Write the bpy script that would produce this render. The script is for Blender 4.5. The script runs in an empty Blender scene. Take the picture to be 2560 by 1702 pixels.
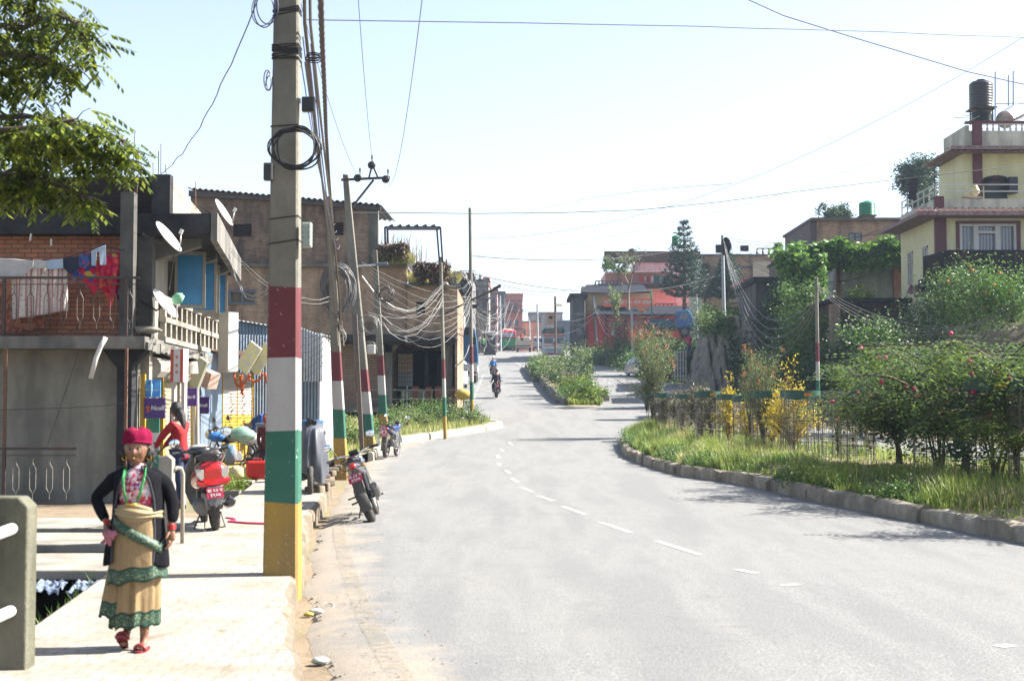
import bpy, bmesh, math, random
import numpy as np
from mathutils import Vector, Matrix, Euler
R=math.radians
rnd=random.Random(7)
nr=np.random.RandomState(11)
S=bpy.context.scene
COL=S.collection
F=3500.0; CX,CY,HZ=1280.0,851.0,1018.0
TILT=math.atan((HZ-CY)/F); CT,ST=math.cos(TILT),math.sin(TILT); EYE=1.6
def W(px,py,Y):
 a=(px-CX)/F; b=-(py-CY)/F
 dy=CT-b*ST; dz=ST+b*CT
 t=Y/dy
 return Vector((a*t,Y,EYE+dz*t))
_ty=[-60,10,20,30,41,46,51,57,70,84,115,150,180,208,240,300,700,3000]
_tz=[-.2,-.2,-.14,-.06,.05,.2,.45,.78,1.45,2.2,4.1,6.6,8.6,9.95,10.8,11.2,12,14]
_fy=np.arange(-60,3000,.5); _fz=np.interp(_fy,_ty,_tz)
_k=np.hanning(15); _k/=_k.sum(); _fz=np.convolve(np.pad(_fz,7,mode='edge'),_k,'valid')
def zr(y): return float(np.interp(y,_fy,_fz))
def G(px,py,dz=0.0):
 lo,hi=5.0,235.0
 for i in range(60):
  m=(lo+hi)/2
  w=W(px,py,m)
  if w.z>zr(m)+dz: lo=m
  else: hi=m
 return W(px,py,(lo+hi)/2)
class MB:
 def __init__(s): s.v=[]; s.f=[]; s.mi=[]; s.m=0
 def add(s,vs,fs,M=None):
  o=len(s.v)
  if M is not None: vs=[M@Vector(p) for p in vs]
  s.v+= [tuple(p) for p in vs]
  s.f+= [tuple(i+o for i in f) for f in fs]; s.mi+=[s.m]*len(fs); return s
 def box(s,x0,x1,y0,y1,z0,z1,M=None):
  v=[(x0,y0,z0),(x1,y0,z0),(x1,y1,z0),(x0,y1,z0),(x0,y0,z1),(x1,y0,z1),(x1,y1,z1),(x0,y1,z1)]
  return s.add(v,[(0,3,2,1),(4,5,6,7),(0,1,5,4),(1,2,6,5),(2,3,7,6),(3,0,4,7)],M)
 def cb(s,c,d,rot=(0,0,0),M=None):
  T=Matrix.Translation(c)@Euler(rot).to_matrix().to_4x4()
  if M is not None: T=M@T
  return s.box(-d[0]/2,d[0]/2,-d[1]/2,d[1]/2,-d[2]/2,d[2]/2,T)
 def beam(s,p,q,w,h=None,up=(0,0,1)):
  h=h or w; p=Vector(p); q=Vector(q); d=(q-p); L=d.length
  if L<1e-6: return s
  d.normalize(); u=Vector(up)
  if abs(d.dot(u))>.98: u=Vector((0,1,0))
  x=d.cross(u).normalized(); z=x.cross(d)
  M=Matrix((( x.x,d.x,z.x,p.x),(x.y,d.y,z.y,p.y),(x.z,d.z,z.z,p.z),(0,0,0,1)))
  return s.box(-w/2,w/2,0,L,-h/2,h/2,M)
 def tube(s,pts,r,n=6,cap=True,closed=False):
  pts=[Vector(p) for p in pts]; m=len(pts)
  if not hasattr(r,'__len__'): r=[r]*m
  rings=[]; ref=None
  for i,p in enumerate(pts):
   a=pts[(i-1)%m] if (i>0 or closed) else p; b=pts[(i+1)%m] if (i<m-1 or closed) else p
   t=(b-a)
   t=t.normalized() if t.length>1e-9 else Vector((0,0,1))
   if ref is None:
    ref=Vector((0,0,1)) if abs(t.z)<.9 else Vector((1,0,0))
   u=(ref-t*ref.dot(t))
   if u.length<1e-6: u=Vector((1,0,0))-t*t.x
   u.normalize(); w=t.cross(u); ref=u
   rings.append([p+(u*math.cos(2*math.pi*k/n)+w*math.sin(2*math.pi*k/n))*r[i] for k in range(n)])
  vs=[v for g in rings for v in g]; fs=[]
  for i in range(m if closed else m-1):
   j=(i+1)%m
   for k in range(n):
    l=(k+1)%n; fs.append((i*n+k,i*n+l,j*n+l,j*n+k))
  if cap and not closed: fs+=[tuple(range(n))[::-1],tuple(range((m-1)*n,m*n))]
  return s.add(vs,fs)
 def loft(s,rings,cap0=True,cap1=True,M=None):
  n=len(rings[0]); vs=[v for g in rings for v in g]; fs=[]
  for i in range(len(rings)-1):
   for k in range(n):
    l=(k+1)%n; fs.append((i*n+k,i*n+l,(i+1)*n+l,(i+1)*n+k))
  if cap0: fs.append(tuple(range(n))[::-1])
  if cap1: fs.append(tuple(range((len(rings)-1)*n,len(rings)*n)))
  return s.add(vs,fs,M)
 def lathe(s,prof,n=16,M=None,cap=True):
  rings=[[(r*math.cos(2*math.pi*k/n),r*math.sin(2*math.pi*k/n),z) for k in range(n)] for r,z in prof]
  return s.loft(rings,cap,cap,M)
 def prism(s,poly,z0,z1,ax='z',M=None):
  n=len(poly)
  def P(a,b,c): return (a,b,c) if ax=='z' else ((a,c,b) if ax=='y' else (c,a,b))
  vs=[P(a,b,z0) for a,b in poly]+[P(a,b,z1) for a,b in poly]
  fs=[tuple(range(n)),tuple(range(n,2*n))]+[(i,(i+1)%n,n+(i+1)%n,n+i) for i in range(n)]
  return s.add(vs,fs,M)
 def grid(s,fn,nu,nv,cu=False,M=None):
  vs=[fn(i/nu if not cu else i/nu,j/nv) for j in range(nv+1) for i in range(nu+(0 if cu else 1))]
  w=nu if cu else nu+1; fs=[]
  for j in range(nv):
   for i in range(nu):
    a=j*w+i; b=j*w+(i+1)%w if cu else a+1
    fs.append((a,b,b+w,a+w))
  return s.add(vs,fs,M)
 def ball(s,c,r,nu=12,nv=8,M=None,fn=None):
  if not hasattr(r,'__len__'): r=(r,r,r)
  def f(u,v):
   a=2*math.pi*u; b=math.pi*(v-.5)
   d=Vector((math.cos(a)*math.cos(b),math.sin(a)*math.cos(b),math.sin(b)))
   k=fn(d) if fn else 1
   return (c[0]+d.x*r[0]*k,c[1]+d.y*r[1]*k,c[2]+d.z*r[2]*k)
  return s.grid(f,nu,nv,True,M)
 def np(s,V,Fc):
  o=len(s.v); s.v+= [tuple(p) for p in V.tolist()]; s.f+=[tuple(i+o for i in f) for f in Fc.tolist()]; s.mi+=[s.m]*len(Fc); return s
 def mesh(s,name,mats,smooth=None,off=None,fix=True):
  me=bpy.data.meshes.new(name)
  v=s.v if off is None else [(p[0]-off[0],p[1]-off[1],p[2]-off[2]) for p in s.v]
  me.from_pydata(v,[],s.f); me.update()
  if not isinstance(mats,(list,tuple)): mats=[mats]
  for m in mats: me.materials.append(m)
  if len(mats)>1: me.polygons.foreach_set('material_index',s.mi)
  if fix and len(s.f)<40000:
   bm=bmesh.new(); bm.from_mesh(me); bmesh.ops.recalc_face_normals(bm,faces=bm.faces); bm.to_mesh(me); bm.free()
  if smooth:
   me.shade_smooth()
   if smooth is not True: me.set_sharp_from_angle(angle=R(smooth))
  return me
def link(name,data,parent=None,loc=(0,0,0),rot=(0,0,0)):
 o=bpy.data.objects.new(name,data); COL.objects.link(o); o.location=loc; o.rotation_euler=rot
 if parent: o.parent=parent
 return o
def tag(o,label=None,cat=None,group=None,kind=None):
 if label: o['label']=label
 if cat: o['category']=cat
 if group: o['group']=group
 if kind: o['kind']=kind
 return o
def thing(name,label,cat,loc=(0,0,0),rz=0,group=None,rot=None,s=1):
 o=link(name,None,None,loc,rot if rot else (0,0,rz)); o.empty_display_size=.2; o.scale=(s,s,s)
 return tag(o,label,cat,group)
SPLIT=set('column shop_pier starter_bar yellow_post post leg eave_bracket window vent_louvre red_band end_wall shutter_frame board wall bracket side_sheet mirror grip indicator lamp headlight footpeg door window_frame baluster_post chimney pillar drawer earring bag wheel_cap roof_bracket canopy_post curtain'.split())
def islands(mb):
 p=list(range(len(mb.v)))
 def f(a):
  while p[a]!=a: p[a]=p[p[a]]; a=p[a]
  return a
 for q in mb.f:
  r=f(q[0])
  for i in q[1:]: p[f(i)]=r
 d={}
 for k,q in enumerate(mb.f): d.setdefault(f(q[0]),[]).append(k)
 out=[]
 for ks in d.values():
  n=MB(); mp={}
  for k in ks:
   g=[]
   for i in mb.f[k]:
    if i not in mp: mp[i]=len(n.v); n.v.append(mb.v[i])
    g.append(mp[i])
   n.f.append(tuple(g)); n.mi.append(mb.mi[k])
  out.append(n)
 return out
def part(par,name,mb,mat,smooth=None,label=None,world=False,bev=0,loc=(0,0,0),rot=(0,0,0),split=None):
 if split or (split is None and name in SPLIT):
  I=islands(mb)
  if 1<len(I)<=60:
   for q in I: o=part(par,name,q,mat,smooth,label,world,bev,loc,rot,False)
   return o
 off=None
 if world:
  p=par
  off=Vector((0,0,0))
  while p: off=off+p.location; p=p.parent
 o=link(name,mb.mesh(name,mat,smooth,off),par,loc,rot)
 if bev:
  b=o.modifiers.new('bevel','BEVEL'); b.width=bev; b.segments=2; b.limit_method='ANGLE'; b.angle_limit=R(40)
 if label: o['label']=label
 return o
def solo(name,mb,mat,label=None,cat=None,group=None,kind=None,smooth=None,bev=0,org=None):
 """a thing that is one mesh; vertices given in world metres, origin put at its base"""
 if org is None:
  a=np.array(s_v(mb)); org=Vector((float(a[:,0].mean()),float(a[:,1].mean()),float(a[:,2].min())))
 o=link(name,mb.mesh(name,mat,smooth,org),None,org)
 if bev:
  b=o.modifiers.new('bevel','BEVEL'); b.width=bev; b.segments=2; b.limit_method='ANGLE'; b.angle_limit=R(40)
 return tag(o,label,cat,group,kind)
def s_v(mb): return mb.v
def dup(root,loc,rz=None,label=None,group=None,rot=None,s=None):
 r=root.copy(); COL.objects.link(r); r.location=loc
 if rz is not None: r.rotation_euler=(0,0,rz)
 if rot is not None: r.rotation_euler=rot
 if s is not None: r.scale=(s,s,s) if not hasattr(s,'__len__') else s
 if label: r['label']=label
 if group: r['group']=group
 def rec(a,b):
  for ch in list(a.children):
   c=ch.copy(); COL.objects.link(c); c.parent=b; rec(ch,c)
 rec(root,r)
 return r
MATS={}
def _mk(name):
 m=bpy.data.materials.new(name); m.use_nodes=True; nt=m.node_tree; nt.nodes.clear()
 o=nt.nodes.new('ShaderNodeOutputMaterial'); b=nt.nodes.new('ShaderNodeBsdfPrincipled')
 nt.links.new(b.outputs[0],o.inputs[0]); return m,nt,b,o
def N(nt,t,**k):
 n=nt.nodes.new('ShaderNode'+t)
 for a,v in k.items():
  if a in n.inputs: n.inputs[a].default_value=v
  else: setattr(n,a,v)
 return n
def L(nt,a,b): nt.links.new(a,b)
def ramp(nt,src,stops):
 r=nt.nodes.new('ShaderNodeValToRGB'); e=r.color_ramp.elements
 while len(e)<len(stops): e.new(.5)
 for i,(p,c) in enumerate(stops):
  e[i].position=p; e[i].color=(c[0],c[1],c[2],1) if hasattr(c,'__len__') else (c,c,c,1)
 L(nt,src,r.inputs[0]); return r
def mixc(nt,fac,a,b,mode='MIX'):
 n=nt.nodes.new('ShaderNodeMix'); n.data_type='RGBA'; n.blend_type=mode
 if hasattr(fac,'is_output') or hasattr(fac,'links'): L(nt,fac,n.inputs[0])
 else: n.inputs[0].default_value=fac
 for v,i in ((a,6),(b,7)):
  if hasattr(v,'links'): L(nt,v,n.inputs[i])
  else: n.inputs[i].default_value=(v[0],v[1],v[2],1)
 return n.outputs[2]
def noise(nt,co,scale,detail=4,rough=.55,sc=None,dist=0):
 if sc is not None:
  mp=N(nt,'Mapping'); mp.inputs['Scale'].default_value=sc; L(nt,co,mp.inputs[0]); co=mp.outputs[0]
 n=N(nt,'TexNoise',Scale=scale,Detail=detail,Roughness=rough,Distortion=dist); L(nt,co,n.inputs[0]); return n.outputs[0]
def bump(nt,b,src,strength=.3,dist=.02,prev=None):
 n=N(nt,'Bump',Strength=strength,Distance=dist); L(nt,src,n.inputs['Height'])
 if prev: L(nt,prev,n.inputs['Normal'])
 L(nt,n.outputs[0],b.inputs['Normal']); return n.outputs[0]
def mat(name,c,c2=None,sc=6,rough=.8,metal=0,bmp=0,bsc=None,grime=None,gs=.35,speck=None,coat=0,emit=0,stretch=(1,1,1),spec=.4,gsc=1.3):
 """painted / mineral / metal surface: two tones broken by noise, optional running grime and specks"""
 if name in MATS: return MATS[name]
 m,nt,b,o=_mk(name); tc=N(nt,'TexCoord'); co=tc.outputs['Object']
 c2=c2 or tuple(x*.75 for x in c)
 K=1 if (metal or emit) else .56; c=tuple(x*K for x in c); c2=tuple(x*K for x in c2)
 if grime: grime=tuple(x*K for x in grime)
 n1=noise(nt,co,sc,5,.6,stretch)
 col=ramp(nt,n1,[(.32,c),(.68,c2)]).outputs[0]
 if grime:
  g=noise(nt,co,gsc,6,.65,(1,1,.28)); gr=ramp(nt,g,[(.5-gs*.35,0),(.62,1)]);
  g2=N(nt,'Math',operation='MULTIPLY'); L(nt,gr.outputs[0],g2.inputs[0]); g2.inputs[1].default_value=gs*2 if gs<.5 else 1
  g2.use_clamp=True
  col=mixc(nt,g2.outputs[0],col,grime)
 if speck:
  v=noise(nt,co,speck[0],2,.5); vr=ramp(nt,v,[(speck[1],0),(speck[1]+.03,1)]); col=mixc(nt,vr.outputs[0],col,speck[2])
 L(nt,col,b.inputs['Base Color']); b.inputs['Roughness'].default_value=rough; b.inputs['Metallic'].default_value=metal
 b.inputs['Specular IOR Level'].default_value=spec
 if coat: b.inputs['Coat Weight'].default_value=coat
 if emit: L(nt,col,b.inputs['Emission Color']); b.inputs['Emission Strength'].default_value=emit
 if bmp: bump(nt,b,noise(nt,co,bsc or sc*5,6,.65),bmp,.02)
 MATS[name]=m; return m
def wallco(nt):
 """2-D coordinate running along a wall whichever way the wall faces"""
 tc=N(nt,'TexCoord'); s=N(nt,'SeparateXYZ'); L(nt,tc.outputs['Object'],s.inputs[0])
 n=N(nt,'SeparateXYZ'); L(nt,tc.outputs['Normal'],n.inputs[0])
 a=N(nt,'Math',operation='ABSOLUTE'); L(nt,n.outputs[0],a.inputs[0])
 g=N(nt,'Math',operation='GREATER_THAN'); L(nt,a.outputs[0],g.inputs[0]); g.inputs[1].default_value=.7
 mx=nt.nodes.new('ShaderNodeMix'); mx.data_type='FLOAT'; L(nt,g.outputs[0],mx.inputs[0]); L(nt,s.outputs[0],mx.inputs[2]); L(nt,s.outputs[1],mx.inputs[3])
 cb=N(nt,'CombineXYZ'); L(nt,mx.outputs[0],cb.inputs[0]); L(nt,s.outputs[2],cb.inputs[1]); return cb.outputs[0],tc.outputs['Object']
def brick(name,c1,c2,mortar,grime=None,gs=.4,w=.24,h=.08,plaster=None,pamt=.5,bmp=.5):
 if name in MATS: return MATS[name]
 m,nt,b,o=_mk(name); uv,co=wallco(nt)
 t=N(nt,'TexBrick',Scale=1.0); t.inputs['Mortar Size'].default_value=.011; t.inputs['Brick Width'].default_value=w; t.inputs['Row Height'].default_value=h
 q=lambda c: tuple(x*.56 for x in c)
 c1,c2,mortar=q(c1),q(c2),q(mortar); grime=grime and q(grime)
 t.inputs['Color1'].default_value=(*c1,1); t.inputs['Color2'].default_value=(*c2,1); t.inputs['Mortar'].default_value=(*mortar,1); t.inputs['Bias'].default_value=-.1
 wob=noise(nt,co,9,3); vm=N(nt,'VectorMath',operation='MULTIPLY_ADD'); cbx=N(nt,'CombineXYZ'); L(nt,wob,cbx.inputs[0]); L(nt,wob,cbx.inputs[1])
 L(nt,cbx.outputs[0],vm.inputs[0]); vm.inputs[1].default_value=(.03,.02,0); L(nt,uv,vm.inputs[2]); L(nt,vm.outputs[0],t.inputs[0])
 n1=noise(nt,co,3.5,5); col=mixc(nt,ramp(nt,n1,[(.3,0),(.75,.55)]).outputs[0],t.outputs[0],tuple(x*.45 for x in c1))
 n3=noise(nt,co,.7,5); col=mixc(nt,ramp(nt,n3,[(.45,0),(.7,.45)]).outputs[0],col,tuple(min(1,x*1.25) for x in mortar))
 if plaster:
  n4=noise(nt,co,.55,6,.6); col=mixc(nt,ramp(nt,n4,[(pamt,0),(pamt+.02,1)]).outputs[0],col,plaster)
 if grime:
  g=noise(nt,co,.6,6,.65,(1,1,.35)); col=mixc(nt,ramp(nt,g,[(.56-gs*.4,0),(.72-gs*.3,.9)]).outputs[0],col,grime)
 L(nt,col,b.inputs['Base Color']); b.inputs['Roughness'].default_value=.9; b.inputs['Specular IOR Level'].default_value=.2
 if bmp:
  iv=N(nt,'Math',operation='SUBTRACT'); iv.inputs[0].default_value=1; L(nt,t.outputs[1],iv.inputs[1])
  p=bump(nt,b,iv.outputs[0],bmp,.012); bump(nt,b,noise(nt,co,40,4),.25,.01,p)
 MATS[name]=m; return m
def leafm(name,cols,trans=.35,rough=.45,vs=.8):
 if name in MATS: return MATS[name]
 m,nt,b,o=_mk(name); g=N(nt,'NewGeometry'); tc=N(nt,'TexCoord')
 k=len(cols); r=ramp(nt,g.outputs['Random Per Island'],[(i/(k-1) if k>1 else 0,c) for i,c in enumerate(cols)])
 n=noise(nt,tc.outputs['Object'],vs,3); nm=N(nt,'Math',operation='MULTIPLY_ADD'); L(nt,n,nm.inputs[0]); nm.inputs[1].default_value=1.1; nm.inputs[2].default_value=.45
 hv=N(nt,'HueSaturation'); L(nt,nm.outputs[0],hv.inputs['Value']); L(nt,r.outputs[0],hv.inputs['Color'])
 L(nt,hv.outputs[0],b.inputs['Base Color']); b.inputs['Roughness'].default_value=rough; b.inputs['Specular IOR Level'].default_value=.3
 t=N(nt,'BsdfTranslucent'); L(nt,hv.outputs[0],t.inputs[0]); mx=N(nt,'MixShader'); mx.inputs[0].default_value=trans
 L(nt,b.outputs[0],mx.inputs[1]); L(nt,t.outputs[0],mx.inputs[2]); L(nt,mx.outputs[0],o.inputs[0])
 MATS[name]=m; return m
def glassm(name='window_glass',c=(.03,.04,.05),rough=.08):
 if name in MATS: return MATS[name]
 m,nt,b,o=_mk(name); tc=N(nt,'TexCoord'); n=noise(nt,tc.outputs['Object'],1.5,3)
 r=ramp(nt,n,[(.3,c),(.7,tuple(x*2.2 for x in c))]); L(nt,r.outputs[0],b.inputs['Base Color']); b.inputs['Roughness'].default_value=rough
 b.inputs['Specular IOR Level'].default_value=.8; MATS[name]=m; return m
def leaves(mb,C,size,asp=.35,droop=.2,seed=0,up=.4,curl=.2,spread=.35):
 """one bent leaf (two quads) at every row of C"""
 r=np.random.RandomState(seed); C=np.asarray(C,float); n=len(C)
 if n==0: return
 d=r.normal(size=(n,3)); d[:,2]=d[:,2]*up-droop; d/=np.linalg.norm(d,axis=1)[:,None]
 a=r.normal(size=(n,3)); sd=np.cross(d,a); sd/=np.linalg.norm(sd,axis=1)[:,None]
 nn=np.cross(sd,d)
 s=size*(1+spread*(r.rand(n)*2-1)); s=s[:,None]
 w=s*asp*.5
 p0=C; p1=C+d*s*.45+nn*s*curl*.3; p2=C+d*s
 V=np.stack([p0,p1-sd*w,p2,p1+sd*w],1).reshape(-1,3)
 Fc=(np.arange(n)*4)[:,None]+np.array([[0,1,2,3]]); mb.np(V,Fc)
def clumps(c,rad,nc,per,cr,seed=0,shell=.55,flat=1.0):
 """points gathered in clumps inside an uneven ellipsoid"""
 r=np.random.RandomState(seed); d=r.normal(size=(nc,3)); d/=np.linalg.norm(d,axis=1)[:,None]
 q=(shell+(1-shell)*r.rand(nc))*(1+.22*r.normal(size=nc)).clip(.6,1.25)
 cc=np.asarray(c)+d*q[:,None]*np.asarray(rad)
 e=r.normal(size=(nc,per,3))*np.array([1,1,flat]); k=cr*(.6+.8*r.rand(nc))[:,None,None]
 return (cc[:,None,:]+e*k*.5).reshape(-1,3),cc
def text(s,size,depth=.004,font=None,align='CENTER',bold=0):
 cu=bpy.data.curves.new('t','FONT'); cu.body=s; cu.size=size; cu.extrude=depth/2; cu.align_x=align; cu.align_y='CENTER'; cu.resolution_u=3
 cu.offset=bold
 o=bpy.data.objects.new('t',cu); COL.objects.link(o); dg=bpy.context.evaluated_depsgraph_get(); dg.update()
 me=bpy.data.meshes.new_from_object(o.evaluated_get(dg)); bpy.data.objects.remove(o); bpy.data.curves.remove(cu); return me
def letter(par,s,size,m,loc,rot=(R(90),0,0),name='lettering',bold=0,sx=1):
 me=text(s,size,bold=bold); me.materials.clear(); me.materials.append(m); o=link(name,me,par,loc,rot); o.scale=(sx,1,1); return o
def curve_pts(a,b,sag,n=12,wob=0,seed=0):
 a=Vector(a); b=Vector(b); r=random.Random(seed); out=[]
 for i in range(n+1):
  t=i/n; p=a.lerp(b,t); p.z-=4*sag*t*(1-t)
  if 0<i<n and wob: p+=Vector((r.uniform(-wob,wob),r.uniform(-wob,wob),r.uniform(-wob,wob)))
  out.append(p)
 return out
cd=bpy.data.cameras.new('camera'); cam=link('camera',cd,None,(0,0,EYE),(R(90)+TILT,0,0)); S.camera=cam
cd.sensor_width=36; cd.lens=F/2560*36; cd.clip_end=6000; cd.clip_start=.1
cd.dof.use_dof=True; cd.dof.focus_distance=55; cd.dof.aperture_fstop=4.5
w=bpy.data.worlds.new('World'); S.world=w; w.use_nodes=True; nt=w.node_tree; bg=nt.nodes['Background']
sk=nt.nodes.new('ShaderNodeTexSky'); sk.sky_type='NISHITA'; sk.sun_disc=False
SUN_EL,SUN_AZ=R(41),R(9)       # direction to the sun: mostly +X, a little beyond the street
sd=Vector((math.cos(SUN_EL)*math.cos(SUN_AZ),math.cos(SUN_EL)*math.sin(SUN_AZ),math.sin(SUN_EL)))
sk.sun_elevation=SUN_EL; sk.sun_rotation=math.atan2(sd.x,sd.y); sk.air_density=1.0; sk.dust_density=4.0; sk.ozone_density=1.0; sk.altitude=1300
hs=nt.nodes.new('ShaderNodeHueSaturation'); hs.inputs['Saturation'].default_value=.74; nt.links.new(sk.outputs[0],hs.inputs['Color']); nt.links.new(hs.outputs[0],bg.inputs[0]); bg.inputs[1].default_value=.076
sl=bpy.data.lights.new('sun','SUN'); sl.energy=5.0; sl.angle=R(.55); sl.color=(1,.95,.87)
so=link('sun',sl); so.rotation_euler=sd.to_track_quat('Z','Y').to_euler(); so.location=(30,0,60)
S.view_settings.view_transform='Standard'; S.view_settings.look='None'; S.view_settings.exposure=2.04; S.view_settings.gamma=1
# ================================================================ GROUND AND ROAD
def sstep(a,b,x):
 t=min(1,max(0,(x-a)/(b-a))); return t*t*(3-2*t)
XLt=[(5,-.5),(8.2,-.82),(9.5,-1.08),(11,-1.40),(13,-1.72),(14.4,-1.95),(16,-2.13),(18.4,-2.45),(21.7,-2.74),(25,-3.0),(28,-3.25),(34,-3.75),(40,-4.1),(44,-4.2),(49,-3.75),(54,-2.0),(57,-.75),(58.3,-.75),(59.5,-3),(62,-14),(88,-14),(92,-6),(97,-4.9),(120,-5),(150,-4.6),(208,-3.6),(300,-2)]
XRt=[(5,30),(30,27),(45,18),(54,13.2),(66,12.6),(80,12.6),(95,12.9),(108,12.2),(118,11.6),(130,10.4),(141,7.9),(160,7.8),(208,8.8),(300,12)]
def XL(y): return float(np.interp(y,[a for a,b in XLt],[b for a,b in XLt]))
def XR(y): return float(np.interp(y,[a for a,b in XRt],[b for a,b in XRt]))
def hill(x,y):
 """the bank that climbs on the right beyond the road"""
 e=XR(y)+1.2
 h=0
 if x>e:
  k=sstep(30,62,y)
  h=k*(5.6*sstep(0,7,x-e)+4.5*sstep(10,40,x-e))*(1-.55*sstep(120,230,y))
  if y>92: t=sstep(92,112,y); h=h*(1-t)+t*(max(.3,7.7-zr(y))*sstep(0,4.5,x-e)+2.5*sstep(14,40,x-e))
 return h
def pit(x,y):
 if y<6 or y>34: return 0
 return 1.35*sstep(-3.15,-3.4,x)*(1-sstep(20.5,21.5,y))*sstep(-30,-20,x)
def zg(x,y):
 z=zr(y)-.07+hill(x,y)-pit(x,y)
 if x<-8 and y>45: z+=.35*sstep(-8,-16,x)
 return z
ys=list(np.arange(-30,30,.8))+list(np.arange(30,120,1.5))+list(np.arange(120,300,5))+[320,360,420,520,700,1000,1600,2600]
xs=[-900,-400,-200,-120,-80,-60,-45,-35,-28,-22,-18,-15,-12,-10,-8,-6.5,-5.5,-4.6,-4,-3.6,-3.4,-3.27,-3.15,-2.8,-2,-1,0,2,4,6,8,9.5]+list(np.arange(10.5,30,1.1))+[32,36,42,50,60,80,120,200,400,900]
mb=MB(); nx=len(xs)
for y in ys:
 for x in xs: mb.v.append((x,y,zg(x,y)))
for j in range(len(ys)-1):
 for i in range(nx-1): a=j*nx+i; mb.f.append((a,a+1,a+1+nx,a+nx)); mb.mi.append(0)
gm,nt,b,o=_mk('dry_earth'); tc=N(nt,'TexCoord'); co=tc.outputs['Object']
c=ramp(nt,noise(nt,co,1.2,8,.65),[(.3,(0.14,0.10,0.062)),(.5,(0.195,0.148,0.096)),(.72,(0.095,0.07,0.043))]).outputs[0]
c=mixc(nt,ramp(nt,noise(nt,co,.22,5),[(.5,0),(.62,.75)]).outputs[0],c,(0.122,0.129,0.0456))
c=mixc(nt,ramp(nt,noise(nt,co,26,3),[(.62,0),(.68,.6)]).outputs[0],c,(0.0912,0.0684,0.0456))
L(nt,c,b.inputs['Base Color']); b.inputs['Roughness'].default_value=.95; bump(nt,b,noise(nt,co,9,8,.7),.6,.06)
g=solo('ground',mb,gm,kind='structure',org=Vector((0,0,0)),smooth=30)
ry=list(np.arange(4,24,.08))+list(np.arange(24,62,.4))+list(np.arange(62,130,1.5))+list(np.arange(130,330,4))
us=[0,.012,.03,.06,.1,.16,.24,.34,.46,.6,.75,.88,.95,.985,1]
mb=MB(); edge=[];
for j,y in enumerate(ry):
 r=random.Random(j*3+1); a=XL(y);
 a+= (.04*math.sin(y*2.1)+.018*math.sin(y*5.7+1)+.005*math.sin(y*13)+r.uniform(-.009,.009)) if y<22 else .05*math.sin(y*2)
 bb=XR(y)+.2*math.sin(y*1.3)
 mb.v.append((a-.15,y,zr(y)-.068)); edge.append(.0)
 for u in us:
  x=a+(bb-a)*u; z=zr(y)
  if u==0: z-=.02
  mb.v.append((x,y,z)); edge.append(min(x-a,bb-x))
w_=len(us)+1
for j in range(len(ry)-1):
 for i in range(w_-1): q=j*w_+i; mb.f.append((q,q+1,q+1+w_,q+w_)); mb.mi.append(0)
am,nt,b,o=_mk('weathered_asphalt'); tc=N(nt,'TexCoord'); co=tc.outputs['Object']
at=N(nt,'Attribute',attribute_name='edge')
fine=noise(nt,co,42,4,.8); mid=noise(nt,co,2.2,6,.6); lane=noise(nt,co,1.0,4,.6,(.9,.12,1)); big=noise(nt,co,.35,5,.55,(1,.35,1))
c=ramp(nt,fine,[(.30,(0.08,0.081,0.08)),(.5,(0.153,0.154,0.151)),(.70,(0.255,0.255,0.248))]).outputs[0]
c=mixc(nt,ramp(nt,big,[(.38,0),(.7,.55)]).outputs[0],c,(0.171,0.167,0.156))
c=mixc(nt,ramp(nt,mid,[(.56,0),(.75,.35)]).outputs[0],c,(0.0912,0.0927,0.0965))
c=mixc(nt,ramp(nt,lane,[(.40,.45),(.52,0),(.64,.4)]).outputs[0],c,(.105,.106,.108))
crack=N(nt,'TexVoronoi',Scale=1.1); crack.feature='DISTANCE_TO_EDGE'; wv=noise(nt,co,3,4);
vm=N(nt,'VectorMath',operation='MULTIPLY_ADD'); L(nt,wv,vm.inputs[0]); vm.inputs[1].default_value=(.5,.5,.5); L(nt,co,vm.inputs[2]); L(nt,vm.outputs[0],crack.inputs[0])
ck=ramp(nt,crack.outputs[0],[(.0,1),(.02,0)]).outputs[0]; cm=N(nt,'Math',operation='MULTIPLY'); L(nt,ck,cm.inputs[0]); L(nt,ramp(nt,noise(nt,co,.25,3),[(.5,0),(.6,.35)]).outputs[0],cm.inputs[1])
c=mixc(nt,cm.outputs[0],c,(0.0608,0.0608,0.0646))
dn=N(nt,'Math',operation='MULTIPLY_ADD'); L(nt,noise(nt,co,1.1,7,.65),dn.inputs[0]); dn.inputs[1].default_value=2.2; dn.inputs[2].default_value=-.75
dd=N(nt,'Math',operation='ADD'); L(nt,at.outputs['Fac'],dd.inputs[0]); L(nt,dn.outputs[0],dd.inputs[1])
dust=ramp(nt,dd.outputs[0],[(.35,1),(1.0,0)]).outputs[0]
dsub=N(nt,'Math',operation='MULTIPLY'); L(nt,dust,dsub.inputs[0]); dsub.inputs[1].default_value=.78
c=mixc(nt,dsub.outputs[0],c,(0.274,0.232,0.179))
pt=ramp(nt,noise(nt,co,14,6,.75),[(.60,0),(.66,.55)]).outputs[0]; c=mixc(nt,pt,c,(.09,.09,.092))
pe=ramp(nt,noise(nt,co,30,2,.5),[(.70,0),(.73,.9)]).outputs[0]; c=mixc(nt,pe,c,(.05,.045,.05))
L(nt,c,b.inputs['Base Color']); b.inputs['Roughness'].default_value=.82; b.inputs['Specular IOR Level'].default_value=.35
p=bump(nt,b,fine,.8,.012); bump(nt,b,noise(nt,co,7,6,.7),.25,.02,p)
road=solo('road',mb,am,kind='structure',org=Vector((0,0,0)),smooth=30)
att=road.data.attributes.new('edge','FLOAT','POINT'); att.data.foreach_set('value',edge)
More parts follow.
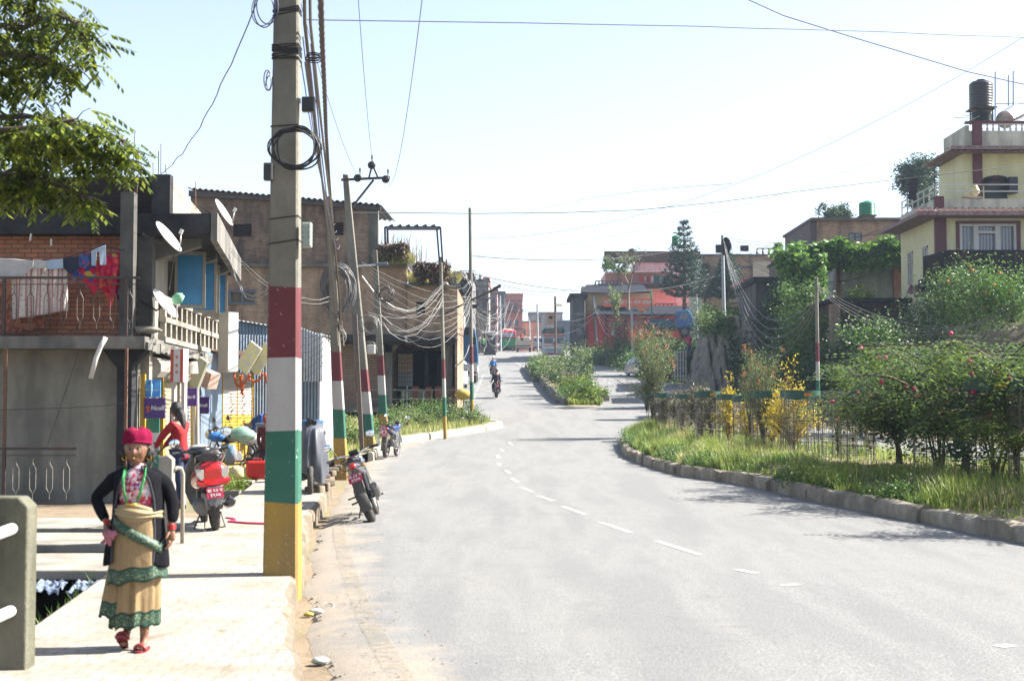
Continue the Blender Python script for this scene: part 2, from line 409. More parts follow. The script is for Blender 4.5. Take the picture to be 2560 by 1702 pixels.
def worn(name,c,k):
 m,nt,b,o=_mk(name); tc=N(nt,'TexCoord'); co=tc.outputs['Object']
 L(nt,ramp(nt,noise(nt,co,30,4),[(.3,c),(.8,tuple(x*.7 for x in c))]).outputs[0],b.inputs['Base Color']); b.inputs['Roughness'].default_value=.7
 t=N(nt,'BsdfTransparent'); mx=N(nt,'MixShader'); L(nt,ramp(nt,noise(nt,co,9,7,.75),[(k,0),(k+(.1 if k>.4 else .55),1)]).outputs[0],mx.inputs[0])
 L(nt,b.outputs[0],mx.inputs[1]); L(nt,t.outputs[0],mx.inputs[2]); L(nt,mx.outputs[0],o.inputs[0]); return m
WP=worn('worn_white_paint',(.40,.40,.385),.36); WY=worn('worn_yellow_paint',(.30,.255,.175),.05)
def strip(pts,w,m,name='road_marking'):
 mb=MB(); P=[Vector(p) for p in pts]
 d=[];
 for i,p in enumerate(P):
  t=(P[min(i+1,len(P)-1)]-P[max(i-1,0)]); t.z=0; t.normalize(); n=Vector((t.y,-t.x,0))*w/2
  for q in (p-n,p+n): mb.v.append((q.x,q.y,zr(q.y)+.005))
 for i in range(len(P)-1): mb.f.append((2*i,2*i+1,2*i+3,2*i+2)); mb.mi.append(0)
 return mb
def resamp(P,step):
 out=[P[0]]
 for a,b in zip(P,P[1:]):
  n=max(1,int((b-a).length/step))
  for i in range(1,n+1): out.append(a.lerp(b,i/n))
 return out
mbm=MB()
def addstrip(m1,pts,w):
 s=strip(resamp([Vector(p) for p in pts],.4),w,None); o=len(m1.v); m1.v+=s.v; m1.f+=[tuple(i+o for i in f) for f in s.f]; m1.mi+=s.mi
dash=[((1640,1352),(1748,1386)),((1500,1305),(1576,1331)),((1408,1266),(1462,1286)),((1346,1239),(1384,1252)),((1302,1217),(1330,1229)),((1279,1195),(1296,1206)),((1264,1175),(1275,1183)),((1246,1157),(1250,1164)),((1243,1138),(1248,1146)),((1252,1123),(1258,1128)),((1272,1105),(1281,1112)),((1840,1423),(1890,1433))]
for a,bb in dash: addstrip(mbm,[G(*a),G(*bb)],.105)
for k in range(16):
 y=62+k*3.6; addstrip(mbm,[(-1.95-.004*y,y,0),(-1.95-.004*y,y+1.7,0)],.14)
for (a,bb) in [((1311,964),(1335,963)),((1243,966),(1262,966)),((1190,970),(1200,970)),((1478,957),(1492,957)),((1508,957),(1526,957)),((1540,956),(1556,956))]: addstrip(mbm,[G(*a),G(*bb)],.35)
addstrip(mbm,[G(1281,900),G(1298,910),G(1315,920)],.14)
addstrip(mbm,[G(1955,1464),G(1998,1460)],.12); addstrip(mbm,[G(2495,1617),G(2530,1612)],.12)
for k in range(9):
 y=72+k*5.2; addstrip(mbm,[(7.2,y,0),(7.3,y+2.2,0)],.12)
solo('lane_markings',mbm,WP,kind='structure',org=Vector((0,0,0)))
mby=MB(); addstrip(mby,[G(846,1285),G(852,1350),G(880,1450),G(925,1560),G(985,1660),G(1040,1745)],.17)
addstrip(mby,[G(1800,1566),G(1870,1564)],.1)
solo('edge_line',mby,WY,kind='structure',org=Vector((0,0,0)))
def zp(y): return 0 if y<15 else .012*(y-15)
PL=[(5,-3.5),(8.9,-3.52),(9.3,-3.45),(10.5,-3.55),(13.7,-3.94),(16.5,-4.15),(20,-4.45),(21.2,-4.5),(24,-4.7),(28,-5.1),(31,-5.6),(35,-6.3)]
PR=[(5,-.85),(8.2,-1.17),(9.5,-1.45),(11,-1.72),(12.8,-1.97),(13.9,-2.08),(15,-2.22),(17,-2.5),(19.8,-2.88),(22.7,-3.08),(26.3,-3.38),(29,-3.7),(32,-4.15),(35,-4.75)]
ff=lambda T,y: float(np.interp(y,[a for a,b in T],[b for a,b in T]))
mb=MB(); py=list(np.arange(5,35.1,.25))
for j,y in enumerate(py):
 r=random.Random(j); a=ff(PL,y); e=ff(PR,y)+.02*math.sin(y*5)+r.uniform(-.012,.012)
 row=[(a,y,-1.1),(a,y,zp(y)-.02),(a+.04,y,zp(y))]+[(a+(e-a)*k/6,y,zp(y)) for k in range(1,6)]+[(e-.06,y,zp(y)),(e-.01,y,zp(y)-.03),(e+.02,y,zr(y)-.3)]
 mb.v+=row
wr=11
for j in range(len(py)-1):
 for i in range(wr-1): q=j*wr+i; mb.f.append((q,q+1,q+1+wr,q+wr)); mb.mi.append(0 if 2<=i<8 else 1)
pv,nt,b,o=_mk('pale_pavers'); tc=N(nt,'TexCoord'); co=tc.outputs['Object']
t=N(nt,'TexBrick',Scale=1.0); t.inputs['Brick Width'].default_value=.22; t.inputs['Row Height'].default_value=.12; t.inputs['Mortar Size'].default_value=.007
t.inputs['Color1'].default_value=(0.285,0.262,0.225,1); t.inputs['Color2'].default_value=(0.25,0.227,0.19,1); t.inputs['Mortar'].default_value=(0.155,0.132,0.108,1)
L(nt,co,t.inputs[0]); c=t.outputs[0]
c=mixc(nt,ramp(nt,noise(nt,co,1.3,7,.7),[(.44,0),(.66,.8)]).outputs[0],c,(0.175,0.142,0.104))
c=mixc(nt,ramp(nt,noise(nt,co,5,6,.7,(1,.4,1)),[(.55,0),(.68,.7)]).outputs[0],c,(0.115,0.085,0.057))
L(nt,c,b.inputs['Base Color']); b.inputs['Roughness'].default_value=.9; p=bump(nt,b,t.outputs[1],-.4,.006); bump(nt,b,noise(nt,co,22,6,.7),.35,.012,p)
kerbm=mat('kerb_stone',(.40,.34,.25),(.22,.17,.12),5,.9,bmp=.9,bsc=12,grime=(.12,.09,.06),gs=.4)
solo('pavement',mb,[pv,kerbm],kind='structure',org=Vector((0,0,0)))
def polyline(P,T): return P
def kerb(name,pts,w,h,m,seed=1,rough=.02,blk=1.0):
 """row of kerbstones along a world polyline, each stone slightly off its neighbours"""
 P=[Vector(p) for p in pts]; mb=MB(); r=random.Random(seed)
 acc=resamp(P,blk)
 for a,b in zip(acc,acc[1:]):
  d=(b-a); d.z=0; L_=d.length
  if L_<.05: continue
  n=Vector((d.y,-d.x,0)).normalized(); d.normalize()
  sub=5; rings=[]
  jit=r.uniform(-rough,rough); hh=h*(1+r.uniform(-.10,.06))
  for i in range(sub+1):
   t=.012+i/sub*(L_-.02); c=a+d*t; z=zr(c.y)
   e=.03 if i in (0,sub) else 0
   q=lambda: r.uniform(-rough*.5,rough*.5)
   rings.append([c+n*(w*.5+jit)+Vector((0,0,z-.1)),c+n*(w*.5+jit+q()-e*.4)+Vector((0,0,z+hh*.62)),c+n*(w*.36+jit+q())+Vector((0,0,z+hh*.93-e+q())),c+n*(jit)+Vector((0,0,z+hh-e*.5+q())),c-n*(w*.4-jit)+Vector((0,0,z+hh*.96-e+q())),c-n*(w*.5-jit)+Vector((0,0,z-.1))])
   for v in rings[-1]: pass
  rings=[[Vector((v.x,v.y,v.z-c0.z)) for v in rg] for rg,c0 in zip(rings,[a+d*(.012+i/sub*(L_-.02)) for i in range(sub+1)])]
  mb.loft(rings)
 return solo(name,mb,m,kind='structure',smooth=50,org=Vector((0,0,0)))
def Z0(p): return Vector((p.x,p.y,0))
kp=[Z0(G(*q)) for q in [(925,1150),(960,1120),(998,1107),(1080,1096),(1150,1087),(1210,1077),(1240,1071)]]
kp+= [kp[-1]+Vector((.15,1.0,0)),kp[-1]+Vector((-.6,2.0,0)),kp[-1]+Vector((-3,2.6,0)),kp[-1]+Vector((-9,3.0,0))]
kerb('verge_kerb',kp,.18,.24,mat('whitewashed_kerb',(.62,.56,.45),(.46,.40,.31),5,.9,bmp=.4,bsc=16),2,.02,1.2)
mb=MB()
vp=[(-6.3,34.5),(-4.75,34.5)]+[(p.x-.05,p.y+.05) for p in kp[:9]]+[(-12,60),(-30,60),(-30,34.5)]
yy=list(np.arange(33.5,60.4,.9))
ex=lambda y: float(np.interp(y,[34.5]+[p.y for p in kp[:8]],[-4.8]+[p.x-.08 for p in kp[:8]]))
for y in yy:
 e=ex(y) if y<59.3 else -6
 for k in range(9):
  x=-26+(e+26)*(k/8)**.6; mb.v.append((x,y,zr(y)+.2+(.12*math.sin(x*1.7+y)*.4 if k<8 else 0)))
for j in range(len(yy)-1):
 for i in range(8): q=j*9+i; mb.f.append((q,q+1,q+10,q+9)); mb.mi.append(0)
solo('verge',mb,mat('sandy_soil',(.50,.42,.29),(.30,.27,.14),2.2,.95,bmp=.6,bsc=9,grime=(.16,.20,.06),gs=.35),kind='structure',org=Vector((0,0,0)),smooth=40)
K1=[Z0(G(*q)) for q in [(1600,1090),(1575,1104),(1563,1117),(1567,1133),(1593,1150),(1657,1173),(1721,1190),(1815,1203),(1900,1217),(1978,1236),(2085,1261),(2200,1282),(2320,1305),(2440,1330),(2560,1352),(2760,1392),(3000,1440)]]
earthm=mat('median_soil',(.40,.32,.20),(.24,.20,.10),3,.95,bmp=.6,bsc=12)
kerb('median_kerb',K1,.3,.26,mat('weathered_kerb',(.66,.58,.46),(.40,.34,.25),5,.92,bmp=.8,bsc=9,grime=(.16,.13,.09),gs=.35),5,.05,.95)
K1y=[p for p in K1 if True][2:]
def m1L(y):
 a=sorted([(p.y,p.x) for p in K1[2:]]); return float(np.interp(y,[q[0] for q in a],[q[1] for q in a]))+.1
def m1R(y): return float(np.interp(y,[12,25,35,46,52,57],[18.5,13.2,10.6,8.6,7.6,6.2]))
def zmed(x,y):
 a=m1L(y) if y<K1[2].y else K1[2].x+(y-K1[2].y)*.14
 b_=m1R(y); t=min(1,max(0,(x-a)/(b_-a))); return zr(y)+.24+.22*math.sin(math.pi*t)**.5*min(1,(57.5-y)/5 if y>52.5 else 1)
mb=MB(); yy=list(np.arange(11,57,.7));
for y in yy:
 a=(m1L(y) if y<K1[2].y else K1[2].x+.1+(y-K1[2].y)*.14); e=m1R(y)
 for k in range(11):
  x=a+(e-a)*k/10; z=zmed(x,y)+.03*math.sin(x*5+y*3)
  if k==0: z=zr(y)+.2
  if k==10: z=zr(y)+.1
  mb.v.append((x,y,z))
 mb.v.append((e+.05,y,zr(y)-.1))
for j in range(len(yy)-1):
 for i in range(11): q=j*12+i; mb.f.append((q,q+1,q+13,q+12)); mb.mi.append(0)
solo('median_ground',mb,earthm,kind='structure',org=Vector((0,0,0)),smooth=60)
k2=[Z0(G(*q)) for q in [(1331,947),(1316,927),(1316,920)]]
K2a=[Z0(G(*q)) for q in [(1316,925),(1325,940),(1337,955)]]; K2b=[Z0(G(*q)) for q in [(1352,957),(1370,980),(1392,1000),(1414,1013)]]
dk=mat('grey_kerb_wall',(.30,.27,.22),(.18,.16,.13),4,.9,bmp=.4,bsc=10)
kerb('island_kerb_far',[K2a[0]+Vector((.3,6,0))]+K2a+[K2a[-1]+Vector((.9,-.2,0))],.25,.55,dk,8,.02,2.2); kerb('island_kerb_near',[K2b[0]+Vector((.7,.6,0))]+K2b,.25,.55,dk,9,.02,1.8)
mb=MB(); yy=list(np.arange(K2b[-1].y-1.0,128,1.5))
def m2L(y):
 T=sorted([(p.y,p.x) for p in K2b])+sorted([(p.y,p.x) for p in K2a]); return float(np.interp(y,[q[0] for q in T],[q[1] for q in T]))+.12
def m2R(y): return float(np.interp(y,[68,72,80,95,118,128],[4.4,4.6,5.2,5.2,5.2,5.0]))
for y in yy:
 a=m2L(y); e=m2R(y);
 for k in range(7):
  x=a+(e-a)*k/6; mb.v.append((x,y,zr(y)+(.5 if 0<k<6 else .42)*(sstep(K2b[-1].y-1.2,K2b[-1].y+5,y)-.02) -(.5 if k==6 else 0)))
for j in range(len(yy)-1):
 for i in range(6): q=j*7+i; mb.f.append((q,q+1,q+8,q+7)); mb.mi.append(0)
solo('island_ground',mb,earthm,kind='structure',org=Vector((0,0,0)),smooth=60)
# ================================================================ LEFT SIDE BUILDINGS
conc=mat('raw_concrete',(.33,.31,.27),(.22,.21,.19),2.5,.9,bmp=.35,bsc=18,grime=(.05,.05,.05),gs=.35)
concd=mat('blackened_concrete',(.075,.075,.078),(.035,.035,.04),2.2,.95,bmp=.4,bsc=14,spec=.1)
concl=mat('pale_concrete',(.55,.50,.41),(.40,.37,.31),2.5,.9,bmp=.3,bsc=18,grime=(.14,.13,.11),gs=.3)
plast=mat('grey_plaster',(.44,.43,.36),(.30,.29,.25),1.3,.92,bmp=.25,bsc=20,grime=(.09,.09,.085),gs=.3)
bk1=brick('red_brick_wall',(.80,.34,.19),(.54,.21,.13),(.20,.15,.12),grime=(.08,.06,.05),gs=.2,w=.25,h=.085)
bk2=brick('tan_brick_wall',(.68,.43,.28),(.42,.26,.17),(.50,.42,.33),grime=(.09,.07,.06),gs=.24,w=.27,h=.1)
bk3=brick('pale_brick_wall',(.50,.34,.25),(.42,.28,.20),(.20,.17,.15),gs=.3,w=.27,h=.12)
bkd=brick('smoky_brick_wall',(.50,.33,.23),(.28,.18,.13),(.34,.28,.22),grime=(.04,.04,.05),gs=.42,w=.27,h=.1)
iron=mat('dark_iron',(.045,.04,.04),(.08,.05,.04),20,.6,metal=.4); rust=mat('rusty_steel',(.17,.09,.055),(.09,.055,.04),18,.8,metal=.3)
white=mat('white_paint',(.80,.79,.76),(.70,.69,.66),4,.5,grime=(.35,.32,.28),gs=.15); galv=mat('galvanised_tin',(.40,.43,.46),(.30,.33,.36),3,.45,metal=.6,grime=(.22,.15,.10),gs=.2)
tinb=mat('blue_grey_tin',(.22,.29,.36),(.15,.20,.26),2,.5,metal=.35,grime=(.12,.10,.09),gs=.25)
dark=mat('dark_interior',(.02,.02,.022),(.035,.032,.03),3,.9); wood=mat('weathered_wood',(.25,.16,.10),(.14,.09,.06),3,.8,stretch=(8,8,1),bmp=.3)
blackm=mat('black_rubber',(.018,.018,.02),(.03,.03,.03),30,.55); blackp=mat('black_plastic',(.02,.02,.023),(.035,.035,.035),12,.35)
def wallx(mb,x0,x1,z0,z1,y0,y1,holes=()):
 xs=sorted({x0,x1}|{min(max(h[i],x0),x1) for h in holes for i in (0,1)}); zs=sorted({z0,z1}|{min(max(h[i],z0),z1) for h in holes for i in (2,3)})
 for a,b in zip(xs,xs[1:]):
  z=None
  run=[]
  for c,d in zip(zs,zs[1:]):
   m=((a+b)/2,(c+d)/2)
   if any(h[0]<m[0]<h[1] and h[2]<m[1]<h[3] for h in holes):
    if run: mb.box(a,b,y0,y1,run[0],run[1]); run=[]
   else: run=[run[0],d] if run else [c,d]
  if run: mb.box(a,b,y0,y1,run[0],run[1])
def wally(mb,y0,y1,z0,z1,x0,x1,holes=()):
 t=MB(); wallx(t,y0,y1,z0,z1,x0,x1,holes); mb.add([(p[1],p[0],p[2]) for p in t.v],t.f)
def corr(mb,p,q,z0,z1a,z1b=None,amp=.012,pitch=.076,th=.003):
 """upright corrugated sheet from plan point p to q"""
 p=Vector((p[0],p[1],0)); q=Vector((q[0],q[1],0)); d=q-p; n=Vector((d.y,-d.x,0)).normalized(); L_=d.length; k=max(8,int(L_/pitch*6)); z1b=z1a if z1b is None else z1b
 k=min(k,900)
 for i in range(k+1):
  t=i/k; c=p+d*t+n*amp*math.sin(t*L_/pitch*2*math.pi)
  mb.v.append((c.x,c.y,z0)); mb.v.append((c.x,c.y,z1a+(z1b-z1a)*t))
 o=len(mb.v)-2*(k+1)
 for i in range(k): mb.f.append((o+2*i,o+2*i+2,o+2*i+3,o+2*i+1)); mb.mi.append(mb.m)
def croof(mb,a,b,c,d,amp=.015,pitch=.08,n=None):
 """corrugated roof sheet a-b (eave) c-d (ridge), ribs running a->d"""
 a,b,c,d=map(Vector,(a,b,c,d)); L_=(b-a).length; k=min(700,max(8,int(L_/pitch*4))); o=len(mb.v); nn=(b-a).cross(d-a).normalized()
 for i in range(k+1):
  t=i/k; w_=nn*amp*math.sin(t*L_/pitch*2*math.pi); mb.v.append(tuple(a.lerp(b,t)+w_)); mb.v.append(tuple(d.lerp(c,t)+w_))
 for i in range(k): mb.f.append((o+2*i,o+2*i+2,o+2*i+3,o+2*i+1)); mb.mi.append(mb.m)
darkcol=mat('grimy_column',(.16,.155,.14),(.09,.088,.085),2.5,.95,bmp=.4,bsc=18,spec=.15)
H=thing('brick_house','two-storey brick and concrete house with washing on its balcony and shops beneath','house',(-6.8,26,-.5))
WX=lambda px,Y: W(px,0,Y).x
WZ=lambda py,Y: W(CX,py,Y).z
sx=lambda y: -6.78-.056*(y-26)     # line of the road-side facade
z1a,z1b=2.66,2.88; z2a,z2b=4.82,5.2; zt=5.92
mb=MB(); wallx(mb,-18,-6.95,-.55,z1a,26,26.25); mb.box(-18,-7.15,33.4,33.6,-.5,z1a)
part(H,'wall',mb,plast,world=True,label='dark grey plastered ground-floor wall')
mb=MB(); mb.prism([(-18,25.2),(-6.62,25.2),(sx(35)+.15,34.6),(-18,34.6)],z1a,z1b);
r=random.Random(3)
for i in range(26):
 y=25.4+i*.35; mb.cb((sx(y)+.16+r.uniform(-.02,.02)+(.0),y,z1a+.05+r.uniform(-.03,.02)),(.06,.3,.12+r.uniform(0,.06)),(r.uniform(-.1,.1),0,0))
part(H,'balcony_slab',mb,[conc],world=True)
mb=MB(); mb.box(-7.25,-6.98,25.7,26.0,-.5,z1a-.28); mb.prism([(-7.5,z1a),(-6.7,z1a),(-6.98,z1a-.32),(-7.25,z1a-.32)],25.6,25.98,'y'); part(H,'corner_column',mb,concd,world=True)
mb=MB(); wallx(mb,-18,-7.02,z1b,z2a,26.3,26.5); part(H,'upper_wall',mb,bk1,world=True,label='red brick upper wall behind the balcony')
def sidepoly(y0,y1,t): return [(sx(y0)-t,y0),(sx(y0),y0),(sx(y1),y1),(sx(y1)-t,y1)]
mb=MB()
for (a,b) in ((26.5,27.9),(28.7,29.3),(30.3,30.8),(31.9,34.4)): mb.prism(sidepoly(a,b,.2),z1b,z2a)
mb.prism(sidepoly(26.5,34.4,.17),z2a-.25,z2a-.003); mb.prism(sidepoly(27.9,34.4,.17),z1b,3.55)
part(H,'side_wall',mb,concl,world=True)
mb=MB(); mb.prism([(sx(26.5)-.35,26.5),(sx(26.5)-.3,26.5),(sx(34)-.3,34),(sx(34)-.35,34)],z1b,z2a); part(H,'dark_backing',mb,dark,world=True)  # near-black sheet behind the openings gives the rooms their shade by colour
mb=MB()
for y in np.arange(27.1,34.2,.58): mb.cb((sx(y)+.08,y,z1b+.4),(.10,.12,.82))
for z in (z1b+.03,z1b+.42,z1b+.82): mb.prism([(sx(27)+.02,27),(sx(27)+.15,27),(sx(34.3)+.15,34.3),(sx(34.3)+.02,34.3)],z-.05,z+.05)
part(H,'balustrade',mb,concl,world=True)
bluep=mat('blue_shutter_panel',(.09,.40,.76),(.06,.27,.55),2,.3,gs=.2); frm=mat('old_cream_frame',(.50,.46,.37),(.36,.33,.27),6,.7)
for k,y in enumerate((28.5,30.0,31.2,32.4)):
 f=MB(); x0=sx(y)+.03; wd=.62 if k<2 else .5; a=R(8) ; zb,ztp=3.62,4.78
 def qp(u,z,t=0): return (x0+math.cos(a)*u+math.sin(a)*t, y+math.sin(a)*u-math.cos(a)*t, z)
 for (u0,u1,za,zc) in ((0,.06,zb,ztp),(wd-.06,wd,zb,ztp),(.06,wd-.06,zb,zb+.07),(.06,wd-.06,ztp-.07,ztp)):
  f.add([qp(u0,za,-.02),qp(u1,za,-.02),qp(u1,za,.02),qp(u0,za,.02),qp(u0,zc,-.02),qp(u1,zc,-.02),qp(u1,zc,.02),qp(u0,zc,.02)],[(0,1,2,3),(4,5,6,7),(0,1,5,4),(1,2,6,5),(2,3,7,6),(3,0,4,7)])
 fo=part(H,'shutter',f,frm,world=True)
 p=MB(); p.add([qp(.06,zb+.07,-.006),qp(wd-.06,zb+.07,-.006),qp(wd-.06,ztp-.07,-.006),qp(.06,ztp-.07,-.006),qp(.06,zb+.07,.006),qp(wd-.06,zb+.07,.006),qp(wd-.06,ztp-.07,.006),qp(.06,ztp-.07,.006)],[(0,1,2,3),(4,5,6,7),(0,1,5,4),(1,2,6,5),(2,3,7,6),(3,0,4,7)])
 part(fo,'pane',p,bluep,world=True)
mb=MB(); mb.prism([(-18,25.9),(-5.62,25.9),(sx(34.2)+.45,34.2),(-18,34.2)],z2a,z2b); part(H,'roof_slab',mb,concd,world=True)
mb=MB()
for y,l in ((26.6,.85),(28.9,.8),(31.4,.7)): mb.prism([(sx(y),z2a-.003),(sx(y)+l,z2a-.003),(sx(y)+l,z2a-.16),(sx(y),z2a-.42)],y,y+.22,'y')
mb.prism([(-5.6,25.9),(-5.48,25.9),(sx(34.2)+.6,34.2),(sx(34.2)+.46,34.2)],z2a-.13,z2b+.02)
part(H,'eave_bracket',mb,conc,world=True)
mb=MB(); mb.box(-18,-6.42,26,26.14,z2b,zt-.02)
part(H,'parapet',mb,brick('soot_black_brick',(.075,.045,.038),(.045,.03,.028),(.03,.03,.03),grime=(.015,.015,.018),gs=.5),world=True,label='soot-blackened brick parapet')
mb=MB(); mb.box(-6.72,-6.38,25.95,26.2,z2b,zt+.02); part(H,'parapet_post',mb,concd,world=True)
mb=MB(); mb.prism([(-6.52,26.2),(-6.40,26.2),(sx(34)+.02,34),(sx(34)-.1,34)],z2b,zt-.03); part(H,'side_parapet',mb,concl,world=True,label='sunlit pale side parapet')
mb=MB(); mb.box(WX(312,25.6),WX(345,25.6),25.5,25.74,z1b,WZ(482,25.6)); part(H,'column',mb,darkcol,world=True)
mb=MB(); mb.box(WX(356,26.1),WX(391,26.1),26.02,26.28,z1b,z2a-.003); part(H,'column',mb,darkcol,world=True)
mb=MB(); r=random.Random(5)
for (px,a,b_) in ((318,482,398),(324,482,402),(333,470,390),(338,482,330),(342,482,375),(337,430,360)):
 mb.tube([W(px,a,25.6),W(px+r.uniform(-5,5),(a+b_)/2,25.6),W(px+r.uniform(-12,12),b_,25.6)],.008,4)
for (px,a,b_) in ((358,537,415),(384,537,408),(396,437,378),(402,437,360),(416,437,412),(490,526,455)): mb.tube([W(px,a,26.1),W(px+r.uniform(-3,3),b_,26.1)],.008,4)
part(H,'starter_bar',mb,rust,world=True)
def rail(par,y,x0,x1,zt_,zb_,posts,name='balcony_railing',lit=iron):
 mb=MB(); mb.beam((x0,y,zt_),(x1,y,zt_),.05,.045); mb.beam((x0,y,zb_+.06),(x1,y,zb_+.06),.02); mb.beam((x0,y,zt_-.12),(x1,y,zt_-.12),.016)
 for p in posts: mb.beam((p,y,zb_),(p,y,zt_),.055)
 ro=part(par,name,mb,iron,world=True)
 mb=MB(); h=zt_-.12-zb_-.06; k=int((x1-x0)/.30)
 for i in range(k):
  x=x1-.18-i*.30
  for sg in (-1,1):
   mb.tube([(x,y,zb_+.06+h*.08),(x,y,zb_+.06+h*.2),(x+sg*.055,y,zb_+.06+h*.32),(x+sg*.055,y,zb_+.06+h*.72),(x,y,zb_+.06+h*.84),(x,y,zt_-.12)],.0075,4)
 part(ro,'baluster',mb,lit,world=True)
gry=mat('old_grey_railing',(.33,.31,.27),(.20,.19,.17),12,.7)
rail(H,25.32,-18,-6.75,WZ(694,25.3),z1b,[WX(325,25.3),WX(22,25.3),-12.5],lit=mat('brown_railing',(.16,.13,.11),(.09,.07,.06),12,.6))
mb=MB(); mb.box(-18,-7.7,24.9,26,-.26,-.17); part(H,'porch_ledge',mb,concl,world=True); mb=MB(); mb.box(-18,-7.8,25.3,26,-.6,-.26); part(H,'porch_gap_shade',mb,dark,world=True)  # near-black block put in for the shade below the ledge
rail(H,25.0,-18,-7.75,WZ(1121,25.0),-.17,[WX(30,25),-12.4],name='porch_railing',lit=gry)
mb=MB(); mb.beam((WX(328,25.1),25.1,-.5),(WX(328,25.1),25.1,z1a),.05); mb.beam((WX(30,25.1),25.1,-.2),(WX(30,25.1),25.1,z1a),.05); part(H,'post',mb,rust,world=True)
shop=MB()
for (a,b) in ((26.2,26.5),(29.4,29.7),(33.2,33.5)): shop.prism(sidepoly(a,b,.25),-.5,z1a-.003)
part(H,'shop_pier',shop,concl,world=True)
def shutter(par,p,q,z0,z1,mats,name='roller_shutter',split=None,world=True):
 mb=MB(); p=Vector((*p,0)); q=Vector((*q,0)); d=q-p; n=Vector((d.y,-d.x,0)).normalized(); k=int((z1-z0)/.085)
 for i in range(k):
  za=z0+(z1-z0)*i/k; zb=z0+(z1-z0)*(i+1)/k
  if split: mb.m=0 if za<split[0] else (1 if za<split[1] else 2)
  for t0,t1,o in ((0,.72,.012),(.72,1,-.004)):
   a_=za+(zb-za)*t0; b_=za+(zb-za)*t1; ns=n*o
   mb.add([p+ns+Vector((0,0,a_)),q+ns+Vector((0,0,a_)),q+ns+Vector((0,0,b_)),p+ns+Vector((0,0,b_))],[(0,1,2,3)])
 return part(par,name,mb,mats,world=world)
crm=mat('cream_shutter',(.66,.58,.36),(.55,.48,.30),5,.5); yel=mat('yellow_shutter_paint',(.78,.52,.08),(.66,.42,.06),4,.5); whs=mat('white_shutter_paint',(.74,.72,.66),(.62,.58,.52),4,.5,grime=(.45,.30,.18),gs=.2); ylp=mat('yellow_frame_paint',(.72,.45,.05),(.6,.36,.05),6,.5)
shutter(H,(sx(29.4)-.12,29.4),(sx(27.2)-.12,27.2),-.45,2.3,[crm]); shutter(H,(sx(33)-.12,33),(sx(29.9)-.12,29.9),-.45,2.3,[mat('grey_shutter',(.42,.43,.42),(.33,.34,.33),5,.5)])
mb=MB(); mb.tube([(sx(26.5)-.05,26.5,2.35),(sx(33.2)-.05,33.2,2.35)],.22,10); part(H,'shutter_drum',mb,concl,world=True)
mb=MB();
for px,Y in ((358,26.1),(404,27.3),(483,29.7)): mb.beam(W(px,1380,Y),(W(px,935,Y)),.09)
part(H,'yellow_post',mb,ylp,world=True)
mb=MB(); mb.box(-6.95,-6.3,33.0,33.1,-.5,2.6);
purple=mat('purple_sign_vinyl',(.11,.035,.27),(.095,.03,.24),2,.35); wht=mat('sign_white',(.85,.85,.85),(.8,.8,.8),3,.4); orr=mat('sign_orange',(.75,.16,.05),(.6,.08,.06),9,.4)
def rectsign(name,label,px0,px1,py0,py1,Y,m,th=.03,ry=0,cat='sign',group=None,turn=0):
 a=W(px0,py1,Y); b=W(px1,py0,Y); c=(a+b)/2; w_=b.x-a.x; h=b.z-a.z
 t=thing(name,label,cat,(c.x,c.y,c.z-h/2),turn,group)
 mb=MB(); mb.cb((0,0,h/2),(w_,th,h)); part(t,'board',mb,m,bev=.004); return t,w_,h
for (lab,px0,px1,py0,py1,Y,tsz) in (('square purple shop sign with white lettering and orange mark, left of the striped light box',360,413,994,1046,26.0,.12),
  ('upper purple shop sign with white lettering hung above the woman in red',462,492,970,1015,25.8,.085),
  ('small purple sign with white lettering against the corrugated panel',491,523,992,1034,31.2,.1),
  ('dark purple sign half hidden between the two legs of the striped light box',424,452,1018,1062,27.6,.11)):
 t,w_,h=rectsign('shop_sign',lab,px0,px1,py0,py1,Y,purple,group='purple shop signs')
 s=w_*.34 if px0!=360 else w_*.28
 letter(t,'Ncell',s*1.05,wht,(0 if px0!=360 else w_*.16,-.02,h*.5),bold=.004)
 if px0==360:
  mb=MB(); mb.prism([(-.17,.21),(-.12,.24),(-.07,.2),(-.1,.17),(-.07,.13),(-.12,.1),(-.15,.14),(-.13,.17)],-.022,-.018,'y'); part(t,'emblem',mb,orr)
sg_blue,nt,b,o=_mk('blue_poster_print'); tc=N(nt,'TexCoord'); wv=noise(nt,tc.outputs['Object'],5,3)
L(nt,ramp(nt,wv,[(.35,(.02,.12,.42)),(.55,(.06,.32,.72)),(.7,(.25,.6,.85))]).outputs[0],b.inputs['Base Color']); b.inputs['Roughness'].default_value=.35
t,w_,h=rectsign('poster','bright blue drink poster above the square purple sign',356,402,949,993,26.1,sg_blue,cat='poster')
mb=MB(); mb.lathe([(.02,0),(.022,.05),(.03,.12),(.03,.2),(.012,.26),(.012,.30)],10,Matrix.Translation((0,-.03,.02))); part(t,'bottle_picture',mb,mat('pale_blue_print',(.35,.65,.85),None,4,.3));
mb=MB(); mb.cb((-.09,-.018,.14),(.12,.004,.014)); mb.cb((.09,-.018,.14),(.12,.004,.014)); part(t,'caption_bar',mb,wht)
t,w_,h=rectsign('poster','green and white poster board with a purple star under the square purple sign',367,399,1046,1190,26.15,mat('green_board',(.05,.30,.20),(.04,.25,.17),3,.5),cat='poster')
mb=MB(); mb.cb((.03,-.02,h-.42),(.19,.006,.32)); part(t,'card',mb,wht); mb=MB(); mb.prism([(.0,h-.56),(.1,h-.56),(.07,h-.50),(.1,h-.44),(0,h-.44),(.03,h-.5)],-.03,-.024,'y'); part(t,'star',mb,mat('magenta_print',(.35,.05,.35),None,3,.5))
lb=thing('light_box','white light box with red side bands standing on two tall legs','light box',W(444,1330,25.6),R(-28))
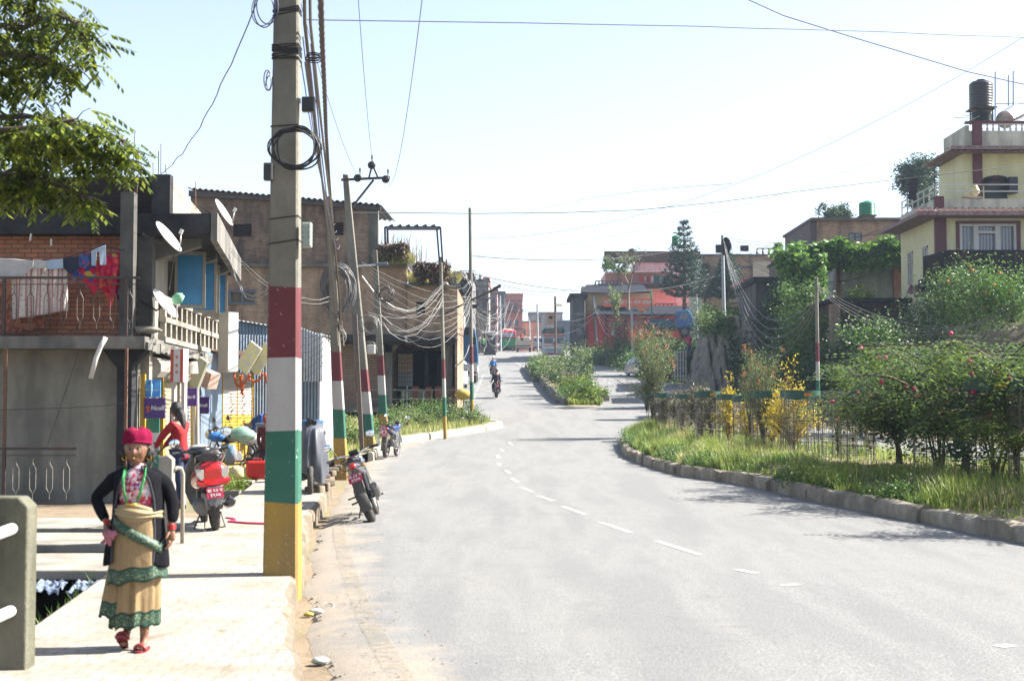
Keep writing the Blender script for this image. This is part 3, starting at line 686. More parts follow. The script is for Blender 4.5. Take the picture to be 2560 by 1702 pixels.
Bz=lambda py: WZ(py,25.6)-WZ(1330,25.6)
mb=MB(); hh=Bz(872)-Bz(955); mb.cb((0,0,Bz(955)+hh/2),(.30,.14,hh)); part(lb,'case',mb,wht,bev=.006)
mb=MB()
redp=mat('red_band',(.72,.10,.06),(.62,.08,.05),4,.4)
for s in (-1,1): mb.cb((s*.115,-.071,Bz(955)+hh/2),(.07,.008,hh-.01))
mb.cb((-.152,0,Bz(955)+hh/2),(.006,.13,hh-.01)); part(lb,'red_band',mb,redp)
mb=MB()
for q,c in ((.75,0),(.5,0),(.3,0)): mb.ball((0,-.078,Bz(955)+hh*q),(.03,.006,.03),8,6)
part(lb,'printed_mark',mb,mat('orange_mark',(.8,.35,.1),(.7,.15,.15),9,.4))
for x in (-.12,.12):
 mb=MB(); mb.cb((x,0,Bz(955)/2),(.075,.07,Bz(955))); part(lb,'leg',mb,mat('pinkish_post',(.66,.50,.44),(.74,.70,.62),4,.6,stretch=(8,8,.6)))
def boxsign(name,label,c,dim,rot,m,label2=None,legs=None,grp=None,face=None):
 t=thing(name,label,'sign',c,0,grp,rot=rot); mb=MB(); mb.cb((0,0,0),dim); part(t,'case',mb,m,bev=.01)
 if face: mb=MB(); mb.cb((0,-dim[1]/2-.004,0),(dim[0]*.88,.006,dim[2]*.9)); part(t,'face_print',mb,face)
 return t
pgrn=mat('faded_green_board',(.62,.68,.60),(.70,.66,.42),6,.5); pbg=mat('faded_beige_board',(.62,.50,.40),(.66,.36,.28),5,.5)
boxsign('hanging_sign','narrow pale green sign board hanging askew under the slab edge',W(498,932,28.5),(.26,.08,.62),(0,R(28),R(-35)),pgrn,face=pgrn)
boxsign('hanging_sign','boxy beige sign with faded red lettering beside the pale green hanging board',W(522,948,30.5),(.30,.34,.36),(0,R(20),R(-25)),pbg,face=pbg)
mb=MB(); mb.tube([W(472,905,27.5),W(474,935,27.5)],.17,12); solo('shutter_canister',mb,whs,'white drum-shaped shutter housing right of the striped light box','shutter housing',smooth=40)
mb=MB()
for a,b_ in (((483,965),(492,1290)),((494,968),(496,1290))): mb.tube([W(*a,28.6),W(*b_,28.6)],.03,8)
solo('sign_pole',mb,white,'pair of thin white sign poles behind the woman in red','sign pole')
t=thing('light_box','tall blank white light box fixed above the corrugated panel','light box',W(570,930,31),R(-48))
hh=WZ(782,31)-WZ(930,31); mb=MB(); mb.cb((0,0,hh/2),(.42,.26,hh)); part(t,'case',mb,white,bev=.012); mb=MB(); mb.beam((-.2,.1,hh*.4),(-.6,.5,hh*.1),.03); mb.beam((-.2,.1,hh*.8),(-.6,.5,hh*.55),.03); part(t,'bracket',mb,rust)
yg,nt,b,o=_mk('faded_painted_board'); tc=N(nt,'TexCoord'); n1=noise(nt,tc.outputs['Object'],6,5,.6,(1,1,3))
L(nt,ramp(nt,n1,[(.35,(.40,.43,.38)),(.5,(.50,.50,.40)),(.6,(.62,.55,.10)),(.75,(.55,.42,.25))]).outputs[0],b.inputs['Base Color'])
boxsign('painted_board','long faded yellow and grey sign board tilted over the yellow shutter, nearer half',W(622,894,32.2),(.34,.05,.74),(R(12),R(37),R(-12)),yg,grp='tilted painted boards')
boxsign('painted_board','long faded yellow sign board tilted over the yellow shutter, farther half by the big pole',W(654,898,32.8),(.30,.05,.78),(R(12),R(37),R(-12)),yg,grp='tilted painted boards')
T=thing('tin_shack','blue-grey corrugated tin shack with a white and yellow roller shutter','shack',(-6.85,33.2,.1))
mb=MB(); corr(mb,(-7.02,31.6),(-6.86,33.2),-.3,2.85); corr(mb,(-9.5,35.4),(-6.3,37),-.2,3.5); part(T,'side_sheet',mb,tinb,world=True)
shutter(T,(-6.86,33.25),(-6.52,35.0),-.1,2.45,[yel,whs,mat('grey_shutter_top',(.40,.38,.34),(.32,.30,.27),5,.5)],split=(1.35,1.95))
mb=MB();
for p in ((-6.87,33.2),(-6.70,34.12),(-6.51,35.05)): mb.beam((*p,-.2),(*p,2.5),.06)
part(T,'shutter_frame',mb,ylp,world=True)
mb=MB(); croof(mb,(-6.0,32.2,2.75),(-5.6,35.8,2.85),(-9,36.5,3.3),(-9,33,3.25)); part(T,'awning',mb,rust,world=True)
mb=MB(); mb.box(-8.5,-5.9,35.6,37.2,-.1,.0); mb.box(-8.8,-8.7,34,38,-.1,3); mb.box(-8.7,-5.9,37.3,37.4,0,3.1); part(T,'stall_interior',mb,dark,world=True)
mkm=mat('shutter_scribble',(.12,.08,.08),(.4,.1,.08),8,.6)
mb=MB(); r=random.Random(8)
for k in range(26):
 u=(.28 if k%2 else .72)+r.uniform(-.05,.05); z=1.95-.03*k; c=Vector((-6.86+.34*u+.02,33.25+1.75*u,z)); mb.beam(c+Vector((.012,-r.uniform(.04,.12),0)),c+Vector((.012,r.uniform(.04,.12),r.uniform(-.01,.01))),.012)
part(T,'shutter_writing',mb,mkm,world=True)
org=mat('marigold',(.75,.17,.02),(.55,.08,.02),30,.8)
for k,(pts,lab) in enumerate((([(585,935),(590,962),(604,968),(614,950),(622,938)],'orange marigold garland looped under the blank white light box'),([(600,940),(604,970),(606,985),(604,940)],'orange marigold garland hanging straight down the shutter'),([(622,945),(634,955),(648,950),(656,935)],'orange marigold garland under the tilted boards'),([(664,935),(668,965),(676,978),(680,965),(684,940)],'orange marigold garland beside the big striped pole'))):
 mb=MB(); P=resamp([W(*p,32.4) for p in pts],.045); r=random.Random(k)
 for p in P: mb.ball(p+Vector((r.uniform(-.015,.015),r.uniform(-.015,.015),0)),.033,6,5)
 solo('garland',mb,org,lab,'garland','marigold garlands',smooth=True)
T=thing('tin_shack','large blue-grey corrugated shack with a sunlit end wall behind the striped poles','shack',(-7,38,.2))
Y=38.5
mb=MB(); corr(mb,(WX(500,Y),Y),(WX(806,Y),Y),-.1,WZ(784,Y),WZ(836,Y),amp=.014,pitch=.09); part(T,'front_sheet',mb,tinb,world=True)
mb=MB(); corr(mb,(WX(806,Y),Y),(WX(806,Y)-.02,41.5),0,WZ(836,Y),WZ(836,Y)+.1); part(T,'end_sheet',mb,white,world=True)
mb=MB(); croof(mb,(WX(495,Y),Y-.15,WZ(783,Y)),(WX(812,Y),Y-.15,WZ(836,Y)),(WX(812,Y),42,WZ(836,Y)+.05),(WX(495,Y),42,WZ(783,Y)+.05),pitch=.12); part(T,'roof_sheet',mb,galv,world=True)
mb=MB(); corr(mb,(WX(757,37.9),37.9),(WX(812,37.9),37.9),2.3,WZ(818,37.9),WZ(838,37.9)); part(T,'hood_sheet',mb,galv,world=True)
# ================================================================ BIG BRICK BUILDING
Y=61.0; X=lambda px: WX(px,Y); Z=lambda py: WZ(py,Y)
B=thing('brick_building','large unfinished brown brick building with an open ground floor by the side road','building',(-9,61,.9))
zl=Z(662)
mb=MB(); wallx(mb,X(482),X(925),zl,Z(520),61,61.3,[(X(588),X(634),Z(592),Z(560)),(X(828),X(862),Z(588),Z(556))])
mb.prism([(X(482),Z(520)),(X(925),Z(520)),(X(925),Z(514)),(X(482),Z(477))],61,61.3,'y')
part(B,'upper_wall',mb,bkd,world=True,label='smoke-darkened upper brick wall')
mb=MB()
for (a,b_,c,d) in ((588,634,592,560),(828,862,588,556)):
 for k in range(8): mb.beam((X(a),61.1,Z(c)+(Z(d)-Z(c))*(k+.5)/8),(X(b_),61.1,Z(c)+(Z(d)-Z(c))*(k+.5)/8),.05,.02)
part(B,'vent_louvre',mb,iron,world=True)
mb=MB(); mb.box(X(925),X(948),60.95,61.35,zl-.8,Z(514)); mb.box(X(975),X(1013),60.96,61.3,zl-4,zl-1.6) if 0 else None
part(B,'concrete_pillar',mb,conc,world=True)
mb=MB(); croof(mb,(X(480),60.5,Z(474)),(X(958),60.5,Z(515)),(X(958),68,Z(500)),(X(480),68,Z(455)),amp=.04,pitch=.25); mb.prism([(X(480),Z(478)),(X(955),Z(518)),(X(955),Z(528)),(X(700),Z(505)),(X(480),Z(492))],60.75,60.95,'y')
part(B,'tin_roof',mb,mat('black_tin',(.05,.05,.055),(.09,.08,.08),3,.6,metal=.3),world=True)
hol=[(X(551),X(646),Z(762),Z(725)),(X(1043),X(1066),Z(788),Z(756))]
mb=MB(); wallx(mb,X(480),X(1020),Z(845),zl-.02,60.9,61.2,hol); part(B,'wall',mb,bk2,world=True,label='brown brick middle storey')
mb=MB(); wallx(mb,X(1022),X(1140),Z(845),Z(718),60.7,60.9,hol[1:]); part(B,'wall',mb,bk2,world=True)
mb=MB(); mb.box(X(1140),X(1146),60.7,68,.6,Z(714)); mb.box(X(480),X(484),61.2,68,.6,Z(477)); mb.box(X(480),X(1140),68,68.2,.6,Z(714)); part(B,'end_wall',mb,bk2,world=True)
mb=MB(); mb.box(X(480),X(1020),60.6,68,zl-.12,zl); mb.box(X(1016),X(1152),60.3,68,Z(718),Z(711)); part(B,'floor_slab',mb,conc,world=True)
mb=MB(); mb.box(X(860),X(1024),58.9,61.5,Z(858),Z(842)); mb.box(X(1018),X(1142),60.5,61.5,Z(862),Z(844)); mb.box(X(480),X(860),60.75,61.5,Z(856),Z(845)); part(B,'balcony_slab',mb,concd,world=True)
wf=mat('grey_blue_frame',(.16,.18,.22),(.12,.13,.16),5,.7)
mb=MB(); a,b_,c,d=X(551),X(646),Z(762),Z(725); w3=(b_-a)/3
for i in range(4): mb.box(a+i*w3-.06 if i else a,a+i*w3+.06 if i<3 else b_,60.86,60.96,c,d)
for z in (c,d-.12): mb.box(a,b_,60.84,60.95,z,z+.12)
fo=part(B,'window_frame',mb,wf,world=True); mb=MB(); mb.box(a,b_,61.0,61.05,c,d); part(fo,'pane',mb,mat('dusty_board_pane',(.24,.18,.12),(.18,.14,.10),3,.8),world=True)
mb=MB(); mb.box(X(1043),X(1066),60.86,60.9,Z(788),Z(756)); part(B,'window',mb,dark,world=True)
mb=MB(); wallx(mb,X(820),X(962),Z(1020),Z(856),61.5,61.8); part(B,'ground_floor_wall',mb,bk3,world=True,label='pale pinkish brick ground-floor wall')
mb=MB()
for px in (975,1124): mb.box(X(px-9),X(px+9),61.0,61.4,Z(1020),Z(862))
mb.box(X(1050),X(1060),65,65.3,Z(1020),Z(862)); mb.prism([(X(960),Z(862)),(X(1000),Z(862)),(X(985),Z(880)),(X(966),Z(880))],61.0,61.38,'y'); part(B,'column',mb,conc,world=True)
mb=MB(); mb.box(X(820),X(1146),60.0,68,Z(1030),Z(1018)); part(B,'plinth_slab',mb,conc,world=True)
mb=MB(); mb.box(X(490),X(920),62,62.2,zl,Z(530)); part(B,'dark_backing',mb,dark,world=True)  # near-black sheet added behind the vents so no sky shows through
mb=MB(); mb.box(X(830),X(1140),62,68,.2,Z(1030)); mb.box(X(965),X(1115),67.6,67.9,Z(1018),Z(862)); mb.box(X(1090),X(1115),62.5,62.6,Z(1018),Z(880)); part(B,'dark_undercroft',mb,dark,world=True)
mb=MB(); mb.box(X(995),X(1031),61.9,61.95,Z(930),Z(882)); part(B,'patterned_pane',mb,mat('orange_floral_pane',(.72,.66,.50),(.70,.28,.08),9,.5),world=True)
mb=MB()
for k in range(10): mb.beam((X(995+k*4),61.85,Z(965)),(X(995+k*4),61.85,Z(882)),.02)
for k in range(7): mb.beam((X(995),61.85,Z(882+k*12)),(X(1031),61.85,Z(882+k*12)),.02)
part(B,'window_grille',mb,iron,world=True); mb=MB(); mb.box(X(995),X(1031),62,62.04,Z(965),Z(930)); part(B,'lower_pane',mb,mat('hazy_pane',(.55,.58,.58),None,3,.4),world=True)
mb=MB(); mb.box(X(1000),X(1080),62.3,62.35,Z(1000),Z(972)); part(B,'green_wall_patch',mb,mat('pale_green_plaster',(.50,.55,.42),None,3,.8),world=True)
t=thing('pipe_fence','grey pipe fence on the plinth of the big brick building','fence',(X(1010),60.2,Z(1018)))
mb=MB(); mb.beam((X(925),60.2,Z(975)),(X(1162),60.2,Z(975)),.045); mb.beam((X(925),60.2,Z(998)),(X(1162),60.2,Z(998)),.035)
part(t,'pipe_rail',mb,gry,world=True)
for px in (930,960,985,1015,1024,1064,1110,1162):
 mb=MB(); mb.beam((X(px),60.2,Z(1020)),(X(px),60.2,Z(964 if px in(985,1024) else 974)),.045); part(t,'post',mb,gry,world=True)
for k in range(4): mb=MB();
for i,(a,b_) in enumerate(((1034,1050),(1068,1082),(1090,1106),(1126,1144))):
 t=thing('slatted_panel',('first','second','third','last')[i]+' reddish slatted wooden panel from the left on the plinth behind the pipe fence','wooden panel',(X((a+b_)/2),60.9,Z(1018)),0,'slatted wooden panels')
 mb=MB(); n=5
 for k in range(n): x=(-(b_-a)/2+(b_-a)*(k+.5)/n)*Y/3500; mb.cb((x,0,.45),(.06,.03,.9))
 part(t,'slat',mb,mat('red_brown_wood',(.26,.08,.05),(.17,.055,.035),6,.6)); mb=MB(); mb.cb((0,.02,.8),((b_-a)*Y/3500,.03,.06)); mb.cb((0,.02,.15),((b_-a)*Y/3500,.03,.06)); part(t,'rail',mb,mat('red_brown_wood',(0,0,0)))
mb=MB(); mb.box(X(945),X(1018),61.0,61.2,zl-.1,Z(611)); mb.box(X(1010),X(1018),61.2,66,zl-.1,Z(611)); part(B,'terrace_parapet',mb,concd,world=True)
mb=MB(); mb.box(X(1048),X(1122),62.5,62.7,Z(711),Z(660)); part(B,'stair_box',mb,concd,world=True)
mb=MB(); mb.box(X(1052),X(1100),66,66.2,Z(665),Z(647)); mb.beam((X(1084),66,Z(665)),(X(1088),66,Z(612)),.16); part(B,'far_parapet',mb,conc,world=True)
fr=thing('roof_gantry','rusty steel gantry frame standing on the terrace roof','steel frame',(X(1035),61.5,Z(650)))
mb=MB()
for (a,b_) in (((962,568),(1101,568)),((966,573),(1096,573)),((962,568),(963,612)),((969,573),(970,612)),((1092,573),(1099,660)),((1101,568),(1107,662))): mb.beam(W(*a,61.5),W(*b_,61.5),.075)
for k in range(9): mb.beam(W(964+.2,570+k*4.4,61.5),W(969,573+k*4.4,61.5),.03)
mb.beam(W(1101,568,61.5),W(1095,575,61.5),.05); part(fr,'beam',mb,mat('purple_brown_steel',(.09,.05,.06),(.06,.04,.05),8,.6),world=True)
for k in range(6): mb=MB(); c=W(978+k*21,565,61.5); mb.cb(c,(.18,.12,.1),(0,R(-25),0)); part(fr,'bracket',mb,iron,world=True)
# ================================================================ POLES
pm=[mat('mustard_band',(.60,.36,.03),(.52,.30,.03),5,.7,bmp=.15,bsc=40,grime=(.24,.18,.10),gs=.34,speck=(30,.66,(.30,.25,.17))),
 mat('green_band',(.025,.18,.11),(.02,.14,.09),4,.6,bmp=.12,bsc=40,grime=(.06,.15,.11),gs=.2,speck=(30,.70,(.40,.45,.40))),
 mat('white_band',(.60,.57,.55),(.54,.51,.49),4,.7,bmp=.12,bsc=40,grime=(.36,.32,.28),gs=.3,speck=(24,.67,(.34,.31,.28))),
 mat('maroon_band',(.20,.028,.035),(.15,.022,.03),4,.6,bmp=.12,bsc=40,grime=(.12,.04,.04),gs=.2,speck=(30,.71,(.34,.27,.25))),
 mat('pole_concrete',(.36,.34,.28),(.25,.24,.20),3,.9,bmp=.5,bsc=26,grime=(.11,.10,.085),gs=.33,speck=(22,.68,(.14,.13,.12)))]
def pole(label,base,top,w0,w1,bands,round_=False,extra=None,cat='utility pole',name='utility_pole',group='painted roadside poles',dw=.85):
 """base/top world points; bands = list of (z above base, material index) upper limits"""
 base=Vector(base); top=Vector(top); h=(top-base).length; d=(top-base).normalized()
 t=thing(name,label,cat,base,0,group); q=d.to_track_quat('Z','Y').to_matrix().to_4x4() if False else None
 x=Vector((1,0,0)); mbs=MB(); lev=[(-.5,bands[0][1])]+[(b[0],b[1]) for b in bands]
 def ring(z):
  k=max(0,z)/h; w_=w0+(w1-w0)*k; c=d*z
  if round_: return [c+Vector((math.cos(a)*w_/2,math.sin(a)*w_/2,0)) for a in [2*math.pi*i/14 for i in range(14)]]
  e=w_*.07; a=w_/2; b_=w_*dw/2
  return [c+Vector(v) for v in ((-a+e,-b_,0),(a-e,-b_,0),(a,-b_+e,0),(a,b_-e,0),(a-e,b_,0),(-a+e,b_,0),(-a,b_-e,0),(-a,-b_+e,0))]
 z0=-.5;
 for zt_,m in bands:
  n=max(1,int((zt_-z0)/.5)); mbs.m=m
  rings=[ring(z0+(zt_-z0)*i/n) for i in range(n+1)]; jg=lambda g,q: [Vector((v.x,v.y,v.z+w0*.035*math.sin(q*3.1+v.x*31+v.y*17))) for v in g]; rings[-1]=jg(rings[-1],zt_); rings[0]=jg(rings[0],z0) if z0>0 else rings[0]
  mbs.loft(rings,z0<0,abs(zt_-h)<.01); z0=zt_
 part(t,'shaft',mbs,pm,smooth=35); return t
BN=lambda b,h: [(b*(i+1),i) for i in range(4)]+[(h,4)]
base=W(706,1444,13.55); base.z=0.0; top=W(720,-160,13.55)
P1=pole('nearest tall concrete pole with maroon, white, green and mustard bands at the pavement edge',base,top,.335,.225,BN(.69,(top-base).length))
def P(lab,b,t,Y,w0,w1,bd,**k):
 bb=W(*b,Y); bb.z=max(bb.z,zr(Y)-.1) if not k.pop('keepz',0) else bb.z
 tt=W(*t,Y); return pole(lab,bb,tt,w0,w1,BN(bd,(tt-bb).length) if bd else [((tt-bb).length,k.pop('m',4))],**k)
P2=P('slim banded concrete pole just beyond the nearest one, leaning left',(853,1168),(822,492),33,.30,.13,.68)
P3=P('thick leaning banded pole carrying three disc insulators behind the first parked motorcycle',(922,1146),(864,437),43.5,.48,.17,.69)
P4=P('banded pole with a street-lamp arm behind the helmeted motorcycle',(960,1085),(937,625),50,.30,.16,.70)
P5=P('thin round banded tube pole on the whitewashed kerb',(1113,1088),(1102,657),51,.14,.13,.69,round_=True)
P6=P('tall thin banded tube pole at the far kerb corner beside the side road',(1180,1043),(1175,520),57,.17,.13,.72,round_=True)
PB=P('plain brown steel post standing between the two leaning banded poles',(905,1127),(888,786),42.4,.13,.12,0,group=None,name='steel_post',cat='post')
PB.children[0].data.materials[4]=mat('brown_steel_post',(.16,.12,.10),(.11,.08,.07),6,.7) if False else PB.children[0].data.materials[4]
bs=mat('brown_steel_post',(.16,.12,.10),(.11,.08,.07),6,.7); me=PB.children[0].data; me.materials.clear(); me.materials.append(bs); me.polygons.foreach_set('material_index',[0]*len(me.polygons))
grs=mat('grey_steel_pole',(.30,.32,.34),(.22,.24,.26),8,.6,metal=.3)
def gpole(lab,b,t,Y,w,bd=0,**k):
 p=P(lab,b,t,Y,w,w*.8,bd,round_=True,keepz=1,group='poles on the right',**k)
 if not bd:
  me=p.children[0].data; me.materials.clear(); me.materials.append(grs); me.polygons.foreach_set('material_index',[0]*len(me.polygons))
 return p
P7=gpole('tall grey pole on the right bank crowned with a tangle of cables',(1811,830),(1806,588),88,.24)
P8=gpole('banded tube pole standing behind the caged shrubs below the vine wall',(2046,1044),(2041,695),54,.16,.72)
P9=gpole('concrete pole in front of the red shop at its left corner',(1491,850),(1483,742),150,.32)
P10=gpole('short grey pole rising from the hedge before the red shop',(1582,900),(1579,775),128,.22)
P11=gpole('thin pale pole to the right of the blue truck',(1743,850),(1741,742),112,.18)
P12=gpole('green painted lamp pole in front of the red shop',(1631,825),(1627,720),135,.14)
me=P12.children[0].data; me.materials.clear(); me.materials.append(mat('bright_green_paint',(.03,.30,.12),(.02,.22,.10),5,.5))
for i,(px,pt,pb_,Y) in enumerate(((1345,760,900,190),(1325,800,885,215),(1210,745,872,185),(1445,755,880,165),(1252,740,880,200))):
 gpole(('thin far pole left of the lorry','far short pole beyond the bus','dark pole leaning over the far left houses','dark pole at the left corner of the red shop','pole behind the bus among the far houses')[i],(px,pb_),(px-2,pt),Y,.3)
def at1(py,dx=0,dy=-.17): p=W(706+(1444-py)*14/1604,py,13.55); return p+Vector((dx,dy,0))
def box(name,lab,c,dim,m,rz=0,cat='cable box',parts=()):
 t=thing(name,lab,cat,c,rz); mb=MB(); mb.cb((0,0,0),dim); part(t,'case',mb,m,bev=.01)
 mb=MB(); mb.cb((0,-dim[1]/2-.004,0),(dim[0]*.8,.008,dim[2]*.86)); part(t,'lid',mb,m,bev=.003)
 mb=MB(); mb.cb((0,dim[1]/2,dim[2]*.3),(dim[0]*1.15,.02,.03)); part(t,'bracket',mb,iron); return t
box('cable_box','dark grey cable box on the left side of the nearest pole',W(671,430,13.4),(.085,.08,.17),mat('slate_plastic',(.07,.075,.085),(.05,.055,.06),9,.5))
box('cable_box','open black cable box on the right side of the nearest pole below the wires',W(772,262,13.5),(.13,.08,.145),blackp)
t=box('junction_box','pale green plastic junction box strapped to the right side of the nearest pole',W(767,588,13.45),(.095,.10,.24),mat('pale_green_plastic',(.46,.54,.47),(.38,.45,.40),7,.45),cat='junction box')
mb=MB()
for z in (-.08,-.03,.02,.07):
 for x in (-.03,.03): mb.ball((x,-.062,z),.006,6,4)
part(t,'screw',mb,iron)
cable=mat('black_cable',(.015,.015,.02),(.03,.03,.035),20,.5); cabl=mat('sun_bleached_cable',(.34,.33,.31),(.24,.23,.21),3,.5); cabp=mat('brown_cable_bundle',(.20,.15,.10),(.12,.09,.06),9,.7); cabv=mat('dusty_violet_wire',(.16,.16,.28),(.12,.12,.2),5,.5)
t=thing('cable_coil','big black coil of spare cable hanging on the nearest pole','cable coil',W(742,375,13.3))
for k in range(7):
 r=random.Random(k); a0=r.uniform(0,6); mb=MB(); rx=.205+r.uniform(-.03,.03); rz_=.195+r.uniform(-.03,.02); dx=r.uniform(-.02,.03)
 mb.tube([(dx+rx*math.cos(a)+(.03*math.sin(2*a+a0)),-.05-.012*k+.02*math.sin(a+a0),rz_*math.sin(a)) for a in np.linspace(0,6.283,30)[:-1]],.0085,6,closed=True); part(t,'loop',mb,cable,smooth=True)
def coil(lab,px,py,Y,r_,n,m=cable,el=1.0,th=.006,name='cable_coil'):
 t=MB(); rr=random.Random(int(px*py))
 for k in range(n):
  a0=rr.uniform(0,6); q=r_*rr.uniform(.7,1.1) if n<30 else r_*rr.uniform(.15,1.1); c=W(px,py,Y)+Vector((rr.uniform(-1,1)*r_*.3,rr.uniform(-.05,.05),rr.uniform(-1,1)*r_*.3))
  t.tube([c+Vector((q*math.cos(a),.04*math.sin(a+a0),q*el*math.sin(a+.2*math.sin(a0)))) for a in np.linspace(0,6.283,20)[:-1]],th,4,closed=True)
 return solo(name,t,m,lab,'cable coil',org=W(px,py,Y))
coil('thin dark wire loops hanging at the top left of the nearest pole',662,22,13.4,.10,3,cabv,1.6)
coil('long narrow wire loop drooping left of the nearest pole',670,205,13.4,.03,3,cabv,3)
coil('small coil of wire sticking out right of the nearest pole near the top',785,145,13.4,.075,5,cable,.4)
coil('grey tangle of spare cable on the second banded pole',845,725,33,.34,14,mat('grey_cable',(.22,.22,.22),(.15,.15,.15),9,.6),1.6,.012)
coil('loose loops of wire low on the second banded pole',842,838,33,.2,5,cabl,1,.008)
coil('wire loops bristling from the thick leaning pole',925,815,43.3,.3,6,cabl,1,.008); coil('wire loops low on the lamp-arm pole',925,870,49.8,.22,4,cabl,1,.008); coil('coiled wire on the lamp-arm pole',962,733,49.8,.26,5,cable,1,.014)
coil('big black knot of cable at the head of the grey pole on the bank',1816,615,87.8,.26,44,cable,2.0,.022)
coil('tangle of wires on the tall pole at the kerb corner',1150,700,56.8,.3,7,cabl,1,.012); coil('black coil beside the tall pole at the kerb corner',1166,718,56.8,.22,6,cable,1.5,.02)
box('cable_box','black box on the left of the tall pole at the kerb corner',W(1168,828,56.7),(.2,.15,.34),blackp); box('cable_box','black box right of the tall pole above its bands',W(1186,852,56.7),(.12,.15,.3),blackp); box('cable_box','small black box right of the tall pole near the wires',W(1187,766,56.7),(.2,.1,.16),blackp)
box('cable_box','black box on the grey bank pole, left side',W(1796,622,87.7),(.35,.3,.5),blackp); box('cable_box','black splice box hanging on the wires in open sky',W(1861,621,87),(.5,.3,.35),blackp); box('cable_box','white meter box low on the thick leaning pole',W(928,873,43),(.24,.15,.28),white)
def strap(lab,py,n,m=cable):
 t=MB(); rr=random.Random(py)
 for k in range(n):
  z=at1(py).z+rr.uniform(-.05,.05)*(n>2); hx=.16-.008*(z-1); tl=rr.uniform(-.03,.03); c=at1(py,0,0);
  t.tube([(c.x-hx,c.y-hx*.88,z-tl),(c.x+hx,c.y-hx*.88,z+tl),(c.x+hx,c.y+hx*.88,z+tl),(c.x-hx,c.y+hx*.88,z-tl)],.006,5,closed=True)
 return solo('wire_strap',t,m,lab,'wire strap',group='wire straps round the nearest pole')
strap('thick band of many wires wound round the nearest pole',130,9); strap('dark wires wound round the very top of the nearest pole',35,5); strap('single wire strap just below the coil box on the nearest pole',320,1); strap('single wire strap above the junction box on the nearest pole',548,1); strap('single wire strap below the junction box on the nearest pole',608,1); strap('two wires wound round the nearest pole under the thick band',155,3)
A=thing('cross_arm','steel cross-arm with three dark disc insulators and three upright pins','cross arm',W(900,450,43.3))
mb=MB(); q=lambda x,y: W(x,y,43.2); mb.beam(q(853,450),q(975,444),.07); mb.beam(q(881,517),q(934,450),.06); mb.beam(q(922,446),q(930,415),.05); mb.beam(q(945,445),q(932,415),.05)
part(A,'arm',mb,mat('reddish_steel',(.12,.05,.05),(.08,.04,.04),8,.6),world=True)
for i,(px,py) in enumerate(((895,447),(930,415),(965,450))):
 mb=MB(); Mx=Matrix.Translation(q(px,py)+Vector((0,-.12,0)))@Euler((R(90),0,0)).to_matrix().to_4x4(); mb.lathe([(.02,-.06),(.11,-.04),(.125,0),(.11,.03),(.05,.05),(.04,.1)],18,Mx); po=part(A,'disc_insulator',mb,mat('dark_glaze',(.02,.015,.015),(.04,.02,.02),5,.2),smooth=50,world=True)
 mb=MB(); Mz=Matrix.Translation(q(px+5*(i!=1),py-20)); mb.lathe([(.015,-.15),(.015,-.04),(.04,-.03),(.02,0),(.045,.02),(.02,.05),(.03,.08)],10,Mz); part(A,'pin_insulator',mb,iron,world=True)
t=thing('street_lamp','street lamp head on a long arm across the wires','street lamp',W(945,664,49.8)); mb=MB(); mb.tube([W(850,671,49.8),W(905,665,49.8),W(945,662,49.8)],.035,8); part(t,'arm',mb,galv,world=True); mb=MB(); mb.cb(W(955,660,49.8),(.42,.16,.10),(0,R(-3),0)); part(t,'lamp_head',mb,mat('blue_grey_lamp',(.20,.25,.32),None,5,.5),world=True,bev=.02)
t=thing('street_lamp','street lamp on an upward arm from the tall kerb-corner pole','street lamp',W(1178,745,56.8)); mb=MB(); mb.tube([W(1100,790,56.8),W(1178,750,56.8),W(1240,722,56.8)],.04,8); part(t,'arm',mb,iron,world=True); mb=MB(); mb.cb(W(1242,719,56.8),(.36,.16,.12),(0,R(-27),0)); part(t,'lamp_head',mb,mat('maroon_lamp',(.10,.05,.06),None,5,.5),world=True)
t=thing('sign_board','advert board with a dark motif on a brown pole in the far island','sign board',W(1388,881,112)); mb=MB(); mb.tube([W(1389,885,112),W(1388,741,112)],.09,8); part(t,'pole',mb,bs,world=True); mb=MB(); a=W(1366,812,112); b_=W(1386,780,112); mb.cb((a+b_)/2,(b_.x-a.x,.08,b_.z-a.z)); part(t,'board',mb,mat('salmon_board',(.50,.28,.20),(.55,.45,.35),4,.6),world=True)
mb=MB(); c=(a+b_)/2+Vector((0,-.06,.05)); mb.prism([(c.x-.2,c.z-.05),(c.x-.05,c.z+.15),(c.x+.2,c.z+.1),(c.x+.12,c.z-.05),(c.x+.2,c.z-.2),(c.x,c.z-.1)],c.y-.01,c.y+.01,'y'); part(t,'motif',mb,dark,world=True); mb=MB(); a=W(1385,756,112); mb.cb(W(1395,762,112),(.65,.3,.06),(R(30),0,R(20))); part(t,'solar_panel',mb,mat('solar_panel_blue',(.25,.22,.15),None,5,.4),world=True)
# ================================================================ WIRES
def wire(lab,pts,r,m=cabl,group=None,name='overhead_wire',cat='wire',n=4):
 mb=MB(); mb.tube(pts,r,n); return solo(name,mb,m,lab,cat,group,org=Vector(pts[0]))
def sagw(lab,a,b,s,r=.01,m=cabl,wob=0,n=14,group=None,seed=0): return wire(lab,curve_pts(a,b,s,n,wob,seed),r,m,group)
HVg='three bare power lines running overhead from the cross-arm'
for i,((px,py),ex_,bz) in enumerate((((893,440),-1.7,0),((932,408),-.2,.3),((972,462),1.2,0))):
 sagw(('left','middle','right')[i]+' bare power line of the three rising from the cross-arm',W(px,py,43.2),Vector((ex_,-4,10.8)),(1.5,1.5,2.6)[i],.006,cabv,group=HVg,n=40)
sagw('long dark wire crossing the sky level from the nearest pole to the right edge',W(768,50,13.5),W(2750,104,22),-.05,.006,cabv,n=16,wob=.006)
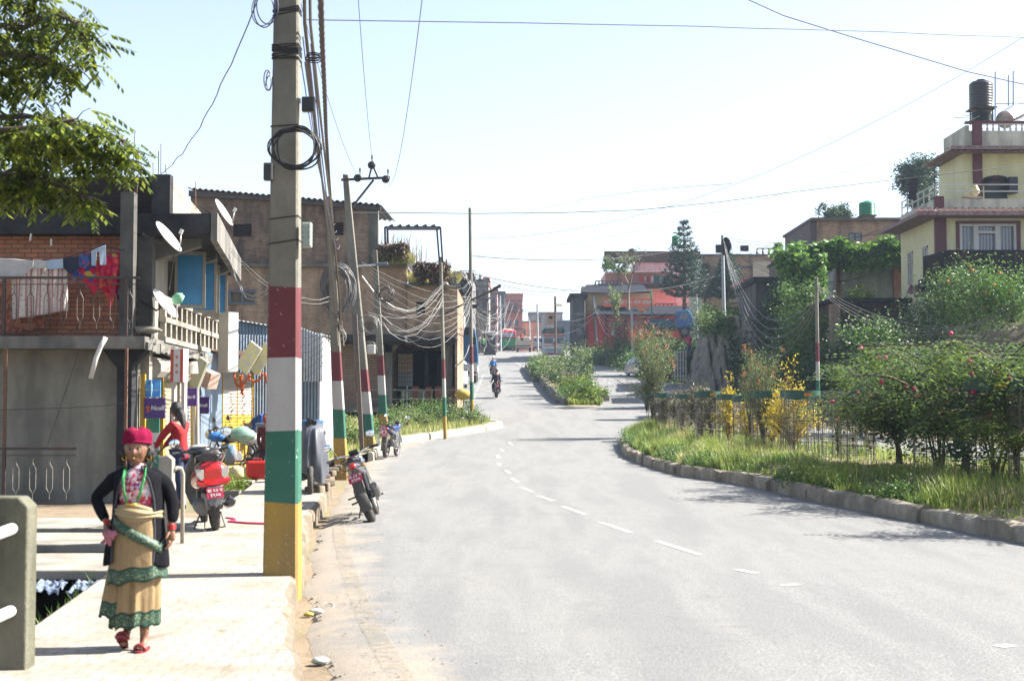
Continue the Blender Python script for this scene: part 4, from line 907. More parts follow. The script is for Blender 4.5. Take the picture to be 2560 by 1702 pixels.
wire('wire descending across the upper right corner of the sky',[W(x,y,24) for x,y in ((1860,-5),(1960,40),(2130,93),(2270,135),(2420,180),(2600,220),(2760,250))],.010,cabv)
sagw('wavy dusty wire rising from the house parapet to the nearest pole',W(403,434,25.9),W(652,-20,16),.35,.008,cabv,wob=.02,n=24)
wire('long wire sagging from the cross-arm pole to the yellow house',[W(x,y,Y) for x,y,Y in ((872,532,45),(1010,532,47),(1180,534,50),(1400,532,52),(1600,525,54),(1800,505,56),(2000,478,58),(2250,448,60),(2500,420,61),(2700,398,62))],.014,cable)
for i,(a,b_,s,Y1,Y2) in enumerate((((1178,640,57),(1800,600,88),.6,0,0),((1178,684,57),(1790,690,88),.9,0,0),((1178,690,57),(1500,686,150),1.2,0,0),((1178,702,57),(1500,772,150),1.5,0,0),((1250,560,200),(1830,460,90),-1,0,0),((1178,596,57),(2580,80,40),1.5,0,0),((1190,640,57),(2450,290,62),1,0,0),((1240,770,180),(1490,760,150),1,0,0),((1180,760,57),(1485,790,150),1.6,0,0))):
 sagw(('upper thin cable over the street to the bank pole','second thin cable over the street to the bank pole','cable from the kerb-corner pole to the red shop pole','lower cable from the kerb-corner pole to the red shop pole','faint far wire slanting up to the right','faint long wire slanting to the top right corner','faint long wire slanting up to the rooftop tank','short far wire over the bus','low cable from the kerb-corner pole across the street')[i],W(*a),W(*b_),s,.016 if i not in(5,6) else .008,cable if i not in(5,6) else cabl,n=20)
g='cables strung from the nearest pole down to the second pole'
for k in range(7):
 r=random.Random(20+k); a=W(752+k*5,100+r.uniform(-20,60),13.6); b_=W(826+k*4,505+k*18,32.6)
 sagw('one of the thin cables in the fan between the first and second poles',a,b_,.35+.06*k,.006,cabp if k%2 else cabv,wob=.004,n=16,group=g,seed=k)
for k,(m,rr) in enumerate(((cabp,.017),(mat('tan_bundle',(.24,.19,.12),(.16,.12,.08),9,.7),.014))):
 wire(('thick brown bundled cable','thinner tan bundled cable')[k]+' running from the nearest pole to the second pole',[W(x+k*14,y,Y) for x,y,Y in ((760,-60,12.6),(762,60,13.4),(775,180,14.5),(790,320,17),(805,450,21),(818,560,26),(832,700,31),(840,800,33),(846,865,32.6))],rr,m,'bundled cables by the nearest pole')
tw=MB()
ctrl=[(800,-40,9.5),(803,40,10.5),(806,120,12),(811,220,14),(815,330,17),(822,440,21),(828,520,26),(834,600,31),(850,760,32.8),(846,860,33),(830,800,33.1)]
base_=resamp([W(*c) for c in ctrl],.12)
for s in (0,2.1,4.2):
 tw.tube([p+Vector((math.cos(i*.9+s),math.sin(i*.9+s),0))*.014 for i,p in enumerate(base_)],.0125,5)
solo('twisted_cable',tw,mat('twisted_brown_cable',(.13,.08,.07),(.08,.06,.05),9,.6),'thick twisted cable hanging to the right of the nearest pole','cable',org=base_[0])
pA=lambda x,y: W(x,y,43.3); pB=lambda x,y: W(x,y,50.9); pC=lambda x,y: W(x,y,56.8)
for k in range(8):
 r=random.Random(60+k); a=pA(905,655+k*3) if k<8 else W(845,690+k*4,33); b_=pC(1178,742+k*4); sagw('one of the pale drop wires fanning from the thick leaning pole to the kerb-corner pole',a,b_,.3+.16*k*(k<8)+.08*k,.0075,cabl,wob=.02,n=18,group='pale drop wires fanned between the leaning pole and the kerb-corner pole',seed=k)
for k in range(7):
 r=random.Random(80+k); a=pA(915+r.uniform(-8,8),720+k*10); b_=pB(1108,708+k*9); sagw('one of the pale wires slung between the thick leaning pole and the thin tube pole',a,b_,r.uniform(.3,1.3),.007,cabl,wob=.03,n=16,group='pale wires slung to the thin tube pole',seed=k)
for k in range(6):
 a=pB(1110,712+k*14); b_=pC(1177,700+k*14); sagw('one of the short wires between the thin tube pole and the kerb-corner pole',a,b_,.3+.15*k,.007,cabl,wob=.03,n=10,group='short wires between the two tube poles',seed=k)
wire('thick white cable drooping deeply before the brick building',[pB(x,y) for x,y in ((905,690),(935,730),(960,752),(985,768),(1020,778),(1045,773),(1070,750),(1090,725),(1110,708))],.024,white)
wire('short thick white cable between the tube poles',[pC(x,y) for x,y in ((1112,708),(1125,715),(1142,716),(1155,710),(1166,702))],.024,white)
wire('long thin white cable looping low in front of the open ground floor',[pB(x,y) for x,y in ((953,800),(975,832),(1000,848),(1024,856),(1048,848),(1070,824),(1090,795),(1100,770))],.016,cabl)
wire('white cable looping across the lower brick wall',[pB(x,y) for x,y in ((950,785),(980,812),(1010,826),(1045,822),(1070,805),(1095,775))],.014,cabl)
wire('white cable hanging beside the kerb-corner pole down to the blue truck',[W(x,y,58) for x,y in ((1173,862),(1168,880),(1158,900),(1145,912),(1138,915))],.03,white)
for k in range(4): sagw('one of the pale cables slung from the house eave to the nearest pole',W(560+k*5,600+k*12,30),W(690,662+k*15,13.6) if k>1 else W(835,740+k*10,33),.5,.008,cabl,wob=.02,n=14,group='pale cables leaving the house eave',seed=k)
for k in range(7): sagw('one of the pale cables running low from the shacks to the second pole',W(650+k*3,800+k*14,37),W(838+k*2,795+k*6,33),.3+.1*k,.009,cabl,wob=.03,n=12,group='pale low cables by the second pole',seed=k+4)
pD=W(1812,600,87.5);
for k in range(9):
 e=W(2040,742+k*6,54) if k<5 else W(2330,810+k*6,56); sagw('one of the pale cables swooping from the bank pole down past the vine wall',W(1808+k,598+k*6,87.5),e,2.6+.35*k if k<5 else 1.2+k*.4,.013,cabl,wob=.04,n=20,group='pale cables swooping from the bank pole',seed=k)
for k in range(6): sagw('one of the dark cables leaving the bank pole to the right',W(1812,594+k*3,87.5),W(2300,560+k*20-40*(k%2),66),.6+.3*k,.014,cable,n=16,group='dark cables leaving the bank pole to the right')
for k in range(4): sagw('one of the cables from the banded pole toward the right edge',W(2042,712+k*3,54),W(2620,760-k*30,50),1.2+.3*k,.008,cabl,n=16,group='cables from the banded right pole',seed=k)
for k in range(5): sagw('one of the far cables sagging to the pole in the hedge',W(1484,748+k*4,149),W(1579,780+k*4,128),1+.4*k,.02,cabl,n=10,group='far cables at the hedge pole')
for k in range(5): sagw('one of the cables falling from the bank pole to the hedge pole',W(1806,610+k*4,87.5),W(1581,780+k*5,128),2+k*.5,.015,cabl,n=14,group='cables between bank pole and hedge pole')
for k in range(14):
 r=random.Random(k); sagw('one of the tangled pale cables strung along the far left houses',W(1180+r.uniform(0,15),740+r.uniform(0,60),60+40*(k%2)),W(1215+r.uniform(0,90),745+r.uniform(0,60),180),r.uniform(1,4),.018,cabl,n=12,group='tangled cables along the far left houses',wob=.1,seed=k)
# ================================================================ TWO-WHEELERS
chrome=mat('chrome',(.60,.60,.60),(.5,.5,.5),4,.18,metal=.9); engm=mat('dusty_engine_metal',(.22,.21,.20),(.12,.12,.12),14,.5,metal=.6,bmp=.2); rubber=mat('dusty_tyre',(.05,.048,.045),(.09,.08,.065),9,.85,bmp=.3,bsc=50)
redl=mat('red_lamp',(.62,.02,.02),(.5,.015,.015),9,.2,coat=.8); ambl=mat('amber_lamp',(.75,.30,.04),None,9,.25,coat=.5); clearl=mat('clear_lamp',(.66,.64,.60),(.5,.48,.45),9,.12,coat=1); mirm=mat('mirror_glass',(.75,.82,.92),(.7,.78,.9),2,.04,metal=1)
plr=mat('number_plate_red',(.60,.03,.10),(.5,.025,.08),9,.45); seatm=mat('black_vinyl_seat',(.022,.022,.025),(.035,.035,.04),9,.4,bmp=.1,bsc=60)
def wheel(par,y,Rr,w_,spk=6,name='wheel',disc=True):
 t=MB(); t.tube([(0,y+(Rr-w_*.62)*math.cos(a),Rr+(Rr-w_*.62)*math.sin(a)) for a in np.linspace(0,6.2832,33)[:-1]],.035,5,closed=True); t.tube([(-.05,y,Rr),(.05,y,Rr)],.04,10)
 for k in range(spk):
  a=2*math.pi*k/spk; t.beam((0,y,Rr),(0,y+(Rr-w_*.6)*math.cos(a),Rr+(Rr-w_*.6)*math.sin(a)),.03,.02)
 wo=part(par,name,t,engm,smooth=40)
 t=MB(); prof=[(-.5,-.42),(-.42,-.1),(-.3,.12),(0,.22),(.3,.12),(.42,-.1),(.5,-.42)]; rings=[]
 for k in range(36):
  a=2*math.pi*k/36; rings.append([(x*w_,y+(Rr-w_*.22+z*w_)*math.cos(a),Rr+(Rr-w_*.22+z*w_)*math.sin(a)) for x,z in prof])
 rings.append(rings[0]); t.loft(rings,False,False); part(wo,'tyre',t,rubber,smooth=50)
 if disc: t=MB(); t.tube([(.055,y,Rr),(.06,y,Rr)],.11,18); part(wo,'brake_disc',t,chrome)
 return wo
def plate(par,c,rot=(0,0,0),w_=.2,h=.13,s=1,rows=('बा ८४ प','३९६७')):
 mb=MB(); mb.cb((0,0,0),(w_,.006,h)); po=part(par,'number_plate',mb,plr,loc=c,rot=rot)
 for i,rw in enumerate(rows): letter(po,rw,.055*s,wht,(0,-.005,.028*s-.056*s*i),bold=.0012,sx=1.1)
 return po
def mirror(par,p,q,r_=.055,tilt=0,long=1.25):
 mb=MB(); mb.tube([p,(p[0]+(q[0]-p[0])*.5,p[1],q[2]-.03),q],.006,6); mo=part(par,'mirror',mb,blackp,split=False)
 mb=MB(); mb.ball((0,0,0),(r_*long,.022,r_),14,8); ho=part(mo,'mirror_shell',mb,blackp,smooth=True,loc=q,rot=(0,tilt,0))
 mb=MB(); mb.ball((0,-.018,0),(r_*long*.93,.007,r_*.9),14,8); part(mo,'mirror_face',mb,mirm,smooth=True,loc=q,rot=(0,tilt,0))
def motorcycle(label,loc,rz,lean,body,body2,group='parked motorcycles',rack=False,hb=0.0,stand=-1,pitch=0):
 t=thing('motorcycle',label,'motorcycle',loc,0,group,rot=(0,lean,rz)); t.rotation_mode='XYZ'
 wheel(t,-.68,.31,.13);
 fk=R(24)
 wheel(t,.68,.31,.10)
 mb=MB();
 for x in (-.085,.085): mb.tube([(x,.68,.31),(x,.42,.92)],.02,8); mb.tube([(x,.60,.50),(x,.66,.34)],.028,8)
 mb.beam((-.1,.42,.9),(.1,.42,.9),.05,.04); mb.beam((-.1,.46,.8),(.1,.46,.8),.05,.04); part(t,'fork',mb,chrome,smooth=40)
 mb=MB(); ring=[]
 for k in range(9):
  a=R(20+k*15); ring.append([(-.06,.68+.36*math.cos(a),.31+.36*math.sin(a)-.02),(0,.68+.37*math.cos(a),.31+.37*math.sin(a)),(.06,.68+.36*math.cos(a),.31+.36*math.sin(a)-.02),(0,.68+.355*math.cos(a),.31+.355*math.sin(a)-.01)])
 mb.loft(ring); part(t,'front_mudguard',mb,body,smooth=40)
 mb=MB(); mb.tube([(0,.45,.86),(0,.32,.55),(0,.15,.33),(0,-.2,.33),(0,-.3,.5),(0,-.68,.31)],.025,7); mb.tube([(0,.45,.84),(0,.1,.78),(0,-.35,.72),(0,-.7,.82)],.022,7)
 for x in (-.08,.08): mb.tube([(x,-.25,.40),(x,-.68,.31)],.022,6); mb.tube([(x,-.4,.72),(x,-.66,.36)],.03,8)
 part(t,'frame',mb,blackp,smooth=40)
 mb=MB(); mb.cb((0,.05,.43),(.24,.32,.20)); mb.tube([(0,.10,.45),(0,.22,.70)],.085,10); mb.tube([(-.16,-.02,.42),(.16,-.02,.42)],.09,12)
 for k in range(6): mb.cb((0,.12+k*.02,.5+k*.034),(.2,.19,.01),(R(-25),0,0))
 part(t,'engine',mb,engm,bev=.01)
 mb=MB(); mb.tube([(.07,.24,.6),(.11,.3,.4),(.13,.1,.26),(.15,-.3,.28),(.17,-.5,.36)],.022,8); mb.tube([(.17,-.35,.33),(.18,-.42,.36),(.20,-.80,.50),(.20,-.84,.51)],[.03,.055,.06,.04],12); part(t,'exhaust',mb,engm,smooth=40)
 def tf(u,v):
  a=2*math.pi*u; y=.46-.62*v; w_=.125*math.sin(math.pi*min(1,.18+v*.95))**.5*(1.12-.35*v); h=.135*math.sin(math.pi*(.16+.74*v))**.6
  return (w_*math.cos(a)*(1.1 if math.sin(a)>0 else .9),y,.84-.03*v+h*math.sin(a)*(1 if math.sin(a)>0 else .8))
 mb=MB(); mb.grid(tf,18,12,True); o=len(mb.v)-18; mb.f.append(tuple(range(18))); mb.mi.append(0); mb.f.append(tuple(range(o,o+18))); mb.mi.append(0); tk=part(t,'fuel_tank',mb,body,smooth=50)
 mb=MB(); mb.cb((-.0,.16,.985),(.05,.2,.012)); part(tk,'tank_stripe',mb,body2)
 mb=MB(); rings=[]
 for y,w_,z,h in ((-.06,.09,.84,.05),(-.2,.13,.83,.07),(-.36,.13,.85,.07),(-.5,.11,.90,.07),(-.66,.09,.93,.05),(-.76,.04,.95,.03)): rings.append([(w_*math.cos(a),y,z+h*math.sin(a)) for a in np.linspace(0,6.2832,13)[:-1]])
 mb.loft(rings); part(t,'seat',mb,seatm,smooth=50)
 mb=MB(); rings=[]
 for y,w_,z,h in ((-.3,.13,.72,.06),(-.5,.125,.78,.07),(-.7,.10,.84,.065),(-.86,.06,.88,.045)): rings.append([(w_*math.cos(a),y,z+h*math.sin(a)) for a in np.linspace(0,6.2832,13)[:-1]])
 mb.loft(rings); part(t,'tail_panel',mb,body,smooth=50)
 mb=MB(); mb.tube([(-.12,-.5,.9),(-.13,-.8,.97),(0,-.86,.99),(.13,-.8,.97),(.12,-.5,.9)],.011,6); part(t,'grab_rail',mb,blackp,smooth=True)
 mb=MB(); mb.ball((0,-.87,.86),(.06,.035,.045),12,8); part(t,'tail_lamp',mb,redl,smooth=True)
 mb=MB(); rings=[]
 for k in range(8):
  a=R(100+k*13); rings.append([(-.075,-.68+.38*math.cos(a),.31+.38*math.sin(a)-.03),(-.05,-.68+.39*math.cos(a),.31+.39*math.sin(a)),(.05,-.68+.39*math.cos(a),.31+.39*math.sin(a)),(.075,-.68+.38*math.cos(a),.31+.38*math.sin(a)-.03)])
 mb.loft(rings); mb.box(-.075,.075,-1.03,-1.0,.42,.75); part(t,'rear_mudguard',mb,mat('dusty_black_plastic',(.10,.095,.085),(.06,.06,.055),8,.7),smooth=30)
 plate(t,(0,-1.035,.70),(R(-14),0,0))
 mb=MB(); mb.tube([(0,.42,.95),(-.08,.42,1.0),(-.2,.34,1.03),(-.38,.24,1.02)],.012,7); mb.tube([(0,.42,.95),(.08,.42,1.0),(.2,.34,1.03),(.38,.24,1.02)],.012,7); hbp=part(t,'handlebar',mb,chrome,smooth=True)
 mb=MB(); mb.tube([(-.26,.30,1.028),(-.40,.23,1.02)],.019,8); mb.tube([(.26,.30,1.028),(.40,.23,1.02)],.019,8); part(hbp,'grip',mb,blackm,smooth=40)
 mb=MB(); mb.tube([(-.25,.34,1.02),(-.40,.31,.99)],.006,5); mb.tube([(.25,.34,1.02),(.40,.31,.99)],.006,5); part(hbp,'brake_lever',mb,chrome,split=True)
 mirror(t,(-.24,.32,1.03),(-.33,.30,1.22),tilt=R(-15)); mirror(t,(.24,.32,1.03),(.33,.30,1.22),tilt=R(15))
 mb=MB(); mb.ball((0,.55,.90),(.10,.10,.11),14,10); hl=part(t,'headlight',mb,body,smooth=True); mb=MB(); mb.ball((0,.60,.90),(.08,.06,.085),14,8); part(hl,'lens',mb,clearl,smooth=True)
 mb=MB(); mb.cb((0,.42,1.02),(.14,.06,.09),(R(40),0,0)); part(t,'instrument_cluster',mb,blackp,bev=.01)
 mb=MB();
 for s in (-1,1): mb.tube([(s*.06,-.86,.83),(s*.15,-.86,.83)],.008,5);
 part(t,'indicator_stalk',mb,blackp,split=True); mb=MB()
 for s in (-1,1): mb.ball((s*.16,-.87,.83),(.03,.022,.022),8,6)
 part(t,'indicator',mb,ambl,smooth=True)
 mb=MB()
 for s in (-1,1): mb.tube([(s*.08,-.1,.33),(s*.24,-.1,.32)],.013,6); mb.tube([(s*.1,-.38,.42),(s*.24,-.42,.42)],.012,6)
 part(t,'footpeg',mb,blackm)
 mb=MB(); mb.tube([(stand*.1,-.1,.3),(stand*.24,-.16,.30*0+.0 if abs(lean)<.02 else .02)],.012,6); part(t,'side_stand',mb,iron)
 if rack:
  mb=MB()
  for s in (-1,1):
   for k in range(5): mb.tube([(s*.13,-.42-.08*k,.8),(s*.27,-.42-.08*k,.72),(s*.30,-.42-.08*k,.5),(s*.24,-.42-.08*k,.36)],.006,5)
   mb.tube([(s*.3,-.4,.6),(s*.3,-.78,.6)],.007,5); mb.tube([(s*.3,-.4,.46),(s*.3,-.78,.46)],.007,5)
  part(t,'wire_side_rack',mb,chrome)
 return t
silv=mat('graphite_paint',(.16,.165,.18),(.12,.125,.14),3,.3,metal=.5,coat=.6); blkp=mat('gloss_black_paint',(.02,.021,.025),(.03,.03,.035),3,.22,coat=.8); redpt=mat('gloss_red_paint',(.58,.012,.012),(.5,.01,.01),3,.22,coat=1); bluep2=mat('deep_blue_paint',(.02,.08,.28),(.015,.06,.22),3,.25,coat=.8)
g=G(927,1303); M1=motorcycle('nearest black and graphite motorcycle leaning on its side stand at the road edge',(g.x+.0,g.y+.7,zr(21.5)-.02),R(3),R(-20),silv,redpt); M1.scale=(1.08,1.06,1.06)
g=G(962,1147); M2=motorcycle('parked motorcycle with a red and blue helmet hung on it and wire side racks',(g.x+.12,g.y+.7,zr(43)),R(-9),R(5),bluep2,redl,rack=True,stand=1)
def helmet(lab,c,m1,m2,rz=0,s=1,par=None):
 t=thing('helmet',lab,'helmet',c,rz) if par is None else None
 p=t or par
 mb=MB(); mb.ball((0,0,.13),(.125,.15,.135),16,12,fn=lambda d: 1.0 if d.z>-.6 else .9); sh=part(p,'shell',mb,m1,smooth=True)
 mb=MB(); mb.ball((0,-.035,.13),(.118,.125,.05),16,8); part(p,'visor',mb,glassm('smoked_visor',(.03,.03,.035),.1),smooth=True)
 mb=MB(); mb.prism([(-.12,.19),(-.02,.26),(.02,.26),(.12,.19),(.1,.17),(0,.235),(-.1,.17)],-.10,.10,'y'); part(p,'stripe',mb,m2); mb=MB(); mb.ball((0,-.06,.05),(.09,.08,.04),12,6); part(p,'chin_bar',mb,m2,smooth=True)
 return t
helmet('red and blue full-face helmet hanging on the parked motorcycle by the leaning pole',W(957,1078,43.0)+Vector((0,0,-.1)),bluep2,redl,R(30))
def scooter(label,loc,rz,lean,group=None):
 t=thing('scooter',label,'scooter',loc,0,group,rot=(0,lean,rz))
 wheel(t,-.60,.24,.11,5,disc=False); wheel(t,.62,.22,.095,5)
 def body(u,v):
  a=2*math.pi*u; y=-.05-.80*v; w_=.15+.075*math.sin(math.pi*min(1,v*1.05))**.7+.02*v; zc=.60+.14*v; h=.135+.03*v
  if v>.93: w_*=.82; h*=.86
  s=math.sin(a); c=math.cos(a); e=.75
  return (w_*abs(c)**e*(1 if c>0 else -1),y+(.05*s if v>.9 else 0),zc+h*abs(s)**e*(1 if s>0 else -1))
 mb=MB(); mb.grid(body,24,14,True); n=24; o=len(mb.v)-n; mb.f+= [tuple(range(n)),tuple(range(o,o+n))]; mb.mi+=[0,0]; bo=part(t,'rear_body',mb,redpt,smooth=55)
 mb=MB(); mb.prism([(-.10,.80),(.10,.80),(.115,.72),(.07,.665),(-.07,.665),(-.115,.72)],-.868,-.84,'y'); part(bo,'tail_lamp',mb,redl,bev=.006)
 for s in (-1,1):
  mb=MB(); mb.prism([(s*.11,.80),(s*.215,.82),(s*.20,.73),(s*.145,.66),(s*.105,.70)],-.866,-.82,'y'); part(bo,'indicator',mb,clearl,bev=.006)
 mb=MB(); mb.prism([(-.21,.63),(-.16,.585),(.16,.585),(.21,.63),(.22,.67),(.15,.645),(-.15,.645),(-.22,.67)],-.885,-.72,'y'); part(bo,'bumper_trim',mb,redpt,bev=.01)
 mb=MB(); rings=[]
 for y,w_,z,h in ((.12,.09,.77,.05),(0,.14,.78,.075),(-.3,.155,.83,.08),(-.55,.15,.90,.075),(-.72,.11,.93,.05)): rings.append([(w_*math.cos(a),y,z+h*math.sin(a)) for a in np.linspace(0,6.2832,15)[:-1]])
 mb.loft(rings); part(t,'seat',mb,seatm,smooth=50)
 mb=MB(); mb.tube([(-.16,-.55,.88),(-.18,-.78,.97),(-.10,-.90,.99),(.10,-.90,.99),(.18,-.78,.97),(.16,-.55,.88)],.018,8); part(t,'grab_rail',mb,blkp,smooth=True)
 mb=MB(); mb.cb((0,-.5,.38),(.22,.40,.22)); mb.tube([(-.13,-.6,.30),(-.13,-.25,.32)],.1,12); mb.cb((0,-.3,.3),(.2,.5,.1)); part(t,'engine',mb,engm,bev=.02)
 mb=MB(); mb.tube([(.14,-.25,.30),(.17,-.45,.30),(.18,-.50,.31),(.19,-.86,.36),(.19,-.89,.36)],[.02,.025,.06,.065,.045],12); ex=part(t,'exhaust',mb,blkp,smooth=40)
 mb=MB(); mb.cb((.225,-.68,.36),(.012,.26,.09),(R(8),0,0)); part(ex,'heat_shield',mb,chrome,bev=.004)
 mb=MB(); mb.prism([(-.09,.58),(.09,.58),(.10,.42),(.07,.34),(-.07,.34),(-.10,.42)],-.90,-.86,'y'); part(t,'rear_mudguard',mb,mat('greyish_mudguard',(.30,.31,.34),(.10,.10,.12),7,.35),bev=.01)
 plate(t,(0,-.915,.50),(R(-8),0,0),.21,.13,rows=('बा ६२ प','३९६७'))
 mb=MB(); mb.cb((0,.22,.28),(.36,.50,.06)); mb.cb((0,.10,.42),(.26,.1,.25)); part(t,'floorboard',mb,blkp,bev=.02)
 mb=MB(); rings=[]
 for z,w_,y,th in ((.26,.17,.44,.05),(.45,.23,.50,.06),(.70,.22,.47,.07),(.86,.17,.42,.09),(.93,.12,.40,.07)): rings.append([(w_*math.cos(a),y+th*math.sin(a),z) for a in np.linspace(0,6.2832,17)[:-1]])
 mb.loft(rings); part(t,'front_apron',mb,mat('black_red_apron',(.03,.03,.033),(.045,.045,.05),3,.3,coat=.5),smooth=50)
 mb=MB();
 for x in (-.06,.06): mb.tube([(x,.62,.22),(x,.50,.6)],.02,7)
 mb.ball((0,.60,.36),(.08,.19,.12),12,8); part(t,'front_mudguard',mb,redpt,smooth=True)
 mb=MB(); mb.ball((0,.37,.99),(.17,.12,.085),16,10); mb.tube([(-.34,.30,1.0),(0,.36,1.0),(.34,.30,1.0)],.02,8); hb=part(t,'handlebar',mb,blkp,smooth=True)
 mb=MB(); mb.ball((0,.33,1.055),(.135,.075,.03),16,8); part(hb,'instrument_panel',mb,mat('pale_instrument',(.72,.72,.70),(.5,.5,.5),18,.15,coat=1),smooth=True)
 mb=MB(); mb.tube([(-.24,.32,1.0),(-.37,.29,.995)],.021,8); mb.tube([(.24,.32,1.0),(.37,.29,.995)],.021,8); part(hb,'grip',mb,blackm)
 mb=MB(); mb.tube([(-.22,.36,1.0),(-.36,.35,.97)],.007,5); mb.tube([(.22,.36,1.0),(.36,.35,.97)],.007,5); part(hb,'brake_lever',mb,chrome,split=True)
 mirror(t,(-.2,.32,1.02),(-.33,.30,1.13),.06,R(-8)); mirror(t,(.2,.32,1.02),(.36,.28,1.22),.06,R(12))
 mb=MB(); mb.tube([(-.12,-.3,.25),(-.25,-.34,.02)],.012,6); mb.tube([(-.1,-.45,.22),(-.13,-.55,.03),(.13,-.55,.03),(.1,-.45,.22)],.012,6); part(t,'stand',mb,iron)
 return t
g=G(530,1333,.15)
SC=scooter('red and black scooter parked on the pavement with its tail toward the camera',(-3.98,18.55,0.03),R(19),R(-6))
M3=motorcycle('dusty motorcycle loaded with bags parked before the yellow roller shutter',((590-1280)/3500*29.5,29.5,.14),R(128),R(4),blkp,redl)
def sack(name,lab,c,rad,m,seed=0,cat='bag'):
 n0=MB(); rr=random.Random(seed); ph=[rr.uniform(0,6) for _ in range(4)]
 n0.ball((0,0,rad[2]),rad,18,12,fn=lambda d:1+.10*math.sin(5*d.x+ph[0])*math.sin(4*d.z+ph[1])+.06*math.sin(9*d.y+7*d.z+ph[2]))
 o=link(name,n0.mesh(name,m,True),None,c); return tag(o,lab,cat)
plg=mat('green_polythene',(.22,.50,.36),(.45,.62,.50),5,.25,coat=.4);
sack('plastic_bag','pale green plastic bag piled on the loaded motorcycle',W(602,1106,29.5),(.30,.2,.17),plg,1)
sack('plastic_bag','white plastic bag beside the green one on the loaded motorcycle',W(625,1112,29.8),(.22,.2,.13),white,2)
sack('cloth_bundle','bright blue cloth bundle tied on the handlebar of the loaded motorcycle',W(541,1104,29),(.17,.12,.10),mat('bright_blue_cloth',(.03,.22,.66),(.02,.16,.5),8,.7),3,cat='cloth')
sack('printed_sack','blue and brown printed sack hanging on the loaded motorcycle',W(577,1160,28.2),(.13,.10,.20),mat('blue_print_sack',(.12,.30,.48),(.35,.22,.14),4,.5),4,cat='sack')
sack('printed_sack','white and yellow printed sack standing below the loaded motorcycle',W(592,1186,28)+Vector((0,0,-.1)),(.15,.11,.14),mat('white_yellow_sack',(.60,.58,.50),(.62,.52,.08),3,.5),5,cat='sack')
Y=24.3; cvr=thing('covered_scooter','scooter under a torn dark grey cover behind the nearest pole','scooter',(WX(778,Y),Y+.5,.1),R(6))
def cv(u,v):
 a=2*math.pi*u; z=.28+.86*v; y=-.62+0; fold=1+.09*math.sin(6*a+3*v)+.06*math.sin(13*a)
 ly=.62*(1-.55*v**3); w_=(.26-.10*v**2)*fold
 return (w_*math.cos(a)+.03*v,ly*math.sin(a)*fold-.18*v,z+.10*math.sin(a*2)*(1-v)+ (.12*max(0,math.sin(a))*v))
mb=MB(); mb.grid(cv,40,12,True); mb.f.append(tuple(range(len(mb.v)-40,len(mb.v)))); mb.mi.append(0); part(cvr,'cover',mb,mat('dark_grey_cover',(.075,.08,.10),(.13,.14,.17),3,.55,bmp=.2),smooth=True)
wheel(cvr,-.62,.25,.10,5,disc=False); wheel(cvr,.55,.25,.10,5,disc=False);
mb=MB(); mb.ball((.14,-.05,1.05),(.10,.06,.09),12,8); mb.cb((-.02,-.1,1.22),(.18,.1,.14),(0,R(20),0)); part(cvr,'mirror',mb,blackp,split=True)
def drum(lab,px,py0,py1,Y,r_,m):
 a=W(px,py1,Y); h=W(px,py0,Y).z-a.z; t=thing('plastic_drum',lab,'drum',a,0,'plastic drums'); mb=MB(); mb.lathe([(r_*.9,0),(r_,.04),(r_,h*.3),(r_*1.04,h*.33),(r_,h*.36),(r_,h*.66),(r_*1.04,h*.69),(r_,h*.72),(r_,h*.94),(r_*.92,h)],20); part(t,'barrel',mb,m,smooth=40)
 mb=MB(); mb.lathe([(r_*1.03,h),(r_*1.03,h+.04),(r_*.5,h+.05)],20); part(t,'lid',mb,m,smooth=40)
blu=mat('blue_drum_plastic',(.06,.22,.50),(.05,.18,.42),3,.4)
drum('bright blue plastic drum just right of the nearest pole',779,1056,1160,27.5,.23,blu); drum('grey-blue plastic drum left of the nearest pole behind the child',664,1062,1165,33,.24,mat('grey_blue_drum',(.25,.33,.42),(.2,.27,.35),3,.5))
t=thing('suitcase','bright red suitcase held beside the nearest pole','suitcase',(WX(653,28.2),28.2,.16),R(4)); mb=MB(); mb.cb((0,0,.19),(.44,.17,.36)); part(t,'case',mb,mat('bright_red_fabric',(.70,.018,.012),(.6,.015,.01),3,.5),bev=.05); mb=MB(); mb.tube([(-.08,0,.36),(-.07,0,.42),(.07,0,.42),(.08,0,.36)],.012,6); part(t,'handle',mb,redpt)
for x in (-.14,.14): mb=MB(); mb.tube([(x-.015,0,.015),(x+.015,0,.015)],.02,8); part(t,'wheel',mb,blackm)
# ================================================================ FOUR-WHEELERS
def cwheel(par,x,y,r_,w_,dual=False):
 mb=MB(); mb.tube([(x-w_/2,y,r_),(x-w_/2+.02,y,r_),(x+w_/2-.02,y,r_),(x+w_/2,y,r_)],[r_*.88,r_,r_,r_*.88],20); wo=part(par,'wheel',mb,rubber,smooth=40)
 mb=MB(); sx_=1 if x>0 else -1; mb.tube([(x+sx_*w_/2-.02*sx_,y,r_),(x+sx_*(w_/2+.012),y,r_)],r_*.58,14); part(wo,'rim',mb,engm)
def bodyprism(par,name,prof,w_,m,bev=.05,taper=.0,smooth=None):
 mb=MB(); n=len(prof); zs=[z for y,z in prof]; zmax=max(zs); zmid=zmax*.55
 vs=[]
 for s in (-1,1):
  for y,z in prof: k=1-taper*max(0,(z-zmid)/(zmax-zmid)); vs.append((s*w_/2*k,y,z))
 fs=[tuple(range(n)),tuple(range(n,2*n))]+[(i,(i+1)%n,n+(i+1)%n,n+i) for i in range(n)]; mb.add(vs,fs); return part(par,name,mb,m,bev=bev)
def cardoor_windows(t,pan,ys,z0,z1,w_,inset=.0):
 for (a,b_) in ys:
  for s in (-1,1): mb=MB(); mb.cb((s*(w_/2+.004-inset),(a+b_)/2,(z0+z1)/2),(.012,b_-a,z1-z0),(0,s*R(-pan),0)); part(t,'window',mb,glassm())
